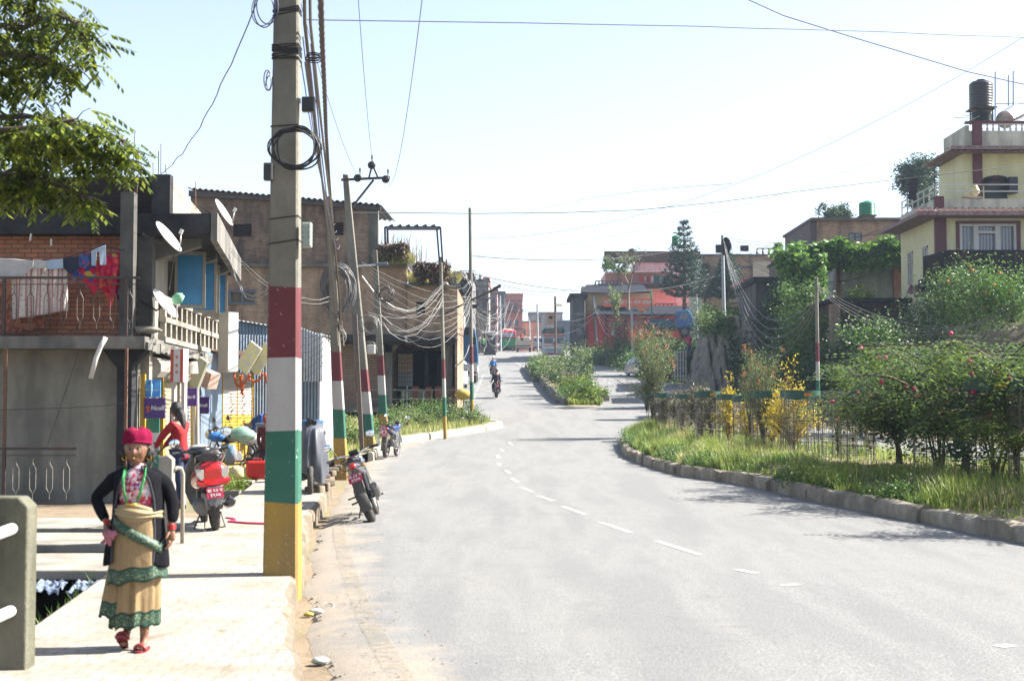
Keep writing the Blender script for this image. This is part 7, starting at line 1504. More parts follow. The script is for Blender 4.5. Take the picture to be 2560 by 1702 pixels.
house('pink_shed','small pink-walled shed with a rusty red tin roof on the bank',1866,1905,706,92,4,6,mat('dusty_pink_wall',(.46,.28,.25),(.38,.24,.22),2,.85),roofm=mat('rusty_red_tin',(.33,.09,.05),(.22,.07,.05),3,.7),over=.5,cat='shed')
t=thing('market_stall','low stall with a white tin roof and teal boards on the bank','stall',(WX(1850,100),100,6.6)); mb=MB(); mb.box(WX(1822,100),WX(1884,100),100,103,WZ(795,100),WZ(768,100)); part(t,'board_wall',mb,mat('teal_board',(.12,.27,.33),(.3,.25,.18),1,.6),world=True); mb=MB(); mb.add([(WX(1812,100),99,WZ(756,100)),(WX(1890,100),99,WZ(753,100)),(WX(1890,100),104,WZ(749,100)),(WX(1812,100),104,WZ(752,100)),(WX(1812,100),99,WZ(758,100)),(WX(1890,100),99,WZ(755,100))],[(0,1,2,3),(0,1,5,4)]); part(t,'tin_roof',mb,white,world=True)
Y=150.0; X=lambda px: WX(px,Y); Z=lambda py: WZ(py,Y); zb=7.5
RS=thing('red_shop','long red-painted shop building with dark tiled skirts and an orange banner','shop building',(X(1600),150,zb))
redw=mat('red_shop_wall',(.80,.085,.075),(.66,.07,.07),1.5,.7); beig=mat('ochre_beige_wall',(.95,.70,.38),(.85,.60,.32),2,.8); drt=mat('slate_dark_tiles',(.035,.04,.055),(.06,.065,.08),2,.9,stretch=(6,1,1),spec=.05); pink=mat('faded_pink_wall',(.95,.68,.68),(.80,.57,.60),2,.85,grime=(.3,.22,.22),gs=.2)
mb=MB(); mb.box(X(1466),X(1765),150,160,zb,Z(784)); part(RS,'ground_floor',mb,redw,world=True)
mb=MB(); mb.box(X(1467),X(1632),151,160,Z(784),Z(727)); part(RS,'upper_storey',mb,beig,world=True); mb=MB(); mb.box(X(1516),X(1530),150.9,151,Z(758),Z(742)); mb.box(X(1552),X(1566),150.9,151,Z(758),Z(742)); part(RS,'window',mb,glassm(),world=True)
def skirtroof(par,a,b_,pt,pb,y0,out,m):
 mb=MB(); croof(mb,(X(a)-.6,y0-out,Z(pb)),(X(b_)+.6,y0-out,Z(pb)),(X(b_),y0+.3,Z(pt)),(X(a),y0+.3,Z(pt)),amp=.002,pitch=.9); mb.box(X(a)-.65,X(b_)+.65,y0-out-.05,y0-out,Z(pb)-.18,Z(pb)); return part(par,'tiled_skirt_roof',mb,m,world=True)
skirtroof(RS,1491,1764,764,787,150,1.3,drt); skirtroof(RS,1466,1606,709,729,151,1.3,drt)
mb=MB(); mb.box(X(1504),X(1627),149.5,149.6,Z(768),Z(747)); bn=part(RS,'banner',mb,mat('orange_banner',(.98,.22,.09),(.9,.16,.07),3,.5),world=True); letter(bn,'किराना पसल तथा थोक बिक्री',.47,wht,tuple(Vector((X(1566),149.46,Z(757)))-RS.location),bold=.01)
for i,(px,s) in enumerate(((1550,'श्री गणेश भण्डार'),(1663,'गृह निर्माण सामग्री'),(1605,'यहाँ सबै पाइन्छ'))): letter(RS,s,.55 if i<2 else .45,mat('painted_white_letter',(.6,.5,.48),None,3,.6),tuple(Vector((X(px),149.95,Z(812-3*i)))-RS.location),bold=.01)
mb=MB(); mb.tube([(X(1598),149.2,Z(784)),(X(1598),149.3,Z(784))],.56,24); e=part(RS,'round_emblem',mb,mat('gold_disc',(.65,.36,.06),(.6,.3,.05),3,.4),world=True); mb=MB(); mb.tube([(X(1598),149.12,Z(784)),(X(1598),149.22,Z(784))],.36,20); part(e,'emblem_centre',mb,mat('orange_centre',(.7,.2,.05),None,3,.4),world=True); mb=MB(); mb.beam((X(1598)-.2,149.05,Z(784)-.1),(X(1598)+.2,149.05,Z(784)+.0),.07); mb.beam((X(1598)-.2,149.05,Z(784)+.06),(X(1598)+.2,149.05,Z(784)+.16),.07); part(e,'emblem_stroke',mb,redpt,world=True,split=True)
for px in (1530,1598): mb=MB(); mb.prism([(X(px)-.25,Z(838)),(X(px)+.25,Z(838)),(X(px)+.12,Z(830)),(X(px)+.3,Z(826)),(X(px)+.1,Z(824)),(X(px),Z(818)),(X(px)-.1,Z(824)),(X(px)-.3,Z(826)),(X(px)-.12,Z(830))],149.9,149.96,'y'); part(RS,'painted_figure',mb,wht,world=True)
mb=MB();
for px in (1514,1560,1607,1650,1700,1745): mb.box(X(px)-.15,X(px)+.15,149.8,150,zb,Z(787))
part(RS,'pilaster',mb,mat('dark_red_pilaster',(.30,.035,.04),None,3,.7),world=True,split=True)
for a,b_,p in ((1488,1553,711),(1637,1688,769),(1704,1752,769)): balusters(RS,X(a),X(b_),151.2 if p<720 else 150.8,Z(p),.42,.4,conc,r_=.12)
mb=MB(); mb.box(X(1458),X(1479),154,157,Z(731),Z(708)); part(RS,'pale_hip',mb,mat('pale_shingle',(.40,.38,.32),None,4,.8),world=True)
house('concrete_shop','tall dark concrete block house at the left end of the red shop',1431,1459,742,146,8,7.2,mat('sooty_concrete',(.10,.10,.10),(.15,.145,.14),2,.9,grime=(.05,.05,.06),gs=.35),roofm=concd,over=.35,roofth=.35,floors=(785,812),wins=((1438,1449,795,806),(1440,1452,820,838),))
PK=thing('pink_house','stepped pink house with a brick parapet and washing above the red shop','house',(X(1640),158,12)); Y=158.0
mb=MB(); mb.box(X(1511),X(1685),158,166,Z(760),Z(681)); part(PK,'middle_storey',mb,mat('rose_wall',(.95,.50,.46),(.80,.42,.40),2,.8),world=True); mb=MB(); mb.box(X(1594),X(1752),160,168,Z(700),Z(628)); part(PK,'upper_storey',mb,pink,world=True)
mb=MB(); mb.box(X(1511),X(1752),159.6,159.9,Z(652),Z(624)); mb.box(X(1511),X(1560),156.5,159.6,Z(656),Z(651)); part(PK,'brick_parapet',mb,brick('maroon_dark_brick',(.17,.09,.09),(.12,.07,.07),(.10,.09,.09),gs=.3,w=.3,h=.12),world=True,split=True); mb=MB(); croof(mb,(X(1505),155.8,Z(685)),(X(1672),155.8,Z(683)),(X(1672),158,Z(677)),(X(1508),158,Z(678)),pitch=.4,amp=.05); part(PK,'awning',mb,mat('pink_rust_tin',(.45,.28,.24),None,3,.6),world=True)
mb=MB(); mb.box(X(1632),X(1642),157.9,158,Z(708),Z(688)); part(PK,'door',mb,mat('teal_green_door',(.03,.28,.25),None,3,.5),world=True); mb=MB(); mb.box(X(1644),X(1653),157.9,158,Z(708),Z(688)); mb.box(X(1729),X(1745),159.85,160,Z(697),Z(686)); part(PK,'window',mb,glassm(),world=True)
mb=MB(); mb.box(X(1490),X(1690),156,158,Z(722),Z(713)); part(PK,'terrace_slab',mb,concd,world=True); mb=MB(); mb.box(X(1680),X(1755),160.2,168,Z(775),Z(700)); part(PK,'lower_wall',mb,pink,world=True)
for i,(a,b_,c,d,m) in enumerate(((1593,1602,694,708,cl('red_cloth',(.5,.03,.05))),(1604,1609,694,704,cl('white_cloth',(.6,.6,.6))),(1611,1619,694,709,cl('crimson_cloth',(.42,.02,.06))),(1620,1627,693,708,cl('white_cloth',(.6,.6,.6))))):
 mb=MB(); mb.grid(lambda u,v:(X(a)+(X(b_)-X(a))*u,156.4+.06*math.sin(9*u),Z(c)+(Z(d)-Z(c))*v),6,4); solo('washing',mb,m,('red cloth at the left end of the pink house washing','small white cloth second from left on the pink house line','crimson cloth third from left on the pink house line','white cloth at the right end of the pink house washing')[i],'washing','washing of the pink house')
tank('black water tank on the pink house roof behind the parapet',1569,1589,620,643,160.5,blktank); tank('bright green water tank on stilts over the pink house roof',1677,1697,587,611,158,grntank2,stand=628); tank('black water tank on the pink house terrace beside the door',1656,1677,689,714,157,blktank)
t=thing('gate','brown gate leaf and post with a pale grille at the foot of the bank','gate',W(1680,935,100)); mb=MB(); a=W(1661,930,100); b_=W(1679,872,100); mb.box(a.x,b_.x,100,100.2,a.z-.5,b_.z); part(t,'brown_leaf',mb,mat('brown_red_gate',(.20,.08,.07),(.16,.07,.06),3,.7),world=True); mb=MB(); a=W(1685,925,99); b_=W(1716,881,99); mb.box(a.x,b_.x,99,99.2,a.z-.5,b_.z); part(t,'block_wall',mb,mat('grey_block',(.36,.34,.30),None,2,.9),world=True); mb=MB()
for k in range(5): mb.beam(W(1687+k*7,950,98.7),W(1687+k*7,876,98.7),.07)
for k in range(4): mb.beam(W(1687,880+k*20,98.7),W(1716,880+k*20,98.7),.05)
part(t,'grille',mb,white,world=True)
t=thing('warning_sign','triangular warning sign seen from behind in front of the gate hedge','road sign',W(1613,905,108)); mb=MB(); mb.beam(W(1613,905,108),W(1613,862,108),.06); part(t,'pole',mb,galv,world=True); mb=MB(); q=lambda x,y: W(x,y,108); a,b_,c=q(1604,872),q(1623,872),q(1613,858); mb.prism([(a.x,a.z),(b_.x,b_.z),(c.x,c.z)],107.9,107.94,'y'); part(t,'triangle_plate',mb,mat('grey_sign_back',(.5,.5,.5),(.42,.42,.42),3,.5),world=True)
mb=MB();
a=G(1517,1003); mb.cb((a.x,a.y+.3,zr(a.y)+.17),(.3,.3,.34),(0,0,.2)); solo('concrete_block',mb,concl,'single concrete block standing on the road off the island tip','concrete block',bev=.02)
def rock(u,v):
 px=1700+175*u+ (1-u)*52*v*0; Yq=90-12*u; x0=WX(px,Yq)+ (1.3*v if u<.3 else .5*v)*1.0; z0=1.6+ (zr(Yq)-1.6); zt_=WZ(800-14*math.sin(3*u)+30*(1-sstep(0,.25,u)),Yq)
 n_=.7*math.sin(9*u+4*v)+.5*math.sin(23*u+2)*math.sin(9*v)+.28*math.sin(51*u+13*v)+.2*math.sin(37*v+11*u); return (x0,Yq+n_*.8+1.5*v,z0-.6+(zt_-z0+.6)*v)
rk,nt,b,o=_mk('rough_stone_masonry'); tc=N(nt,'TexCoord'); co=tc.outputs['Object']; vo=N(nt,'TexVoronoi',Scale=2.2); L(nt,co,vo.inputs[0]); v2=N(nt,'TexVoronoi',Scale=2.2); v2.feature='DISTANCE_TO_EDGE'; L(nt,co,v2.inputs[0])
c=ramp(nt,noise(nt,co,1.6,8,.7,(2,2,.6)),[(.35,(.22,.20,.16)),(.55,(.12,.11,.09)),(.68,(.05,.065,.035))]).outputs[0]; c=mixc(nt,ramp(nt,v2.outputs[0],[(0,1),(.04,0)]).outputs[0],c,(.09,.08,.07)); L(nt,c,b.inputs['Base Color']); b.inputs['Roughness'].default_value=.95; p=bump(nt,b,v2.outputs[0],.7,.15); bump(nt,b,noise(nt,co,8,6,.7),.5,.08,p)
mb=MB(); mb.grid(rock,60,22); solo('stone_retaining_wall',mb,rk,'tall rough stone retaining wall below the bank pole','retaining wall')
fm=lambda n_,c_: mat(n_,c_,tuple(x*.8 for x in c_),2,.85,grime=(.1,.09,.08),gs=.25)
def row(lab,px0,px1,ptop,Y,dep,m,wins,floors,balc=(),**k): return house('townhouse',lab,px0,px1,ptop,Y,dep,zr(min(Y,230))-1,m,wins=wins,floors=floors,balc=balc,**k)
row('tall sooty grey townhouse nearest on the far left of the uphill street',1120,1182,686,150,14,fm('sooty_grey_render',(.25,.25,.28)),((1150,1160,716,736),(1168,1178,716,736),(1150,1160,765,788),(1168,1178,765,788)),(706,750,800),((1150,1192,752),(1150,1190,700)))
mb=MB(); mb.box(WX(1152,148),WX(1163,148),147,150,6,WZ(790,148)); solo('white_gatehouse',mb,white,'narrow white wall strip in front of the sooty grey townhouse','wall')
row('grey townhouse with a red rooftop room and steel tank, second up the street',1182,1222,702,178,14,fm('mid_grey_render',(.42,.38,.36)),((1188,1197,725,742),(1206,1216,725,742),(1188,1197,755,770),(1206,1216,755,770),(1182,1190,790,806),(1197,1206,790,806)),(716,748,780,815),((1190,1232,778),(1190,1230,745)))
row('narrow townhouse with pinkish window bars and a tin shop awning, third up the street',1212,1243,726,205,14,fm('brown_pink_render',(.55,.33,.32)),((1216,1224,742,758),(1229,1238,742,758),(1216,1224,775,792),(1229,1238,775,792)),(734,766,800,828),((1214,1250,768),(1214,1252,802)),side=fm('pink_side',(.75,.38,.4)))
row('dark flat-roofed townhouse block behind the bus',1232,1262,731,245,14,fm('dark_slate_render',(.16,.17,.21)),((1240,1248,755,772),(1252,1259,755,772)),(745,785),((1235,1266,785),))
row('red and cream townhouse with a balcony and plants on its roof above the flatbed truck',1261,1306,736,262,14,mat('brick_red_render',(.72,.26,.2),(.6,.22,.18),2,.8),((1268,1276,758,773),(1284,1294,758,773),(1268,1278,800,815),(1286,1296,800,815)),(752,778,822),((1258,1308,778),),roofm=concl)
row('low grey house with a wide parapet behind the lorry',1322,1405,782,300,12,fm('light_grey_render',(.48,.46,.46)),((1340,1352,792,800),),(),roofm=conc)
row('low blue-roofed house between the lorry and the red shop',1395,1440,803,230,10,fm('blue_grey_render',(.20,.26,.34)),((1402,1410,815,826),),(),roofm=mat('faded_blue_tin',(.15,.24,.36),None,2,.6))
row('low dusty orange shop house at the far end, right of the red townhouse',1304,1350,805,270,8,fm('dusty_orange_render',(.8,.5,.34)),((1306,1314,825,838),),())
mb=MB(); mb.box(WX(1206,177),WX(1224,177),180,186,WZ(708,178),WZ(690,178)); solo('rooftop_room',mb,mat('brick_red_render',(0,0,0)),'small red rooftop room on the second far left townhouse','rooftop room')
tank('grey steel water tank on the second far left townhouse',1197,1207,684,703,182,galv)
for i,(px0,px1,pt,pb,Y_) in enumerate(((1210,1240,828,845,170),(1216,1243,858,873,186))):
 t=thing('shop_stall',('tin-roofed stall under the third far left townhouse','dark low stall on the grassy verge beside the bus')[i],'stall',(WX((px0+px1)/2,Y_),Y_,zr(Y_))); mb=MB(); mb.box(WX(px0,Y_),WX(px1,Y_),Y_,Y_+4,zr(Y_)-.3,WZ(pt,Y_)-.1); part(t,'booth',mb,fm('dark_stall',(.09,.09,.10)),world=True); mb=MB(); mb.add([(WX(px0,Y_)-.2,Y_-1.2,WZ(pt+6,Y_)),(WX(px1,Y_)+.3,Y_-1.2,WZ(pt+8,Y_)),(WX(px1,Y_)+.3,Y_+4,WZ(pt-3,Y_)),(WX(px0,Y_)-.2,Y_+4,WZ(pt-5,Y_))],[(0,1,2,3)]); part(t,'tin_roof',mb,galv,world=True)
# ================================================================ VEGETATION
bark=mat('grey_brown_bark',(.16,.12,.08),(.09,.07,.05),14,.9,stretch=(1,1,.3),bmp=.5)
LF={'bright':leafm('bright_leaf',[(.10,.17,.02),(.17,.23,.025),(.05,.10,.02),(.24,.28,.03)],.4),
'mid':leafm('mid_leaf',[(0.0607,0.135,0.0297),(0.108,0.189,0.0405),(0.0405,0.0878,0.027),(0.162,0.23,0.054)],.35),
'tree':leafm('glossy_leaf',[(.06,.12,.02),(.12,.19,.03),(.025,.05,.012),(.20,.27,.05),(.04,.07,.02),(.09,.14,.03)],.35,.3),
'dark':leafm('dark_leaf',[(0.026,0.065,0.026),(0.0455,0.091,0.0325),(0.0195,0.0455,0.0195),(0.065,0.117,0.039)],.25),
'vine':leafm('vine_leaf',[(0.0625,0.163,0.025),(0.125,0.237,0.0375),(0.0375,0.1,0.025),(0.188,0.3,0.05)],.35),
'gold':leafm('golden_leaf',[(.62,.48,.02),(.42,.32,.02),(.72,.58,.06),(.24,.2,.03)],.35),
'dry':leafm('dry_stalk',[(.30,.20,.10),(.20,.13,.07),(.38,.27,.14)],.2),
'dead':leafm('dead_creeper',[(.06,.04,.03),(.10,.07,.045),(.04,.03,.025),(.16,.11,.06)],.1),
'grass':leafm('grass_blade',[(0.132,0.209,0.033),(0.22,0.286,0.044),(0.077,0.143,0.022),(0.33,0.341,0.099),(0.176,0.264,0.0385)],.45),
'drygrass':leafm('straw_grass',[(.34,.30,.12),(.24,.25,.08),(.42,.36,.18),(.18,.22,.06)],.4),
'phot':leafm('purple_green_leaf',[(.07,.09,.045),(.15,.16,.09),(.04,.05,.03),(.20,.12,.07),(.30,.30,.20),(.10,.13,.06)],.3,.3),
'bott':leafm('olive_leaf',[(0.119,0.187,0.0595),(0.204,0.272,0.085),(0.0595,0.0935,0.034),(0.289,0.34,0.136)],.35),
'tip':leafm('orange_tip',[(.55,.14,.05),(.62,.22,.10),(.45,.08,.05)],.35),
'pine':leafm('araucaria_needle',[(.02,.05,.03),(.03,.07,.035),(.012,.03,.02)],.15)}
pinkf=mat('pink_blossom',(.85,.10,.20),(.75,.05,.14),40,.7); orf=mat('orange_blossom',(.85,.32,.03),(.8,.18,.03),20,.6)
def rot_h(v,a): return Vector((v.x*math.cos(a)-v.y*math.sin(a),v.x*math.sin(a)+v.y*math.cos(a),v.z))
def bush(lab,c,rad,n,size,lf,seed,name='bush',cat='bush',group=None,shell=.45,cl_=None,flower=None,nf=0,stems=4,asp=.42,droop=.15,z0=None,fsize=.05):
 c=Vector(c); base=Vector((c.x,c.y,(c.z-rad[2]*.9) if z0 is None else z0)); t=thing(name,lab,cat,base,0,group); k=max(6,int(n/55)); P,cc=clumps(c,rad,k,max(4,n//k),cl_ or min(rad)*.55,seed,shell)
 P=P[P[:,2]>base.z-.05]; mb=MB(); leaves(mb,P-np.array(base),size,asp,droop,seed); part(t,'foliage',mb,LF[lf])
 r=random.Random(seed); mb=MB()
 for i in range(stems):
  q=cc[r.randrange(len(cc))]; mb.tube([(r.uniform(-.1,.1)*rad[0],r.uniform(-.1,.1)*rad[1],-.1),(Vector(q)-base)*.5+Vector((0,0,.1)),Vector(q)-base],[.02+.012*rad[2],.012+.008*rad[2],.006],5)
 if stems: part(t,'stems',mb,bark,split=False)
 if nf:
  fm_=MB(); fm_.ball((0,0,0),fsize,7,5); me=fm_.mesh('flower',flower or pinkf,True)
  for i in range(nf):
   d=Vector((r.uniform(-1,1),r.uniform(-1,-.1),r.uniform(-.2,1))).normalized(); link('flower',me,t,(c-base)+Vector((d.x*rad[0],d.y*rad[1],d.z*rad[2])))
 return t
def limbs(mb,lv,base,H_,spread,nl,r,twig,lsize,leafn,rise=.5,trunk_h=.35,arch=.3,thick=.05,tips=None,dens=1.0,elong=None):
 """trunk, arching limbs and pinnate sprays; returns spray tips"""
 base=Vector(base); th=H_*trunk_h; top=base+Vector((r.uniform(-.1,.1),r.uniform(-.1,.1),th)); mb.tube([base-Vector((0,0,.1)),base.lerp(top,.5)+Vector((.03,0,0)),top],[thick*1.3,thick*1.1,thick],8); out=[]; pts=[]
 for i in range(nl):
  a=2*math.pi*i/nl+r.uniform(-.3,.3); el=elong(a) if elong else 1; R_=spread*r.uniform(.6,1.08)*el; z=H_*(1-trunk_h)*r.uniform(.35,1.0)
  P_=[top]
  for k in range(1,7):
   t=k/6; P_.append(top+Vector((math.cos(a+.25*math.sin(t*3+i))*R_*t,math.sin(a+.25*math.sin(t*3+i))*R_*t,z*(t**rise)-arch*H_*max(0,t-.55)**1.6*2)))
  mb.tube(P_,[thick*.65*(1-k/7.5)+.003 for k in range(7)],5)
  for k in range(int(twig*dens)):
   t=.25+.75*(k+r.random())/twig/dens; j=min(5,int(t*6)); p=P_[j].lerp(P_[j+1],t*6-j); d=(P_[min(6,j+1)]-P_[j]).normalized(); d=rot_h(d,r.choice((-1,1))*r.uniform(.3,1.3)); d.z=d.z*.4+r.uniform(-.25,.4); d.normalize(); l=r.uniform(.25,.6)*spread*.28
   q=p+d*l+Vector((0,0,-.04)); mb.tube([p,p.lerp(q,.5)+Vector((0,0,.03)),q],[.006,.004,.003],3); pts+=[p.lerp(q,s) for s in (.3,.6,1.0)]; out.append(q)
 V=[]
 for p in pts:
  a=r.uniform(0,6.28); d=Vector((math.cos(a),math.sin(a),r.uniform(-.75,.15))).normalized(); s=Vector((-d.y,d.x,0)).normalized(); L_=lsize*5.5*r.uniform(.7,1.2)
  for k in range(leafn):
   c=p+d*(L_*(k//2+1)/(leafn/2))+Vector((0,0,-.12*L_*((k//2+1)/(leafn/2))**2)); e=(s*(1 if k%2 else -1)+d*.45+Vector((0,0,-.25))).normalized(); w_=d*lsize*.2; q=c+e*lsize
   o=len(lv.v); lv.v+=[tuple(c),tuple(c+e*lsize*.5-w_),tuple(q),tuple(c+e*lsize*.5+w_)]; lv.f.append((o,o+1,o+2,o+3)); lv.mi.append(0)
 return out
def arbor(name,lab,base,H_,spread,nl,twig,lsize,leafn,lf,seed,cat='tree',flowers=0,fr=.05,**k):
 r=random.Random(seed); t=thing(name,lab,cat,base); mb=MB(); lv=MB(); tips=limbs(mb,lv,(0,0,0),H_,spread,nl,r,twig,lsize,leafn,**k); part(t,'trunk',mb,bark,smooth=40,split=False); part(t,'crown',lv,LF[lf])
 if flowers:
  fm_=MB(); fm_.ball((0,0,0),fr,8,6,fn=lambda d:1+.2*math.sin(20*d.x)*math.sin(20*d.z)); me=fm_.mesh('flower',pinkf,True)
  cand=[q for q in tips if q.y<.3 and q.z>H_*.3]; r.shuffle(cand)
  for q in cand[:flowers]: link('flower',me,t,q+Vector((0,-.05,.04)))
 return t
med=lambda px,Y: Vector((WX(px,Y),Y,zmed(WX(px,Y),Y)))
arbor('flowering_tree','broad flowering shrub-tree with pink powder-puff blooms, leftmost of three on the near median',med(2235,29.5),2.6,2.15,20,14,.125,10,'tree',31,flowers=14,fr=.042,trunk_h=.2,thick=.05,arch=.22)
arbor('flowering_tree','tallest pink-blossomed shrub-tree, middle of three on the near median',med(2395,27),3.0,2.35,24,14,.13,10,'tree',32,flowers=24,fr=.042,trunk_h=.2,thick=.055,arch=.2)
arbor('flowering_tree','pink-blossomed shrub-tree rising over the small bright young tree on the near median',med(2570,24.5),2.9,2.25,24,14,.13,10,'tree',33,flowers=14,fr=.042,trunk_h=.2,thick=.05,arch=.22)
m_=Vector((9.9,20.2,zmed(9.9,20.2))); arbor('flowering_tree','pink-blossomed shrub-tree mostly cut off by the right edge of the photo, nearest the camera',m_,3.2,2.3,22,14,.13,10,'tree',35,flowers=8,fr=.042,trunk_h=.2,thick=.05,arch=.22)
arbor('flowering_tree','low bright yellow-green young tree in front at the right edge of the median',med(2520,23.0),1.5,.9,10,10,.075,12,'bright',34,trunk_h=.3,thick=.03)
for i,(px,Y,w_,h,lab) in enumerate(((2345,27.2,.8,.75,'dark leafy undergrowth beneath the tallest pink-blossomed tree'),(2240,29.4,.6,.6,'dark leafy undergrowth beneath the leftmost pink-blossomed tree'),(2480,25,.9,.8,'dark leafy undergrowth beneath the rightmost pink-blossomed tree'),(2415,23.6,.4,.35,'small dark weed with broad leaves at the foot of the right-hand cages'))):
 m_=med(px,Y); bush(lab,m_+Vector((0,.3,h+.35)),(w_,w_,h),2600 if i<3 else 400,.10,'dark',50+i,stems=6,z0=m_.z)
t=thing('overhanging_tree','leafy tree leaning into the photo from the left edge, drooping yellow-green branches','tree',(-7.2,12.5,-1)); tr=MB(); lv=MB(); r=random.Random(77)
org_=Vector((-7.2,12.5,-1)); tr.tube([Vector((0,0,-.2)),Vector((.1,0,2)),Vector((0,-.3,3.6)),Vector((.3,-.6,5.2)),Vector((.5,-.8,6.6))],[.22,.18,.14,.09,.05],10)
def spray(p,L_,lv):
 a=r.uniform(0,6.28); d=Vector((math.cos(a)*.8+.25,math.sin(a)*.8,r.uniform(-1.1,-.05))).normalized(); s=d.cross(Vector((0,0,1))).normalized(); n=r.choice((8,10,12)); ls=r.uniform(.05,.09)
 for k in range(n):
  t_=(k//2+1)/(n/2); c=p+d*L_*t_+Vector((0,0,-.10*L_*t_*t_)); e=(s*(1 if k%2 else -1)*.8+d*.8+Vector((r.uniform(-.2,.2),r.uniform(-.2,.2),-.45))).normalized(); w_=(d.cross(e)).normalized().cross(e)*ls*.20; q=c+e*ls
  o=len(lv.v); m=c+e*ls*.5; lv.v+=[tuple(c),tuple(m-w_),tuple(q),tuple(m+w_)]; lv.f.append((o,o+1,o+2,o+3)); lv.mi.append(0)
brs=[([(-60,60,11.5),(60,70,11.2),(130,30,11),(195,60,10.8),(235,130,10.7)],62,95),([(-60,130,11.3),(50,140,11),(120,150,10.9),(175,175,10.8)],60,80),([(-60,170,11.6),(20,190,11.3),(70,215,11.2)],55,45),
([(-60,300,11.2),(60,290,11),(160,310,10.8),(250,325,10.7),(315,355,10.6)],60,110),([(-60,360,11.4),(60,370,11.2),(160,380,11),(250,390,10.8),(310,400,10.7)],62,110),([(-60,330,10.6),(80,320,10.5),(190,300,10.4)],45,50),
([(-60,430,11.2),(40,440,11),(120,450,10.9)],60,65),([(-60,440,11.1),(60,455,10.9),(150,465,10.8),(225,500,10.7)],40,60),([(-60,-30,11.5),(60,-10,11.3),(120,5,11.2)],50,55),([(-60,90,12.2),(50,100,12),(150,110,11.8)],60,60),([(-60,380,12.2),(60,370,12),(200,340,11.8)],45,45)]
for pth,sp,n in brs:
 P_=[W(*q)-org_ for q in pth]; st=Vector((.35,-.6,max(2.5,P_[0].z-.3))); full=[st]+P_; tr.tube(full,[.05]+[.028-.022*i/len(P_) for i in range(len(P_))],5)
 R_=resamp(P_,.05)
 for k in range(int(n*1.6)):
  i=int(len(R_)*r.random()**.8); p=R_[min(i,len(R_)-1)]; s_=sp*11/3500*(1-.45*i/len(R_)); q=p+Vector((r.gauss(0,1)*s_*.5,r.gauss(0,1)*s_*.6,r.gauss(0,1)*s_*.5));
  if k%3==0: tr.tube([p,(p+q)/2+Vector((0,0,.02)),q],[.006,.004,.003],3)
  spray(q,r.uniform(.12,.24),lv)
part(t,'trunk',tr,bark,smooth=40,split=False); part(t,'crown',lv,leafm('left_tree_leaf',[(.06,.10,.016),(.13,.17,.02),(.02,.04,.01),(.25,.28,.03),(.035,.06,.014),(.03,.05,.012)],.4,.35))
wirem=mat('cage_wire',(.10,.09,.075),(.16,.14,.11),20,.6,metal=.3); ringm=mat('dark_green_ring',(.02,.095,.065),(.025,.12,.08),6,.4,grime=(.1,.12,.1),gs=.15); amb=mat('amber_label',(.80,.36,.02),(.7,.28,.02),9,.5)
def cage_proto(lab,loc):
 t=thing('tree_guard',lab,'tree guard',loc,0,'wire tree guards with green rings on the near median'); h=1.55; R0=.40
 mb=MB()
 for k in range(30): a=2*math.pi*k/30; mb.beam((R0*math.cos(a),R0*math.sin(a),.02),(R0*math.cos(a),R0*math.sin(a),h),.0045)
 for k in range(26): z=.03+k*.058; mb.tube([(R0*math.cos(a),R0*math.sin(a),z) for a in np.linspace(0,6.2832,25)[:-1]],.0026,3,closed=True)
 part(t,'wire_mesh',mb,wirem,split=False)
 for k in range(4): a=2*math.pi*k/4+.5; mb=MB(); mb.beam((R0*1.02*math.cos(a),R0*1.02*math.sin(a),-.25),(R0*1.02*math.cos(a),R0*1.02*math.sin(a),h),.018); part(t,'stake',mb,wirem)
 for z in (.35,.85): mb=MB(); mb.tube([(R0*1.02*math.cos(a),R0*1.02*math.sin(a),z) for a in np.linspace(0,6.2832,29)[:-1]],.011,5,closed=True); part(t,'hoop',mb,wirem)
 mb=MB(); n=36;
 for rr_ in (1.06,1.02):
  for z in (h-.19,h): pass
 rings=[[(R0*q*math.cos(a),R0*q*math.sin(a),z) for a in np.linspace(0,6.2832,n+1)[:-1]] for q,z in ((1.07,h-.19),(1.07,h),(1.03,h),(1.03,h-.19),(1.07,h-.19))]; mb.loft(rings,False,False); ro=part(t,'green_ring',mb,ringm,smooth=35)
 mb=MB(); mb.prism([(-.02,h-.135),(.19,h-.135),(.19,h-.05),(-.0,h-.05)],-R0*1.09-.006,-R0*1.09,'y'); part(ro,'amber_label',mb,amb); return t
cg=[(1632,51.5,.80,.2),(1655,50,.80,.5),(1690,48.5,.82,-.2),(1711,47,.86,.4),(1760,43.5,.98,.1),(1816,42.5,.92,.35),(1856,41,.92,.5),(1906,38,1,.3),(1979,36.5,1.02,0),(2001,33.5,1,-.1),(2085,33,1,.5),(2130,31,1,.3),(2321,28,1.03,.4),(2462,24.5,1.12,-.2),(2575,23.4,1.14,0)]
dsc=['leftmost wire guard, beside the wispy shrub at the median tip','second wire guard from the left, round dark purplish leaves','third wire guard from the left, mostly hidden among dark shrubs','fourth wire guard from the left, in front of the dark shrubs','fifth wire guard from the left, at the right end of the dark shrubs','wire guard holding the pointed golden cypress','wire guard holding the small golden cypress','wire guard holding the tall orange-tipped shrub','wire guard behind, holding the big golden cypress','wire guard with sunlit mesh in front of the big golden cypress','wire guard with a young red-flowered plant, left of the flowering trees','wire guard half covered by the leftmost flowering tree','wire guard ring showing inside the tallest flowering tree','wide wire guard ring under the right-hand flowering trees','wire guard ring at the extreme right edge of the photo']
cp0=None
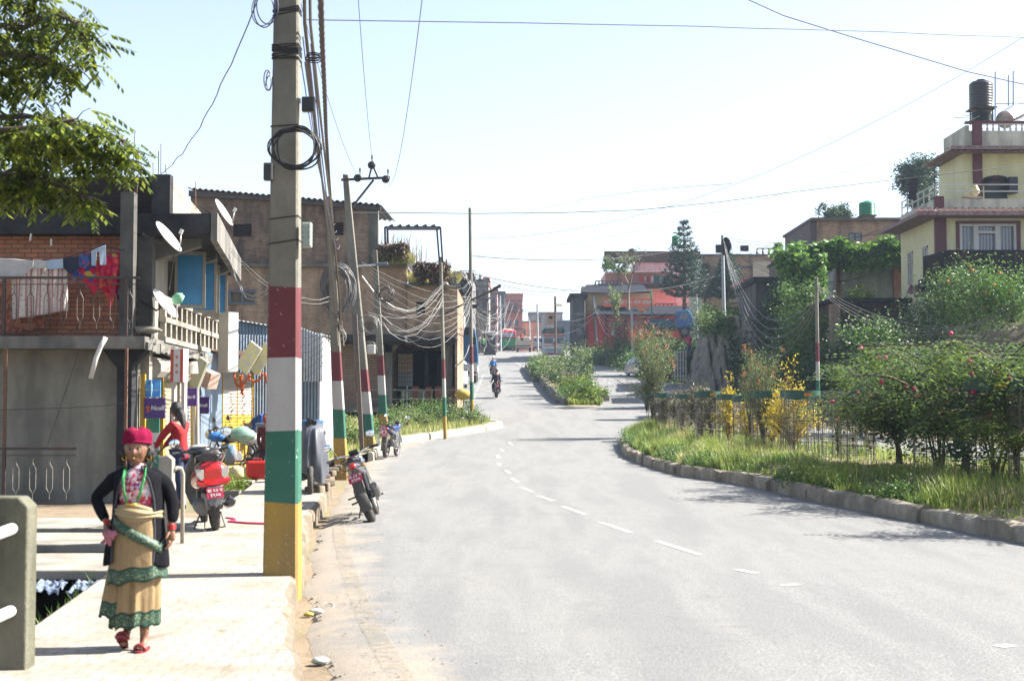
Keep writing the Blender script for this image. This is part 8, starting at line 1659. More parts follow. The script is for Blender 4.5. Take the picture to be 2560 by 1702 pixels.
for i,(px,Y,s,rz) in enumerate(cg):
 m_=med(px,Y)
 if cp0 is None: cp0=cage_proto('wire guard: '+dsc[0] if 0 else dsc[0],m_); cp0.rotation_euler=(R(2),0,rz); cp0.scale=(s,s,s)
 else: dup(cp0,m_,None,dsc[i],rot=(R((-1)**i*1.5),R((i%3-1)*1.5),rz),s=s)
def upright(name,lab,base,H_,spread,n,lf,seed,tip=None,lsize=.08,droopy=0,lean=0,asp=.14,per=60,low=0.3,cone=0):
 r=random.Random(seed); t=thing(name,lab,'shrub',base); mb=MB(); C=[]; T=[]
 for i in range(n):
  a=r.uniform(0,6.28); R_=spread*r.random()**.6; h=H_*r.uniform(.6,1.0) if not cone else H_*(1-cone*R_/spread)*r.uniform(.7,1.05); P_=[Vector((0,0,-.05)),Vector((math.cos(a)*R_*.2,math.sin(a)*R_*.2,h*.4)),Vector((math.cos(a)*R_*.6+lean*.5,math.sin(a)*R_*.6,h*.75)),Vector((math.cos(a)*R_+lean,math.sin(a)*R_,h-(droopy*R_ if i%3==0 else 0)))]
  mb.tube(P_,[.018,.012,.008,.003],4)
  for k in range(per):
   t_=low+(1-low)*r.random()**.8; j=min(2,int(t_*3)); p=P_[j].lerp(P_[j+1],t_*3-j); C.append(p+Vector((r.gauss(0,.05),r.gauss(0,.05),r.gauss(0,.04)))*spread/.5)
  if tip and i%3==0: T+= [P_[-1]+Vector((r.gauss(0,.03),r.gauss(0,.03),r.gauss(0,.05))) for _ in range(9)]
 part(t,'stems',mb,bark,split=False); lv=MB(); leaves(lv,[tuple(c) for c in C],lsize,asp,-.35,seed,up=.9)
 if T: lv.m=1; leaves(lv,[tuple(c) for c in T],lsize*.8,.25,-.5,seed+1,up=.9)
 part(t,'foliage',lv,[LF[lf],LF['tip']])
 return t
upright('bottlebrush_shrub','wispy bottlebrush shrub with orange tips and a drooping side branch at the median tip',med(1628,51.3),3.9,1.0,50,'bott',61,'tip',.13,droopy=.3,per=70)
upright('bottlebrush_shrub','arching grey-green branch of the median-tip bottlebrush bending low over the road',med(1612,51.6)+Vector((0,0,.6)),1.3,.9,14,'bott',62,None,.13,droopy=1.3,lean=-.5,per=60)
upright('bottlebrush_shrub','tall dense bottlebrush with orange new growth beside the big golden cypress',med(1900,38.2),2.75,.72,60,'bott',63,'tip',.085,per=95,low=.25)
upright('bottlebrush_shrub','thin young bottlebrush between the two small golden cypresses',med(1868,40.2),2.3,.3,12,'bott',64,'tip',.08,per=50)
for i,(px,Y,w_,h,n) in enumerate(((1660,50,.36,.50,2200),(1700,47.8,.44,.54,2600),(1748,44.2,.42,.76,3400),(1772,43.4,.28,.58,1500))):
 m_=med(px,Y); bush(('dark purplish-leaved shrub in the second wire guard','dark purplish-leaved shrub in the third and fourth wire guards','tallest silvery purplish shrub rising above its wire guard','silvery purplish shrub spilling right of the fifth wire guard')[i],m_+Vector((0,.1,h+.25)),(w_,w_*.8,h),n,.11,'phot',70+i,stems=8,asp=.28,droop=-.3,z0=m_.z,name='photinia_shrub',cat='shrub')
def cypress(lab,base,H_,Rr,n,seed): return upright('golden_cypress',lab,base,H_,Rr,n,'gold',seed,None,.10,asp=.32,per=46,low=.22,cone=.62)
cypress('pointed golden cypress rising from a wire guard near the middle of the median',med(1816,42.5),2.15,.55,34,81); cypress('small golden cypress just right of the pointed one',med(1862,41),1.7,.48,26,82)
cypress('big bushy golden cypress beside the tall bottlebrush',med(1970,37.2),2.55,.85,70,83)
cypress('young green and gold cypress hidden low behind the wire guards',med(1920,40.5),1.3,.4,16,84)
for i,(px,Y,h) in enumerate(((2083,33,1.2),(2165,33,1.0),(2120,35,1.3))): upright('rose_bush',('young red-flowered rose inside the guard left of the flowering trees','small rose bush with red blooms behind the guards','thin rose bush near the passing motorcycle')[i],med(px,Y),h,.25,10,'mid',90+i,None,.07,asp=.5,per=26,low=.1)
for i,(px,py,Y) in enumerate(((2115,1018,33),(2095,1048,33),(2117,1058,34),(2140,1008,34))): mb=MB(); mb.ball(W(px,py,Y),.05,8,6); solo('rose_bloom',mb,mat('red_rose',(.75,.03,.08),(.6,.02,.05),30,.6),('upper left','lower left','lowest','upper right')[i]+' red rose bloom by the wire guards','flower','red roses by the wire guards',smooth=True)
def grass(name,lab,pts,h,w_,lf,seed,lean=.35,kind='stuff'):
 r=np.random.RandomState(seed); P=np.asarray(pts,float); n=len(P); a=r.rand(n)*6.283; hh=h*(.45+.9*r.rand(n)); d=np.stack([np.cos(a),np.sin(a)],1)*(lean*r.rand(n)*hh)[:,None]; s=np.stack([-np.sin(a),np.cos(a),0*a],1)*(w_*.5)
 top=P+np.concatenate([d,hh[:,None]],1); mid=P+np.concatenate([d*.35,.55*hh[:,None]],1); V=np.stack([P-s,P+s,mid+s*.8,top,mid-s*.8],1).reshape(-1,3); Fc=(np.arange(n)*5)[:,None]+np.array([[0,1,2,4]]); F2=(np.arange(n)*5)[:,None]+np.array([[4,2,3]])
 mb=MB(); mb.np(V,Fc); mb.np(np.zeros((0,3)),np.zeros((0,3),int)); o=0; mb.f+=[tuple(f) for f in F2.tolist()]; mb.mi+=[0]*n; so=solo(name,mb,LF[lf],lab,'grass',kind=kind,org=Vector((0,0,0))); return so
r=np.random.RandomState(5); pts=[];pt2=[];ptc=[]
rr=random.Random(9); seeds=[(rr.uniform(20,52)) for _ in range(230)]
for y in seeds:
 a=m1L(y) if y<K1[2].y else K1[2].x+.1+(y-K1[2].y)*.14; e=m1R(y); u=rr.random()**1.9; x=a+.05+(e-a)*u; k=int(rr.uniform(120,330)); sp=rr.uniform(.15,.42)
 tgt=pts if rr.random()<.85 else pt2
 for _ in range(k):
  xx=max(a+.0,x+rr.gauss(0,sp)); yy_=y+rr.gauss(0,sp*1.3); yy_=min(yy_,55); aa=(m1L(yy_) if yy_<K1[2].y else K1[2].x+.1); xx=max(xx,aa-.03); tgt.append((xx,yy_,zmed(xx,yy_)-.05))
cut=len(pts)//3; grass('median_grass','tufted bright green grass along the near median',pts[:cut],.16,.014,'grass',1,.7); grass('median_grass','darker short tufts on the near median',pts[cut:2*cut],.22,.016,'mid',11,.8); grass('median_grass','taller seeding green tufts on the near median',pts[2*cut:],.36,.011,'grass',12,.8); grass('median_grass','pale straw-coloured seeding grass among the green on the near median',pt2,.30,.010,'drygrass',2,.9)
short=[]
for i in range(26000):
 y=rr.uniform(19,55); a=m1L(y) if y<K1[2].y else K1[2].x+.1+(y-K1[2].y)*.14; e=m1R(y); x=a+(e-a)*rr.random()**1.4; short.append((x,y,zmed(x,y)-.03))
grass('median_turf','short green turf covering the soil of the near median',short,.09,.02,'grass',3,.6)
for i in range(34):
 y=rr.uniform(21,50); a=m1L(y); P_=Vector((a+rr.uniform(.0,.55),y,0)); P_.z=zmed(P_.x,y)+.05; ptc.append(P_)
cvc=[]
for i,P_ in enumerate(ptc):
 q,_=clumps(P_,(rr.uniform(.25,.5),rr.uniform(.3,.7),rr.uniform(.12,.22)),10,55,.16,i,.3); cvc.append(q)
cvc=np.concatenate(cvc); mb=MB(); leaves(mb,cvc,.055,.5,.0,4,up=.6); solo('ground_cover',mb,LF['mid'],'low leafy creeping weeds spilling over the near median kerb','ground cover',kind='stuff',org=Vector((0,0,0)))
rr=random.Random(21); vg=[];vd=[]
for i in range(16000):
 y=rr.uniform(35,58.5); e=ex(y)-.35; x=e-9*rr.random()**1.3; (vg if rr.random()<.6 else vd).append((x,y,zr(y)+.2))
grass('verge_grass','patchy green grass on the left verge behind the white kerb',vg,.22,.02,'grass',6,.6); grass('verge_grass','dry straw grass on the left verge',vd,.25,.018,'drygrass',7,.7)
def vb(px,py,Y): w_=W(px,py,Y); return w_
vbs=[(860,1060,46,.8,.55),(890,1075,44,.6,.4),(965,1040,52,.8,.6),(1010,1035,54,.9,.6),(1045,1010,56,1.0,.75),(1085,1015,56.5,.9,.7),(1120,1030,56,.8,.55),(1150,1040,56.5,.8,.5),(1172,1020,57,.42,.75),(1195,1050,56.3,.35,.25),(940,1070,49,.6,.35),(820,1045,45,.6,.6),(1070,1045,54.5,.7,.35)]
for i,(px,py,Y,w_,h) in enumerate(vbs):
 c=vb(px,py,Y); zg_=zr(Y)+.18; top=c.z+h*.5; hz=max(.25,(top-zg_)/2); bush('weedy bush on the left verge, '+('by the foot of the second pole','beside the leaning pole','behind the lamp-arm pole','left of the tall dusty bush','tall and dusty before the fence','tall and dusty right of centre','low before the tube pole','low near the kerb corner','upright and yellow-green at the corner','tiny, at the very kerb corner','low, right of the leaning pole','by the tin shack wall','low and bright in front of the dusty bushes')[i],(c.x,Y,zg_+hz),(w_,.6,hz),int(900*w_+400),.085,'mid' if i%3 else 'bott',110+i,stems=4,z0=zg_,group='weedy bushes on the left verge')
sack('sacking_heap','yellow sacking heap on the fence near the tube pole',W(1158,1000,59),(.35,.2,.22),mat('yellow_sacking',(.6,.42,.06),(.5,.3,.06),4,.8),12,cat='sack')
rr=random.Random(31)
def hangleaves(lab,px0,px1,pt,pb,Y,n,size,lf,seed,name='dead_creeper',cat='creeper',dy=.5,shape=None,stuff=True,jit=.03):
 r=np.random.RandomState(seed); C=[]
 while len(C)<n:
  u,v=r.rand(),r.rand();
  if shape and v>shape(u): continue
  w_=W(px0+(px1-px0)*u,pt+(pb-pt)*v,Y); C.append((w_.x,w_.y-dy*r.rand(),w_.z+(jit*(math.sin(w_.x*2.3)+.6*math.sin(w_.x*5.1+1))+jit*.5*r.randn())*(1-v)))
 mb=MB(); leaves(mb,C,size,.5,.5,seed,up=.6); return solo(name,mb,LF[lf],lab,cat,kind='stuff' if stuff else None,org=Vector(C[0]))
hangleaves('dead brown creeper hanging over the brick building terrace',1040,1124,660,712,60.3,2600,.16,'dead',1,dy=1.2,shape=lambda u:.6+.4*math.sin(u*9)**2); hangleaves('dead dark creeper over the left terrace parapet',950,1018,612,655,60.7,1200,.16,'dead',2,dy=.5)
for i,(a,b_,p,n,lab) in enumerate(((940,1035,660,900,'straw-dry grass along the left terrace edge'),(1022,1070,708,600,'straw-dry grass on the lower terrace edge'),(1108,1150,706,900,'straw-dry grass tuft at the building corner'))):
 rr=random.Random(i); pp=[tuple(W(rr.uniform(a,b_),p,60.3+rr.random())) for _ in range(n)]; grass('dry_grass',lab,pp,.45,.035,'drygrass',i+20,.9)
pp=[tuple(W(1000+rr.gauss(0,30),660,61.5)) for _ in range(160)]; grass('dry_weeds','tall sparse dry weeds on the terrace roof under the gantry',pp,1.3,.03,'dry',26,.6)
isl=lambda px,Y: Vector((WX(px,Y),Y,zr(Y)+.5))
iv=[(1345,112,.9,.8,'bott'),(1352,104,.9,.75,'bott'),(1378,98,1.0,.7,'dark'),(1400,94,1.0,.8,'bott'),(1430,86,1.0,1.5,'bott'),(1448,84,.9,1.1,'dark'),(1464,80,.6,.9,'bott'),(1398,82,.9,.6,'dark'),(1425,76,1.0,.6,'bright'),(1452,73,1.1,.5,'mid'),(1474,71.8,.9,.35,'bright'),(1340,103,.8,.7,'mid')]
for i,(px,Y,w_,h,lf) in enumerate(iv):
 c=isl(px,Y); bush('shrub on the far island, '+('at its far end','behind its far kerb','dusty, below the advert pole','middle of the row','tallest, by its wire guard','dark, right of the tallest','sparse, on its right edge','low, behind the near kerb wall','low and bright near the tip','low, at the near tip','bright grass-like clump at the very tip','small, over the far kerb wall')[i],c+Vector((0,0,h*.85)),(w_,w_,h),int(1500*w_*h**.5),.15,lf,130+i,stems=3,z0=c.z,group='shrubs on the far island',flower=orf)
mb=MB(); c=isl(1422,77);
for k in range(24): a=2*math.pi*k/24; mb.beam(c+Vector((.5*math.cos(a),.5*math.sin(a),0)),c+Vector((.5*math.cos(a),.5*math.sin(a),1.3)),.015)
for k in range(16): mb.tube([c+Vector((.5*math.cos(a),.5*math.sin(a),.05+.08*k)) for a in np.linspace(0,6.28,17)[:-1]],.006,3,closed=True)
solo('tree_guard',mb,wirem,'rusty wire guard round the tallest shrub on the far island','tree guard')
for i,(px,py,s) in enumerate(((1424,1010,.45),(1446,1012,.35),(1410,1006,.5),(1470,1010,.3))): g=G(px,py); sack('boulder','rough stone '+('left of centre','in the middle','largest, by the kerb end','smallest, right')[i]+' at the far island tip',g+Vector((0,.3,-.05)),(s,s*.8,s*.4),rk,200+i,cat='stone')
hd=[(1470,143,1.5,1.2,862),(1492,140,1.6,1.5,856),(1520,138,1.9,1.6,846),(1550,136,1.9,1.6,842),(1544,135,.6,2.6,776),(1582,134,1.9,1.5,846),(1612,132,1.9,1.4,842),(1640,128,1.9,1.3,836),(1665,124,1.7,1.2,836),(1700,118,1.8,1.1,838),(1730,116,1.5,1.1,838),(1590,125,1.8,1.3,878),(1630,112,1.6,1.2,880),(1660,104,1.2,1.3,885),(1738,100,1.0,.9,866)]
for i,(px,Y,w_,h,tp) in enumerate(hd):
 x=WX(px,Y); z=WZ(tp+12,Y)-1.8*h; bush('bush in the hedge below the red shop, '+('far left end','second from left','third from left','broad one under the hedge pole','tall and slim like a young tree','right of the hedge pole','sixth, below the emblem','below the green lamp pole','left of the blue truck','under the blue truck cab','right of the blue truck','low in front by the road sign','low by the warning sign','beside the brown gate','by the pink-shirted man')[i],(x,Y,z+h*.8),(w_,w_*.9,h),int(1100*w_*h**.5),.24,'mid' if i%2 else 'dark',160+i,stems=3,z0=z-.2,group='hedge below the red shop',cl_=.9)
hangleaves('dark ivy patches clinging to the stone retaining wall',1815,1885,825,985,82.5,1000,.22,'dark',15,name='wall_ivy',cat='ivy',dy=2.2,shape=lambda u:.25+.75*abs(math.sin(u*5+.6))**1.5,jit=.2)
rr=random.Random(77); grass('island_grass','bright grass and weeds on the near end of the far island',[(m2L(y)+(m2R(y)-m2L(y))*rr.random(),y,zr(y)+.42*sstep(K2b[-1].y-1.2,K2b[-1].y+5,y)) for y in [K2b[-1].y-.3+abs(rr.gauss(0,5)) for _ in range(5000)]],.32,.04,'grass',17,.7)
rg=np.random.RandomState(44); C=[]
while len(C)<52000:
 y=46+105*rg.rand()**1.25; e=XR(y)+1.6; x=e+(24*rg.rand()**1.5 if y<100 else 14*rg.rand()**1.3)
 px=1280+x/y*3500
 if px>3000: continue
 m_=math.sin(x*.9+1.3*math.sin(y*.35))*math.sin(y*.5+x*.3)
 if m_<-.55 and rg.rand()<.7: continue
 C.append((x,y,zg(x,y)+(.12+.55*max(0,m_)**1.5)*rg.rand()+.03))
mb=MB(); leaves(mb,C,.19,.5,-.1,45,up=.8); solo('bank_undergrowth',mb,LF['mid'],'weeds and low scrub covering the right-hand bank','undergrowth',kind='stuff',org=Vector((0,0,0)))
bk=[(1790,815,84,1.3,.9,'mid'),(1772,800,86,.9,.5,'bott'),(1845,815,83,1.0,.6,'mid'),(1905,880,80,1.0,2.0,'dark'),(1900,920,79,1.8,1.6,'dark'),(1890,950,80,.7,1.4,'dark'),(1950,860,74,1.6,2.4,'dark'),(2000,800,70,1.5,2.6,'mid'),(2030,860,66,1.2,2.2,'mid'),(1990,930,68,1.6,1.4,'dark'),(2060,930,62,1.2,1.6,'dark'),(1960,760,74,1.2,1.6,'dark'),(2150,745,67,.9,.35,'bright'),(2130,900,60,1.4,1.6,'dark'),(2200,880,58,1.4,1.6,'mid'),(1780,790,100,1.0,1.0,'mid'),(1845,795,96,1.2,.8,'bright')]
for i,(px,py,Y,w_,h,lf) in enumerate(bk):
 c=W(px,py,Y); bush('scrub on the right bank, '+('on top of the stone wall','spilling over the stone wall top','right end of the stone wall top','dark mass under the stone wall end','dark, low beside the stained outbuilding','dark strip hanging down the stone wall','dark, before the stained outbuilding','green curtain left of the banded pole','behind the banded pole','low and dark left of the banded pole','low behind the flowering tree','dark under the left end of the vines','bright weeds on the outbuilding roof','low behind the leftmost flowering tree','below the brown outbuilding','left of the bank pole foot','bright, beside the low market stall')[i],c,(w_,w_*.8,h),int(1500*w_*h**.6),.17,lf,190+i,stems=2,group='scrub on the right bank',cl_=.5)
hangleaves('thick green vine draped over the top of the grey house',1985,2262,614,690,74.3,9500,.34,'vine',5,jit=.22,name='climbing_vine',cat='vine',dy=1.1,shape=lambda u:(.50+.38*math.sin(u*13+1)**2*(.4+.6*u)) if u>.3 else .15+1.1*(u/.3)*.6,stuff=False)
hangleaves('green creeper spilling down left of the vine house',1925,2050,640,800,73.5,5200,.30,'vine',6,jit=.4,name='climbing_vine',cat='vine',dy=1.6,shape=lambda u:1.0 if u>.45 else u*2,stuff=False)
bush('big sunlit climbing bush with orange flowers below the yellow house balcony',W(2435,745,53),(1.7,1.3,1.25),9000,.12,'mid',230,shell=.6,nf=10,flower=orf,fsize=.06); bush('green bush at the right edge below the yellow house',W(2530,745,52),(1.3,1.0,.9),4500,.12,'vine',231,nf=4,flower=orf,fsize=.05); bush('dark bush at the left foot of the yellow house',W(2330,800,54),(1.2,1,1.1),3600,.12,'dark',232)
def roundtree(lab,c,rad,Y,n,size,lf,seed,zbase):
 c=Vector(c); base=Vector((c.x,c.y,zbase)); t=thing('broadleaf_tree',lab,'tree',base); P_,cc=clumps(c-base,rad,max(14,n//110),110,min(rad)*.45,seed,.5); mb=MB(); leaves(mb,P_,size,.5,.1,seed); part(t,'crown',mb,LF[lf]); mb=MB(); h=c.z-zbase; mb.tube([(0,0,-.2),(.1,0,h*.6),(0,0,h)],[.25,.16,.08],8)
 for q in cc[:12]: mb.tube([(0,0,h*.75),Vector(q)*.6+Vector((0,0,h*.3)),tuple(q)],[.08,.05,.02],5)
 part(t,'trunk',mb,bark,split=False); return t
roundtree('tall rounded dark tree behind the yellow house terrace',W(2288,445,118),(1.6,1.6,2.1),118,6500,.26,'dark',240,9); roundtree('small rounded tree behind the brown brick house roof',W(2085,530,112),(1.15,1.1,.8),112,2600,.2,'dark',241,9)
roundtree('low spreading crown behind the terrace handrail',W(2320,500,100),(1.4,1.2,.8),100,2200,.22,'dark',242,9); roundtree('leafy pot plants crowded on the pink house balcony',W(1545,662,156),(1.9,.8,.9),156,1500,.26,'mid',243,15)
def araucaria(lab,px,ptop,pbase,Y,wpx,seed,tiers=17):
 top=W(px,ptop,Y); base=W(px,pbase,Y); H_=top.z-base.z; Rm=wpx/2*Y/3500; t=thing('araucaria_tree',lab,'conifer',base); r=random.Random(seed); mb=MB(); mb.tube([(0,0,-1),(0,0,H_*.5),(0,0,H_)],[.2,.12,.03],7); C=[]
 for i in range(tiers):
  v=(i+.3)/tiers; z=H_*(.06+.92*v); R_=Rm*(1-v)**.85*r.uniform(.85,1.1)
  for k in range(9):
   a=2*math.pi*k/9+i*.5+r.uniform(-.1,.1); P_=[Vector((R_*s*math.cos(a),R_*s*math.sin(a),z+R_*(-.10*math.sin(s*3.1)+.30*s**2.2))) for s in (0,.35,.7,1)]; mb.tube(P_,[.035,.025,.015,.006],3)
   for q in resamp(P_,.16)[2:]:
    for _ in range(7): C.append(q+Vector((r.gauss(0,.09),r.gauss(0,.09),r.gauss(.03,.035))))
 part(t,'trunk',mb,bark,split=False); lv=MB(); leaves(lv,[tuple(c) for c in C],.34,.26,-.5,seed,up=.5); part(t,'needles',lv,LF['pine'],split=False); return t
araucaria('tallest tiered araucaria in front of the pink house',1711,546,755,128,135,250,13); araucaria('slim araucaria right of the tallest one, behind the sign pole cables',1765,660,750,130,56,251,10); araucaria('dense araucaria behind the grey bank pole',1818,630,752,118,105,252,12); araucaria('small araucaria on the skyline right of the brick townhouse',1946,610,700,125,38,253,11)
r=random.Random(60); base=W(1572,775,142); t=thing('bare_tree','nearly leafless spreading tree before the ochre storey of the red shop','tree',base); mb=MB(); tipsl=[]
def grow(p,d,l,r_,n):
 q=p+d*l; mb.tube([p,(p+q)/2+Vector((r.uniform(-.05,.05),0,r.uniform(-.05,.05)))*l,q],[r_,r_*.8,r_*.6],4)
 if n==0: tipsl.append(q); return
 for i in range(3 if n>2 else 2): grow(q,(d+Vector((r.uniform(-.8,.8),r.uniform(-.6,.6),r.uniform(-.2,.5)))).normalized(),l*r.uniform(.6,.8),r_*.6,n-1)
grow(Vector((0,0,0)),Vector((.02,0,1)),2.2,.14,5); part(t,'trunk',mb,mat('pale_bare_bark',(.24,.20,.15),None,9,.9),split=False); lv=MB(); leaves(lv,[tuple(q+Vector((r.gauss(0,.2),0,r.gauss(0,.2)))) for q in tipsl for _ in range(2)],.16,.4,.2,1); part(t,'sparse_leaves',lv,LF['bott'],split=False)
upright('weed_sapling','tall thin sapling with yellowish leaves before the orange banner',W(1540,820,135),4.6,.8,16,'bott',66,None,.26,per=34,asp=.4)
# ================================================================ FOREGROUND AND SMALL THINGS
mossm=mat('mossy_concrete',(.17,.165,.11),(.09,.095,.06),3.5,.95,bmp=.8,bsc=26,grime=(.36,.34,.27),gs=.28)
t=thing('concrete_railing','mossy concrete railing post with two white pipes at the lower left corner','railing',(-3.16,8.72,0)); mb=MB(); mb.prism([(-.26,-.3),(-.26,1.05),(.13,1.05),(.19,.99),(.19,-.3)],-.09,.09,'y'); part(t,'post',mb,mossm,bev=.012,split=False)
for z in (.80,.30): mb=MB(); mb.tube([(.10,-.08,z+.06),(-.06,-.5,z-.02),(-.3,-1.6,z-.16)],.036,14); part(t,'pipe',mb,mat('white_pipe_paint',(.95,.95,.93),(.85,.84,.8),4,.4,grime=(.5,.45,.38),gs=.12),smooth=True)
Pq=W(420,1300,16.3); t=thing('concrete_railing','far concrete railing post with a white pipe frame behind the walking woman','railing',(Pq.x,16.3,0)); mb=MB(); mb.prism([(-.10,-.3),(-.10,1.03),(.0,1.05),(.06,1.0),(.06,-.3)],-.07,.07,'y'); part(t,'post',mb,concl,split=False,bev=.01); mb=MB(); mb.tube([(.05,0,.86),(.09,.05,.9),(.12,.1,.89),(.135,.14,.82),(.135,.14,-.1)],.024,10); part(t,'pipe',mb,concl,smooth=True)
Pq=W(404,1300,15.6)
for i,(y0,y1,x1,z) in enumerate(((13.9,15.5,-3.95,.0),(16.2,17.7,-4.1,.03),(18.5,20.2,-4.35,.02))):
 mb=MB(); r=random.Random(i); n=8; x0=-11;
 mb.box(x0,x1+r.uniform(-.05,.05),y0,y1,z-.10,z); solo('drain_slab',mb,concl,('nearest','middle','farthest')[i]+' of the three concrete slabs bridging the roadside drain','concrete slab','slabs bridging the drain',bev=.015)
mb=MB(); mb.box(-11,-6.9,21,24.9,-.52,-.30); solo('porch_step',mb,concl,'long low concrete step before the porch railing','step',bev=.02)
from mathutils import noise as MN
mb=MB()
for k in range(2):
 cx_=-3.93-.42*k; mb.grid(lambda u,v:(cx_-.34*u,13.82-.30*v+.10*MN.noise((u*3+k*7,v*3,1)),-.10-.07*v*(1+MN.noise((u*4,k*3,2)))+.07*MN.noise((u*6+k,v*6,3))),24,14)
solo('plastic_sheet',mb,mat('crumpled_blue_white_plastic',(.30,.38,.52),(.07,.10,.17),16,.3,coat=.4,bmp=.6),'crumpled blue-white plastic sheet hanging into the drain','plastic sheet')
mb=MB(); mb.box(-12,-3.35,9,21,-1.45,-1.38); solo('drain_bed',mb,mat('drain_mud_shade',(.012,.012,.010),(.02,.018,.014),4,1,spec=0),kind='structure')  # mud colour taken near black, with the drain's shade put into it
mb=MB(); mb.box(-12,-3.95,15.55,15.7,-1.38,-.11); solo('drain_shade_sheet',mb,MATS['drain_mud_shade'],kind='structure'); rr=random.Random(55); pp=[(ff(PL,y)-.03-rr.random()*.15,y,-.45+rr.random()*.3) for y in [rr.uniform(9,14.5) for _ in range(150)]]; grass('drain_weeds','dry and green weeds along the pavement edge of the drain',pp,.16,.012,'mid',50,.9)  # near-black sheet added under the slabs in place of the drain's shade
for i,(px,py,Y,w_,h) in enumerate(((620,1185,30,.5,.3),(560,1205,27,.35,.22),(590,1218,26,.35,.2),(640,1196,29,.3,.2))):
 c=W(px,py,Y); bush('low weed clump beside the tin shack path, '+('largest, under the loaded motorcycle','left one','nearest one','by the red suitcase')[i],c,(w_,w_,h),500,.06,'bright',260+i,stems=0,group='weed clumps by the shack path')
mb=MB(); mb.box(WX(548,27.5),WX(640,27.5),27.5,27.9,-.1,.16); solo('planter_ledge',mb,concl,'low grey ledge below the loaded motorcycle','ledge',bev=.02); mb=MB(); mb.box(WX(540,25.8),WX(610,25.8),25.8,26.0,-.1,.08); solo('planter_ledge',mb,concl,'nearer low ledge with weeds before the loaded motorcycle','ledge',bev=.02)
for i,(px,py,Y,s) in enumerate(((800,1222,25.2,.17),(815,1205,26.5,.15),(792,1236,24.6,.15),(806,1190,28,.16),(822,1180,29.5,.14),(832,1172,31,.12),(780,1228,24.9,.12),(845,1165,32,.12))):
 g=W(px,py,Y); g.z=zp(Y)-.02; n0=MB(); n0.cb((0,0,s*.45),(s*2,s*1.5,s*.9),(0,0,i*.7)); o=link('kerb_stone',n0.mesh('kerb_stone',kerbm),None,g); bb_=o.modifiers.new('b','BEVEL'); bb_.width=.03; bb_.segments=2; tag(o,'rough stone block '+('at the corner of the covered scooter','second from the covered scooter','nearest the camera in the stone row','fourth in the stone row','fifth in the stone row','sixth in the stone row','half under the covered scooter','last in the stone row')[i]+' on the pavement edge','stone','loose stone blocks on the pavement edge')
lit=[(700,1300,0,'crimson ribbon lying across the pavement behind the nearest pole')]
mb=MB(); P_=[G(x,y,.15) for x,y in ((575,1302),(590,1306),(610,1303),(588,1299))]; P2=[Vector((WX(590,19),19,.055)),Vector((WX(630,18.8),18.8,.055)),Vector((WX(672,18.7),18.7,.055))]
mb.tube([Vector((WX(578,19.6),19.6,.06)),Vector((WX(600,19.4),19.4,.06)),Vector((WX(598,19.2),19.2,.06)),Vector((WX(584,19),19,.06))]+P2,.018,5); solo('ribbon',mb,mat('crimson_ribbon',(.70,.02,.12),None,4,.6),'crimson ribbon lying across the pavement behind the nearest pole','ribbon')
for i,(px,py,s,c,lab) in enumerate(((790,1535,.05,(.75,.75,.72),'crumpled white plastic bag in the gutter'),(772,1540,.035,(.75,.6,.1),'yellow wrapper in the gutter beside the white bag'),(800,1660,.05,(.6,.72,.68),'pale green crumpled wrapper low in the gutter'),(865,1600,.03,(.7,.3,.4),'pink scrap on the road edge'),(986,1630,.02,(.6,.05,.12),'small red wrapper on the asphalt'),(740,1652,.02,(.6,.1,.05),'tiny red speck of litter in the gutter'))):
 g=G(px,py,-.06); sack('litter',lab,g,(s*1.3,s,s*.55),mat('litter_%s'%lab.split()[0],c,None,9,.4,coat=.3),300+i,cat='litter')
mb=MB(); c=G(815,1525,-.05); mb.tube([c+Vector((.07*math.cos(a)+.0,.10*math.sin(a),.03+.02*math.sin(a))) for a in np.linspace(-1.3,2.0,14)],.006,5); solo('plastic_strap',mb,white,'looped white plastic strap in the gutter','strap')
peb=MB(); rr=random.Random(70)
for k in range(900):
 y=7.6+18*rr.random()**1.4; x=XL(y)+abs(rr.gauss(0,.5))-.15
 if x<ff(PR,y)+.05: continue
 s=.003+.010*rr.random()**3; z=(zr(y)+.001) if x>XL(y)+.08 else zr(y)-.075
 peb.add([(x-s,y-s,z),(x+s,y-s*.6,z),(x+s*.6,y+s,z),(x-s*.7,y+s*.8,z),(x+rr.uniform(-.3,.3)*s,y,z+s*1.1)],[(0,1,4),(1,2,4),(2,3,4),(3,0,4)])
solo('gravel',peb,mat('dark_gravel',(.22,.19,.15),(.45,.40,.32),60,.9),'scattered grit and gravel along the broken asphalt edge','gravel',kind='stuff',org=Vector((0,0,0)))
ch=MB()
for k in range(260):
 y=7.8+14*rr.random()**1.2; x=XL(y)-rr.uniform(-.02,.12); s=rr.uniform(.012,.04); z=zr(y)-.07; n=[Vector((rr.uniform(-1,1),rr.uniform(-1,1),rr.uniform(0,1)))*s for _ in range(5)]; q=Vector((x,y,z)); ch.add([q+n[0],q+Vector((s,0,0)),q+Vector((0,s,0)),q+Vector((-s,-s*.4,0)),q+Vector((0,0,s*.9))],[(1,2,4),(2,3,4),(3,1,4)])
solo('asphalt_rubble',ch,mat('asphalt_rubble',(.20,.17,.14),(.10,.09,.08),30,.95),'broken asphalt crumbs along the eroded road edge','rubble',kind='stuff',org=Vector((0,0,0)))
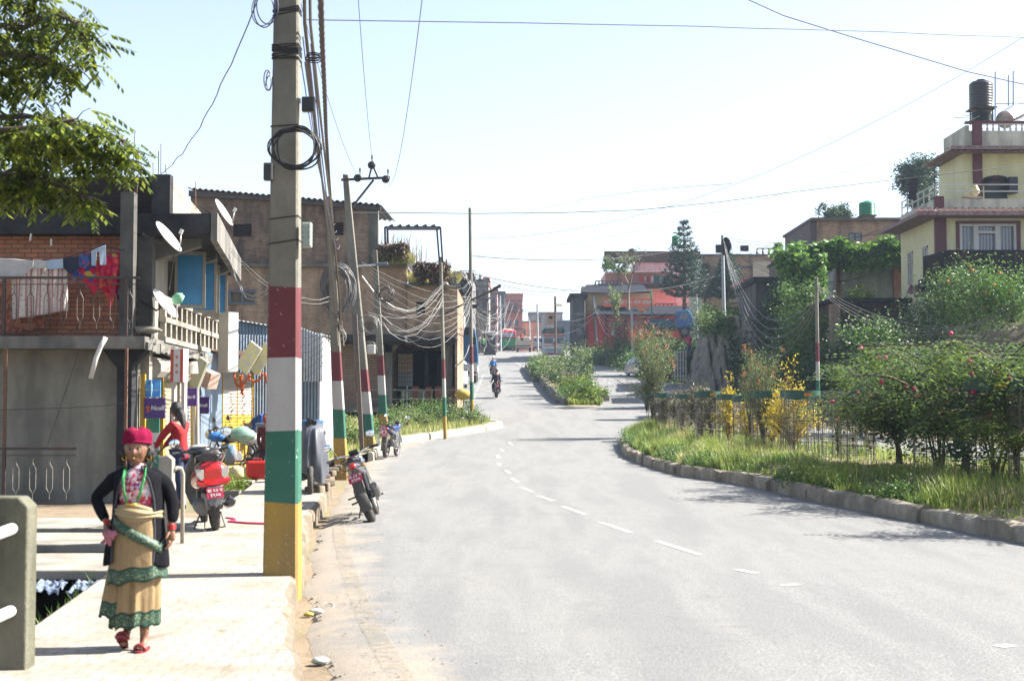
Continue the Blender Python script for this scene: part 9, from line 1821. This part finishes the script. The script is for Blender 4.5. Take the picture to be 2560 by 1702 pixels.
def dish(lab,c,rr_,nv,arm=True,mount=None,hood=None):
 rot=Vector(nv).to_track_quat('Z','Y').to_euler()
 t=thing('satellite_dish',lab,'satellite dish',c,0,'satellite dishes on the brick house',rot=rot); mb=MB()
 mb.grid(lambda u,v:(rr_*v*math.cos(2*math.pi*u),rr_*v*math.sin(2*math.pi*u)*1.12,.20*rr_*v*v),28,6,True); d=part(t,'reflector',mb,white,smooth=True); s_=d.modifiers.new('t','SOLIDIFY'); s_.thickness=.012
 mb=MB(); mb.tube([(0,-rr_*1.1,.2*rr_),(0,-rr_*.7,rr_*.6),(0,-.1,rr_*.9)],.012,6); a=part(t,'feed_arm',mb,galv,smooth=True); mb=MB(); mb.tube([(0,-.1,rr_*.85),(0,-.06,rr_*1.1)],.035,10); part(a,'receiver',mb,white)
 if hood: mb=MB(); mb.ball((0,-.08,rr_*1.0),(.075,.10,.12),12,8,fn=lambda d:1+.15*math.sin(9*d.x)); part(a,'green_cover',mb,hood,smooth=True)
 mb=MB(); mb.tube([(0,0,-.01),(0,0,-.15),(0,.35,-.30)],.02,7); part(t,'mount',mb,iron,smooth=True); return t
dish('white satellite dish high beside the second concrete column',W(415,597,25.25),.31,(.80,-.13,.62)); dish('white satellite dish with a green-covered receiver low over the shop slab',W(407,764,25.9),.31,(.80,-.13,.62),hood=mat('pale_green_bag',(.25,.65,.35),(.35,.75,.45),9,.5)); dish('white satellite dish standing off the roof slab before the big brick building',W(554,535,30),.30,(.86,-.10,.52))
Yc=25.2
line=[(-20,640),(60,650),(150,650),(210,630),(262,612),(295,625),(313,625)]
mb=MB(); mb.tube([W(x,y,Yc+.28) for x,y in line],.006,4); solo('clothes_line',mb,cable,'clothes line slung across the balcony','clothes line')
def cloth(lab,px0,px1,top0,top1,b0,b1,m,fold=.03,fk=14,mid=None,Y=Yc,name='washing',thick=.004,seed=0,shape=None):
 Y+=.3
 def f(u,v):
  px=px0+(px1-px0)*u; pt=top0+(top1-top0)*u; pb=b0+(b1-b0)*u+(mid or 0)*math.sin(math.pi*u)
  if shape: pb,px=shape(u,pb,px,v)
  w_=W(px,pt+(pb-pt)*v,Y); return (w_.x+.01*math.sin(fk*1.3*u+seed)*v,w_.y+fold*math.sin(fk*u+seed+1.5*v)*(.25+.75*v),w_.z+.008*math.sin(5*u+3*v))
 mb=MB(); mb.grid(f,46,20); o=solo(name,mb,m,lab,'washing','washing on the balcony line',smooth=True); s_=o.modifiers.new('t','SOLIDIFY'); s_.thickness=thick; return o
def printm(name,cols,sx,sy,c0='STRIPE'):
 m,nt,b,o=_mk(name); tc=N(nt,'TexCoord');
 if c0=='STRIPE':
  wv=N(nt,'TexWave',Scale=sx,Distortion=.4); wv.bands_direction='X'; L(nt,tc.outputs['Object'],wv.inputs[0]); s=wv.outputs['Fac']; rp=ramp(nt,s,[(.0,cols[0]),(.35,cols[1]),(.55,cols[0]),(.8,cols[2])]); c=rp.outputs[0]; n=noise(nt,tc.outputs['Object'],28,3); c=mixc(nt,ramp(nt,n,[(.6,0),(.64,.8)]).outputs[0],c,cols[3])
 else:
  vo=N(nt,'TexVoronoi',Scale=sx); L(nt,tc.outputs['Object'],vo.inputs[0]); sp=N(nt,'SeparateColor'); L(nt,vo.outputs['Color'],sp.inputs[0]); rp=ramp(nt,sp.outputs[0],[(i/len(cols),q) for i,q in enumerate(cols)]); rp.color_ramp.interpolation='CONSTANT'; c=rp.outputs[0]
 L(nt,c,b.inputs['Base Color']); b.inputs['Roughness'].default_value=.8; t=N(nt,'BsdfTranslucent'); L(nt,c,t.inputs[0]); mx=N(nt,'MixShader'); mx.inputs[0].default_value=.35; L(nt,b.outputs[0],mx.inputs[1]); L(nt,t.outputs[0],mx.inputs[2]); L(nt,mx.outputs[0],o.inputs[0]); return m
strp=printm('white_red_striped_cotton',[(.62,.58,.54),(.36,.10,.10),(.66,.62,.58),(.30,.04,.07)],1.6,1); brn=printm('rust_print_cotton',[(.34,.10,.05),(.42,.18,.10),(.25,.08,.05),(.42,.2,.12)],14,1,'V'); multi=printm('crimson_multicolour_print',[(.60,.01,.08),(.50,.01,.10),(.05,.08,.35),(.62,.02,.07),(.55,.40,.06),(.60,.01,.08),(.25,.35,.6)],9,1,'V'); crim=printm('crimson_print',[(.55,.01,.06),(.48,.01,.05),(.62,.02,.10),(.40,.01,.05),(.6,.1,.05)],12,1,'V'); wgr=mat('grey_white_cotton',(.66,.64,.62),(.55,.53,.52),9,.8,bmp=.2); nav=mat('navy_cotton',(.02,.03,.07),None,9,.8); lbl=mat('pale_blue_cotton',(.50,.62,.76),(.42,.54,.70),9,.8)
cloth('rust-brown printed cloth hanging lowest behind the striped curtain',-10,112,700,700,838,822,brn,.05,10,Y=25.6); cloth('long white and red striped curtain hanging over the balcony rail',28,168,660,652,798,778,strp,.07,19,Y=25.25); cloth('grey-white towel at the left end of the washing line',-10,84,646,650,704,690,wgr,.03,9,Y=25.15,shape=lambda u,pb,px,v:(pb-45*max(0,u-.6),px)); cloth('small white cloth pegged right of the grey-white towel',84,118,650,651,672,670,wgr,.02,7,Y=25.12); cloth('pale grey-blue cloth pegged over the striped curtain',116,157,652,646,673,672,lbl,.02,7,Y=25.12)
cloth('navy garment pegged at the middle of the line',157,196,646,640,668,672,nav,.02,6,Y=25.14,shape=lambda u,pb,px,v:(pb+14*math.sin(u*3.1),px)); cloth('dark blue floral cloth pegged next to the pale blue shorts',196,232,640,628,668,665,printm('blue_floral',[(.03,.06,.2),(.04,.1,.3),(.3,.05,.1),(.03,.06,.2)],16,1,'V'),.02,8,Y=25.14); cloth('pale blue shorts pegged highest on the line',228,264,628,611,656,655,lbl,.02,7,Y=25.1,shape=lambda u,pb,px,v:(pb+ (8 if abs(u-.5)>.12 else -26),px))
cloth('crimson printed scarf hanging in a long point',236,300,650,640,715,712,crim,.08,13,Y=25.22,shape=lambda u,pb,px,v:(pb+70*math.exp(-((u-.62)/.22)**2)+12*math.exp(-((u-.1)/.1)**2),px-8*v*(u-.5))); cloth('crimson and blue multicolour sari strip at the right end of the line',178,312,668,624,700,690,multi,.05,15,Y=25.3,shape=lambda u,pb,px,v:(pb+60*math.exp(-((u-.88)/.1)**2)+38*math.exp(-((u-.42)/.12)**2),px))
mb=MB(); mb.tube([W(264,843,25.1),W(252,865,25.1),W(240,895,25.1),W(227,946,25.1)],.045,10); solo('drain_pipe',mb,white,'short curved white pipe jutting down from the balcony slab','pipe',smooth=True)
mb=MB(); mb.tube([W(-10,1025,24.9),W(150,1020,24.8),W(245,1015,24.9),W(310,1008,25)],.006,4); mb.tube([W(200,870,25),W(170,960,25),W(120,1110,25)],.005,4); solo('sagging_cord',mb,cable,'thin dark cords sagging across the grey plaster wall','cord')
for i,(px,py) in enumerate(((78,592),(128,605),(303,588))): mb=MB(); mb.beam(W(px,py-8,25.9),W(px-3+(i*3),py+10,25.9),.03); solo('wall_peg',mb,white,('left','middle','right')[i]+' pale peg stick on the brick upper wall','peg','pale peg sticks on the upper wall')
sack('rubble_heap','small heap of broken concrete on the balcony corner by the column',W(365,834,25.7),(.28,.15,.07),concl,401,cat='rubble heap')
for i,(px,py) in enumerate(((425,585),(360,560))):
 mb=MB(); mb.tube([W(px,py,26.3),W(px+10,py+60,26.3),W(px-2,py+140,26.4)],.008,4); solo('facade_cable',mb,cabp,('cable hanging by the high dish','cable hanging down the second column')[i],'cable')
mb=MB(); mb.box(-700,700,-25,760,-4,34)
hz_,nt,b,o=_mk('haze_air'); nt.nodes.remove(b); pv_=N(nt,'VolumePrincipled',Density=HAZE if 'HAZE' in globals() else .00028,Anisotropy=.3); pv_.inputs['Color'].default_value=(.62,.78,1,1); L(nt,pv_.outputs[0],o.inputs['Volume'])
hb=solo('haze',mb,hz_,kind='stuff',org=Vector((0,0,0)))
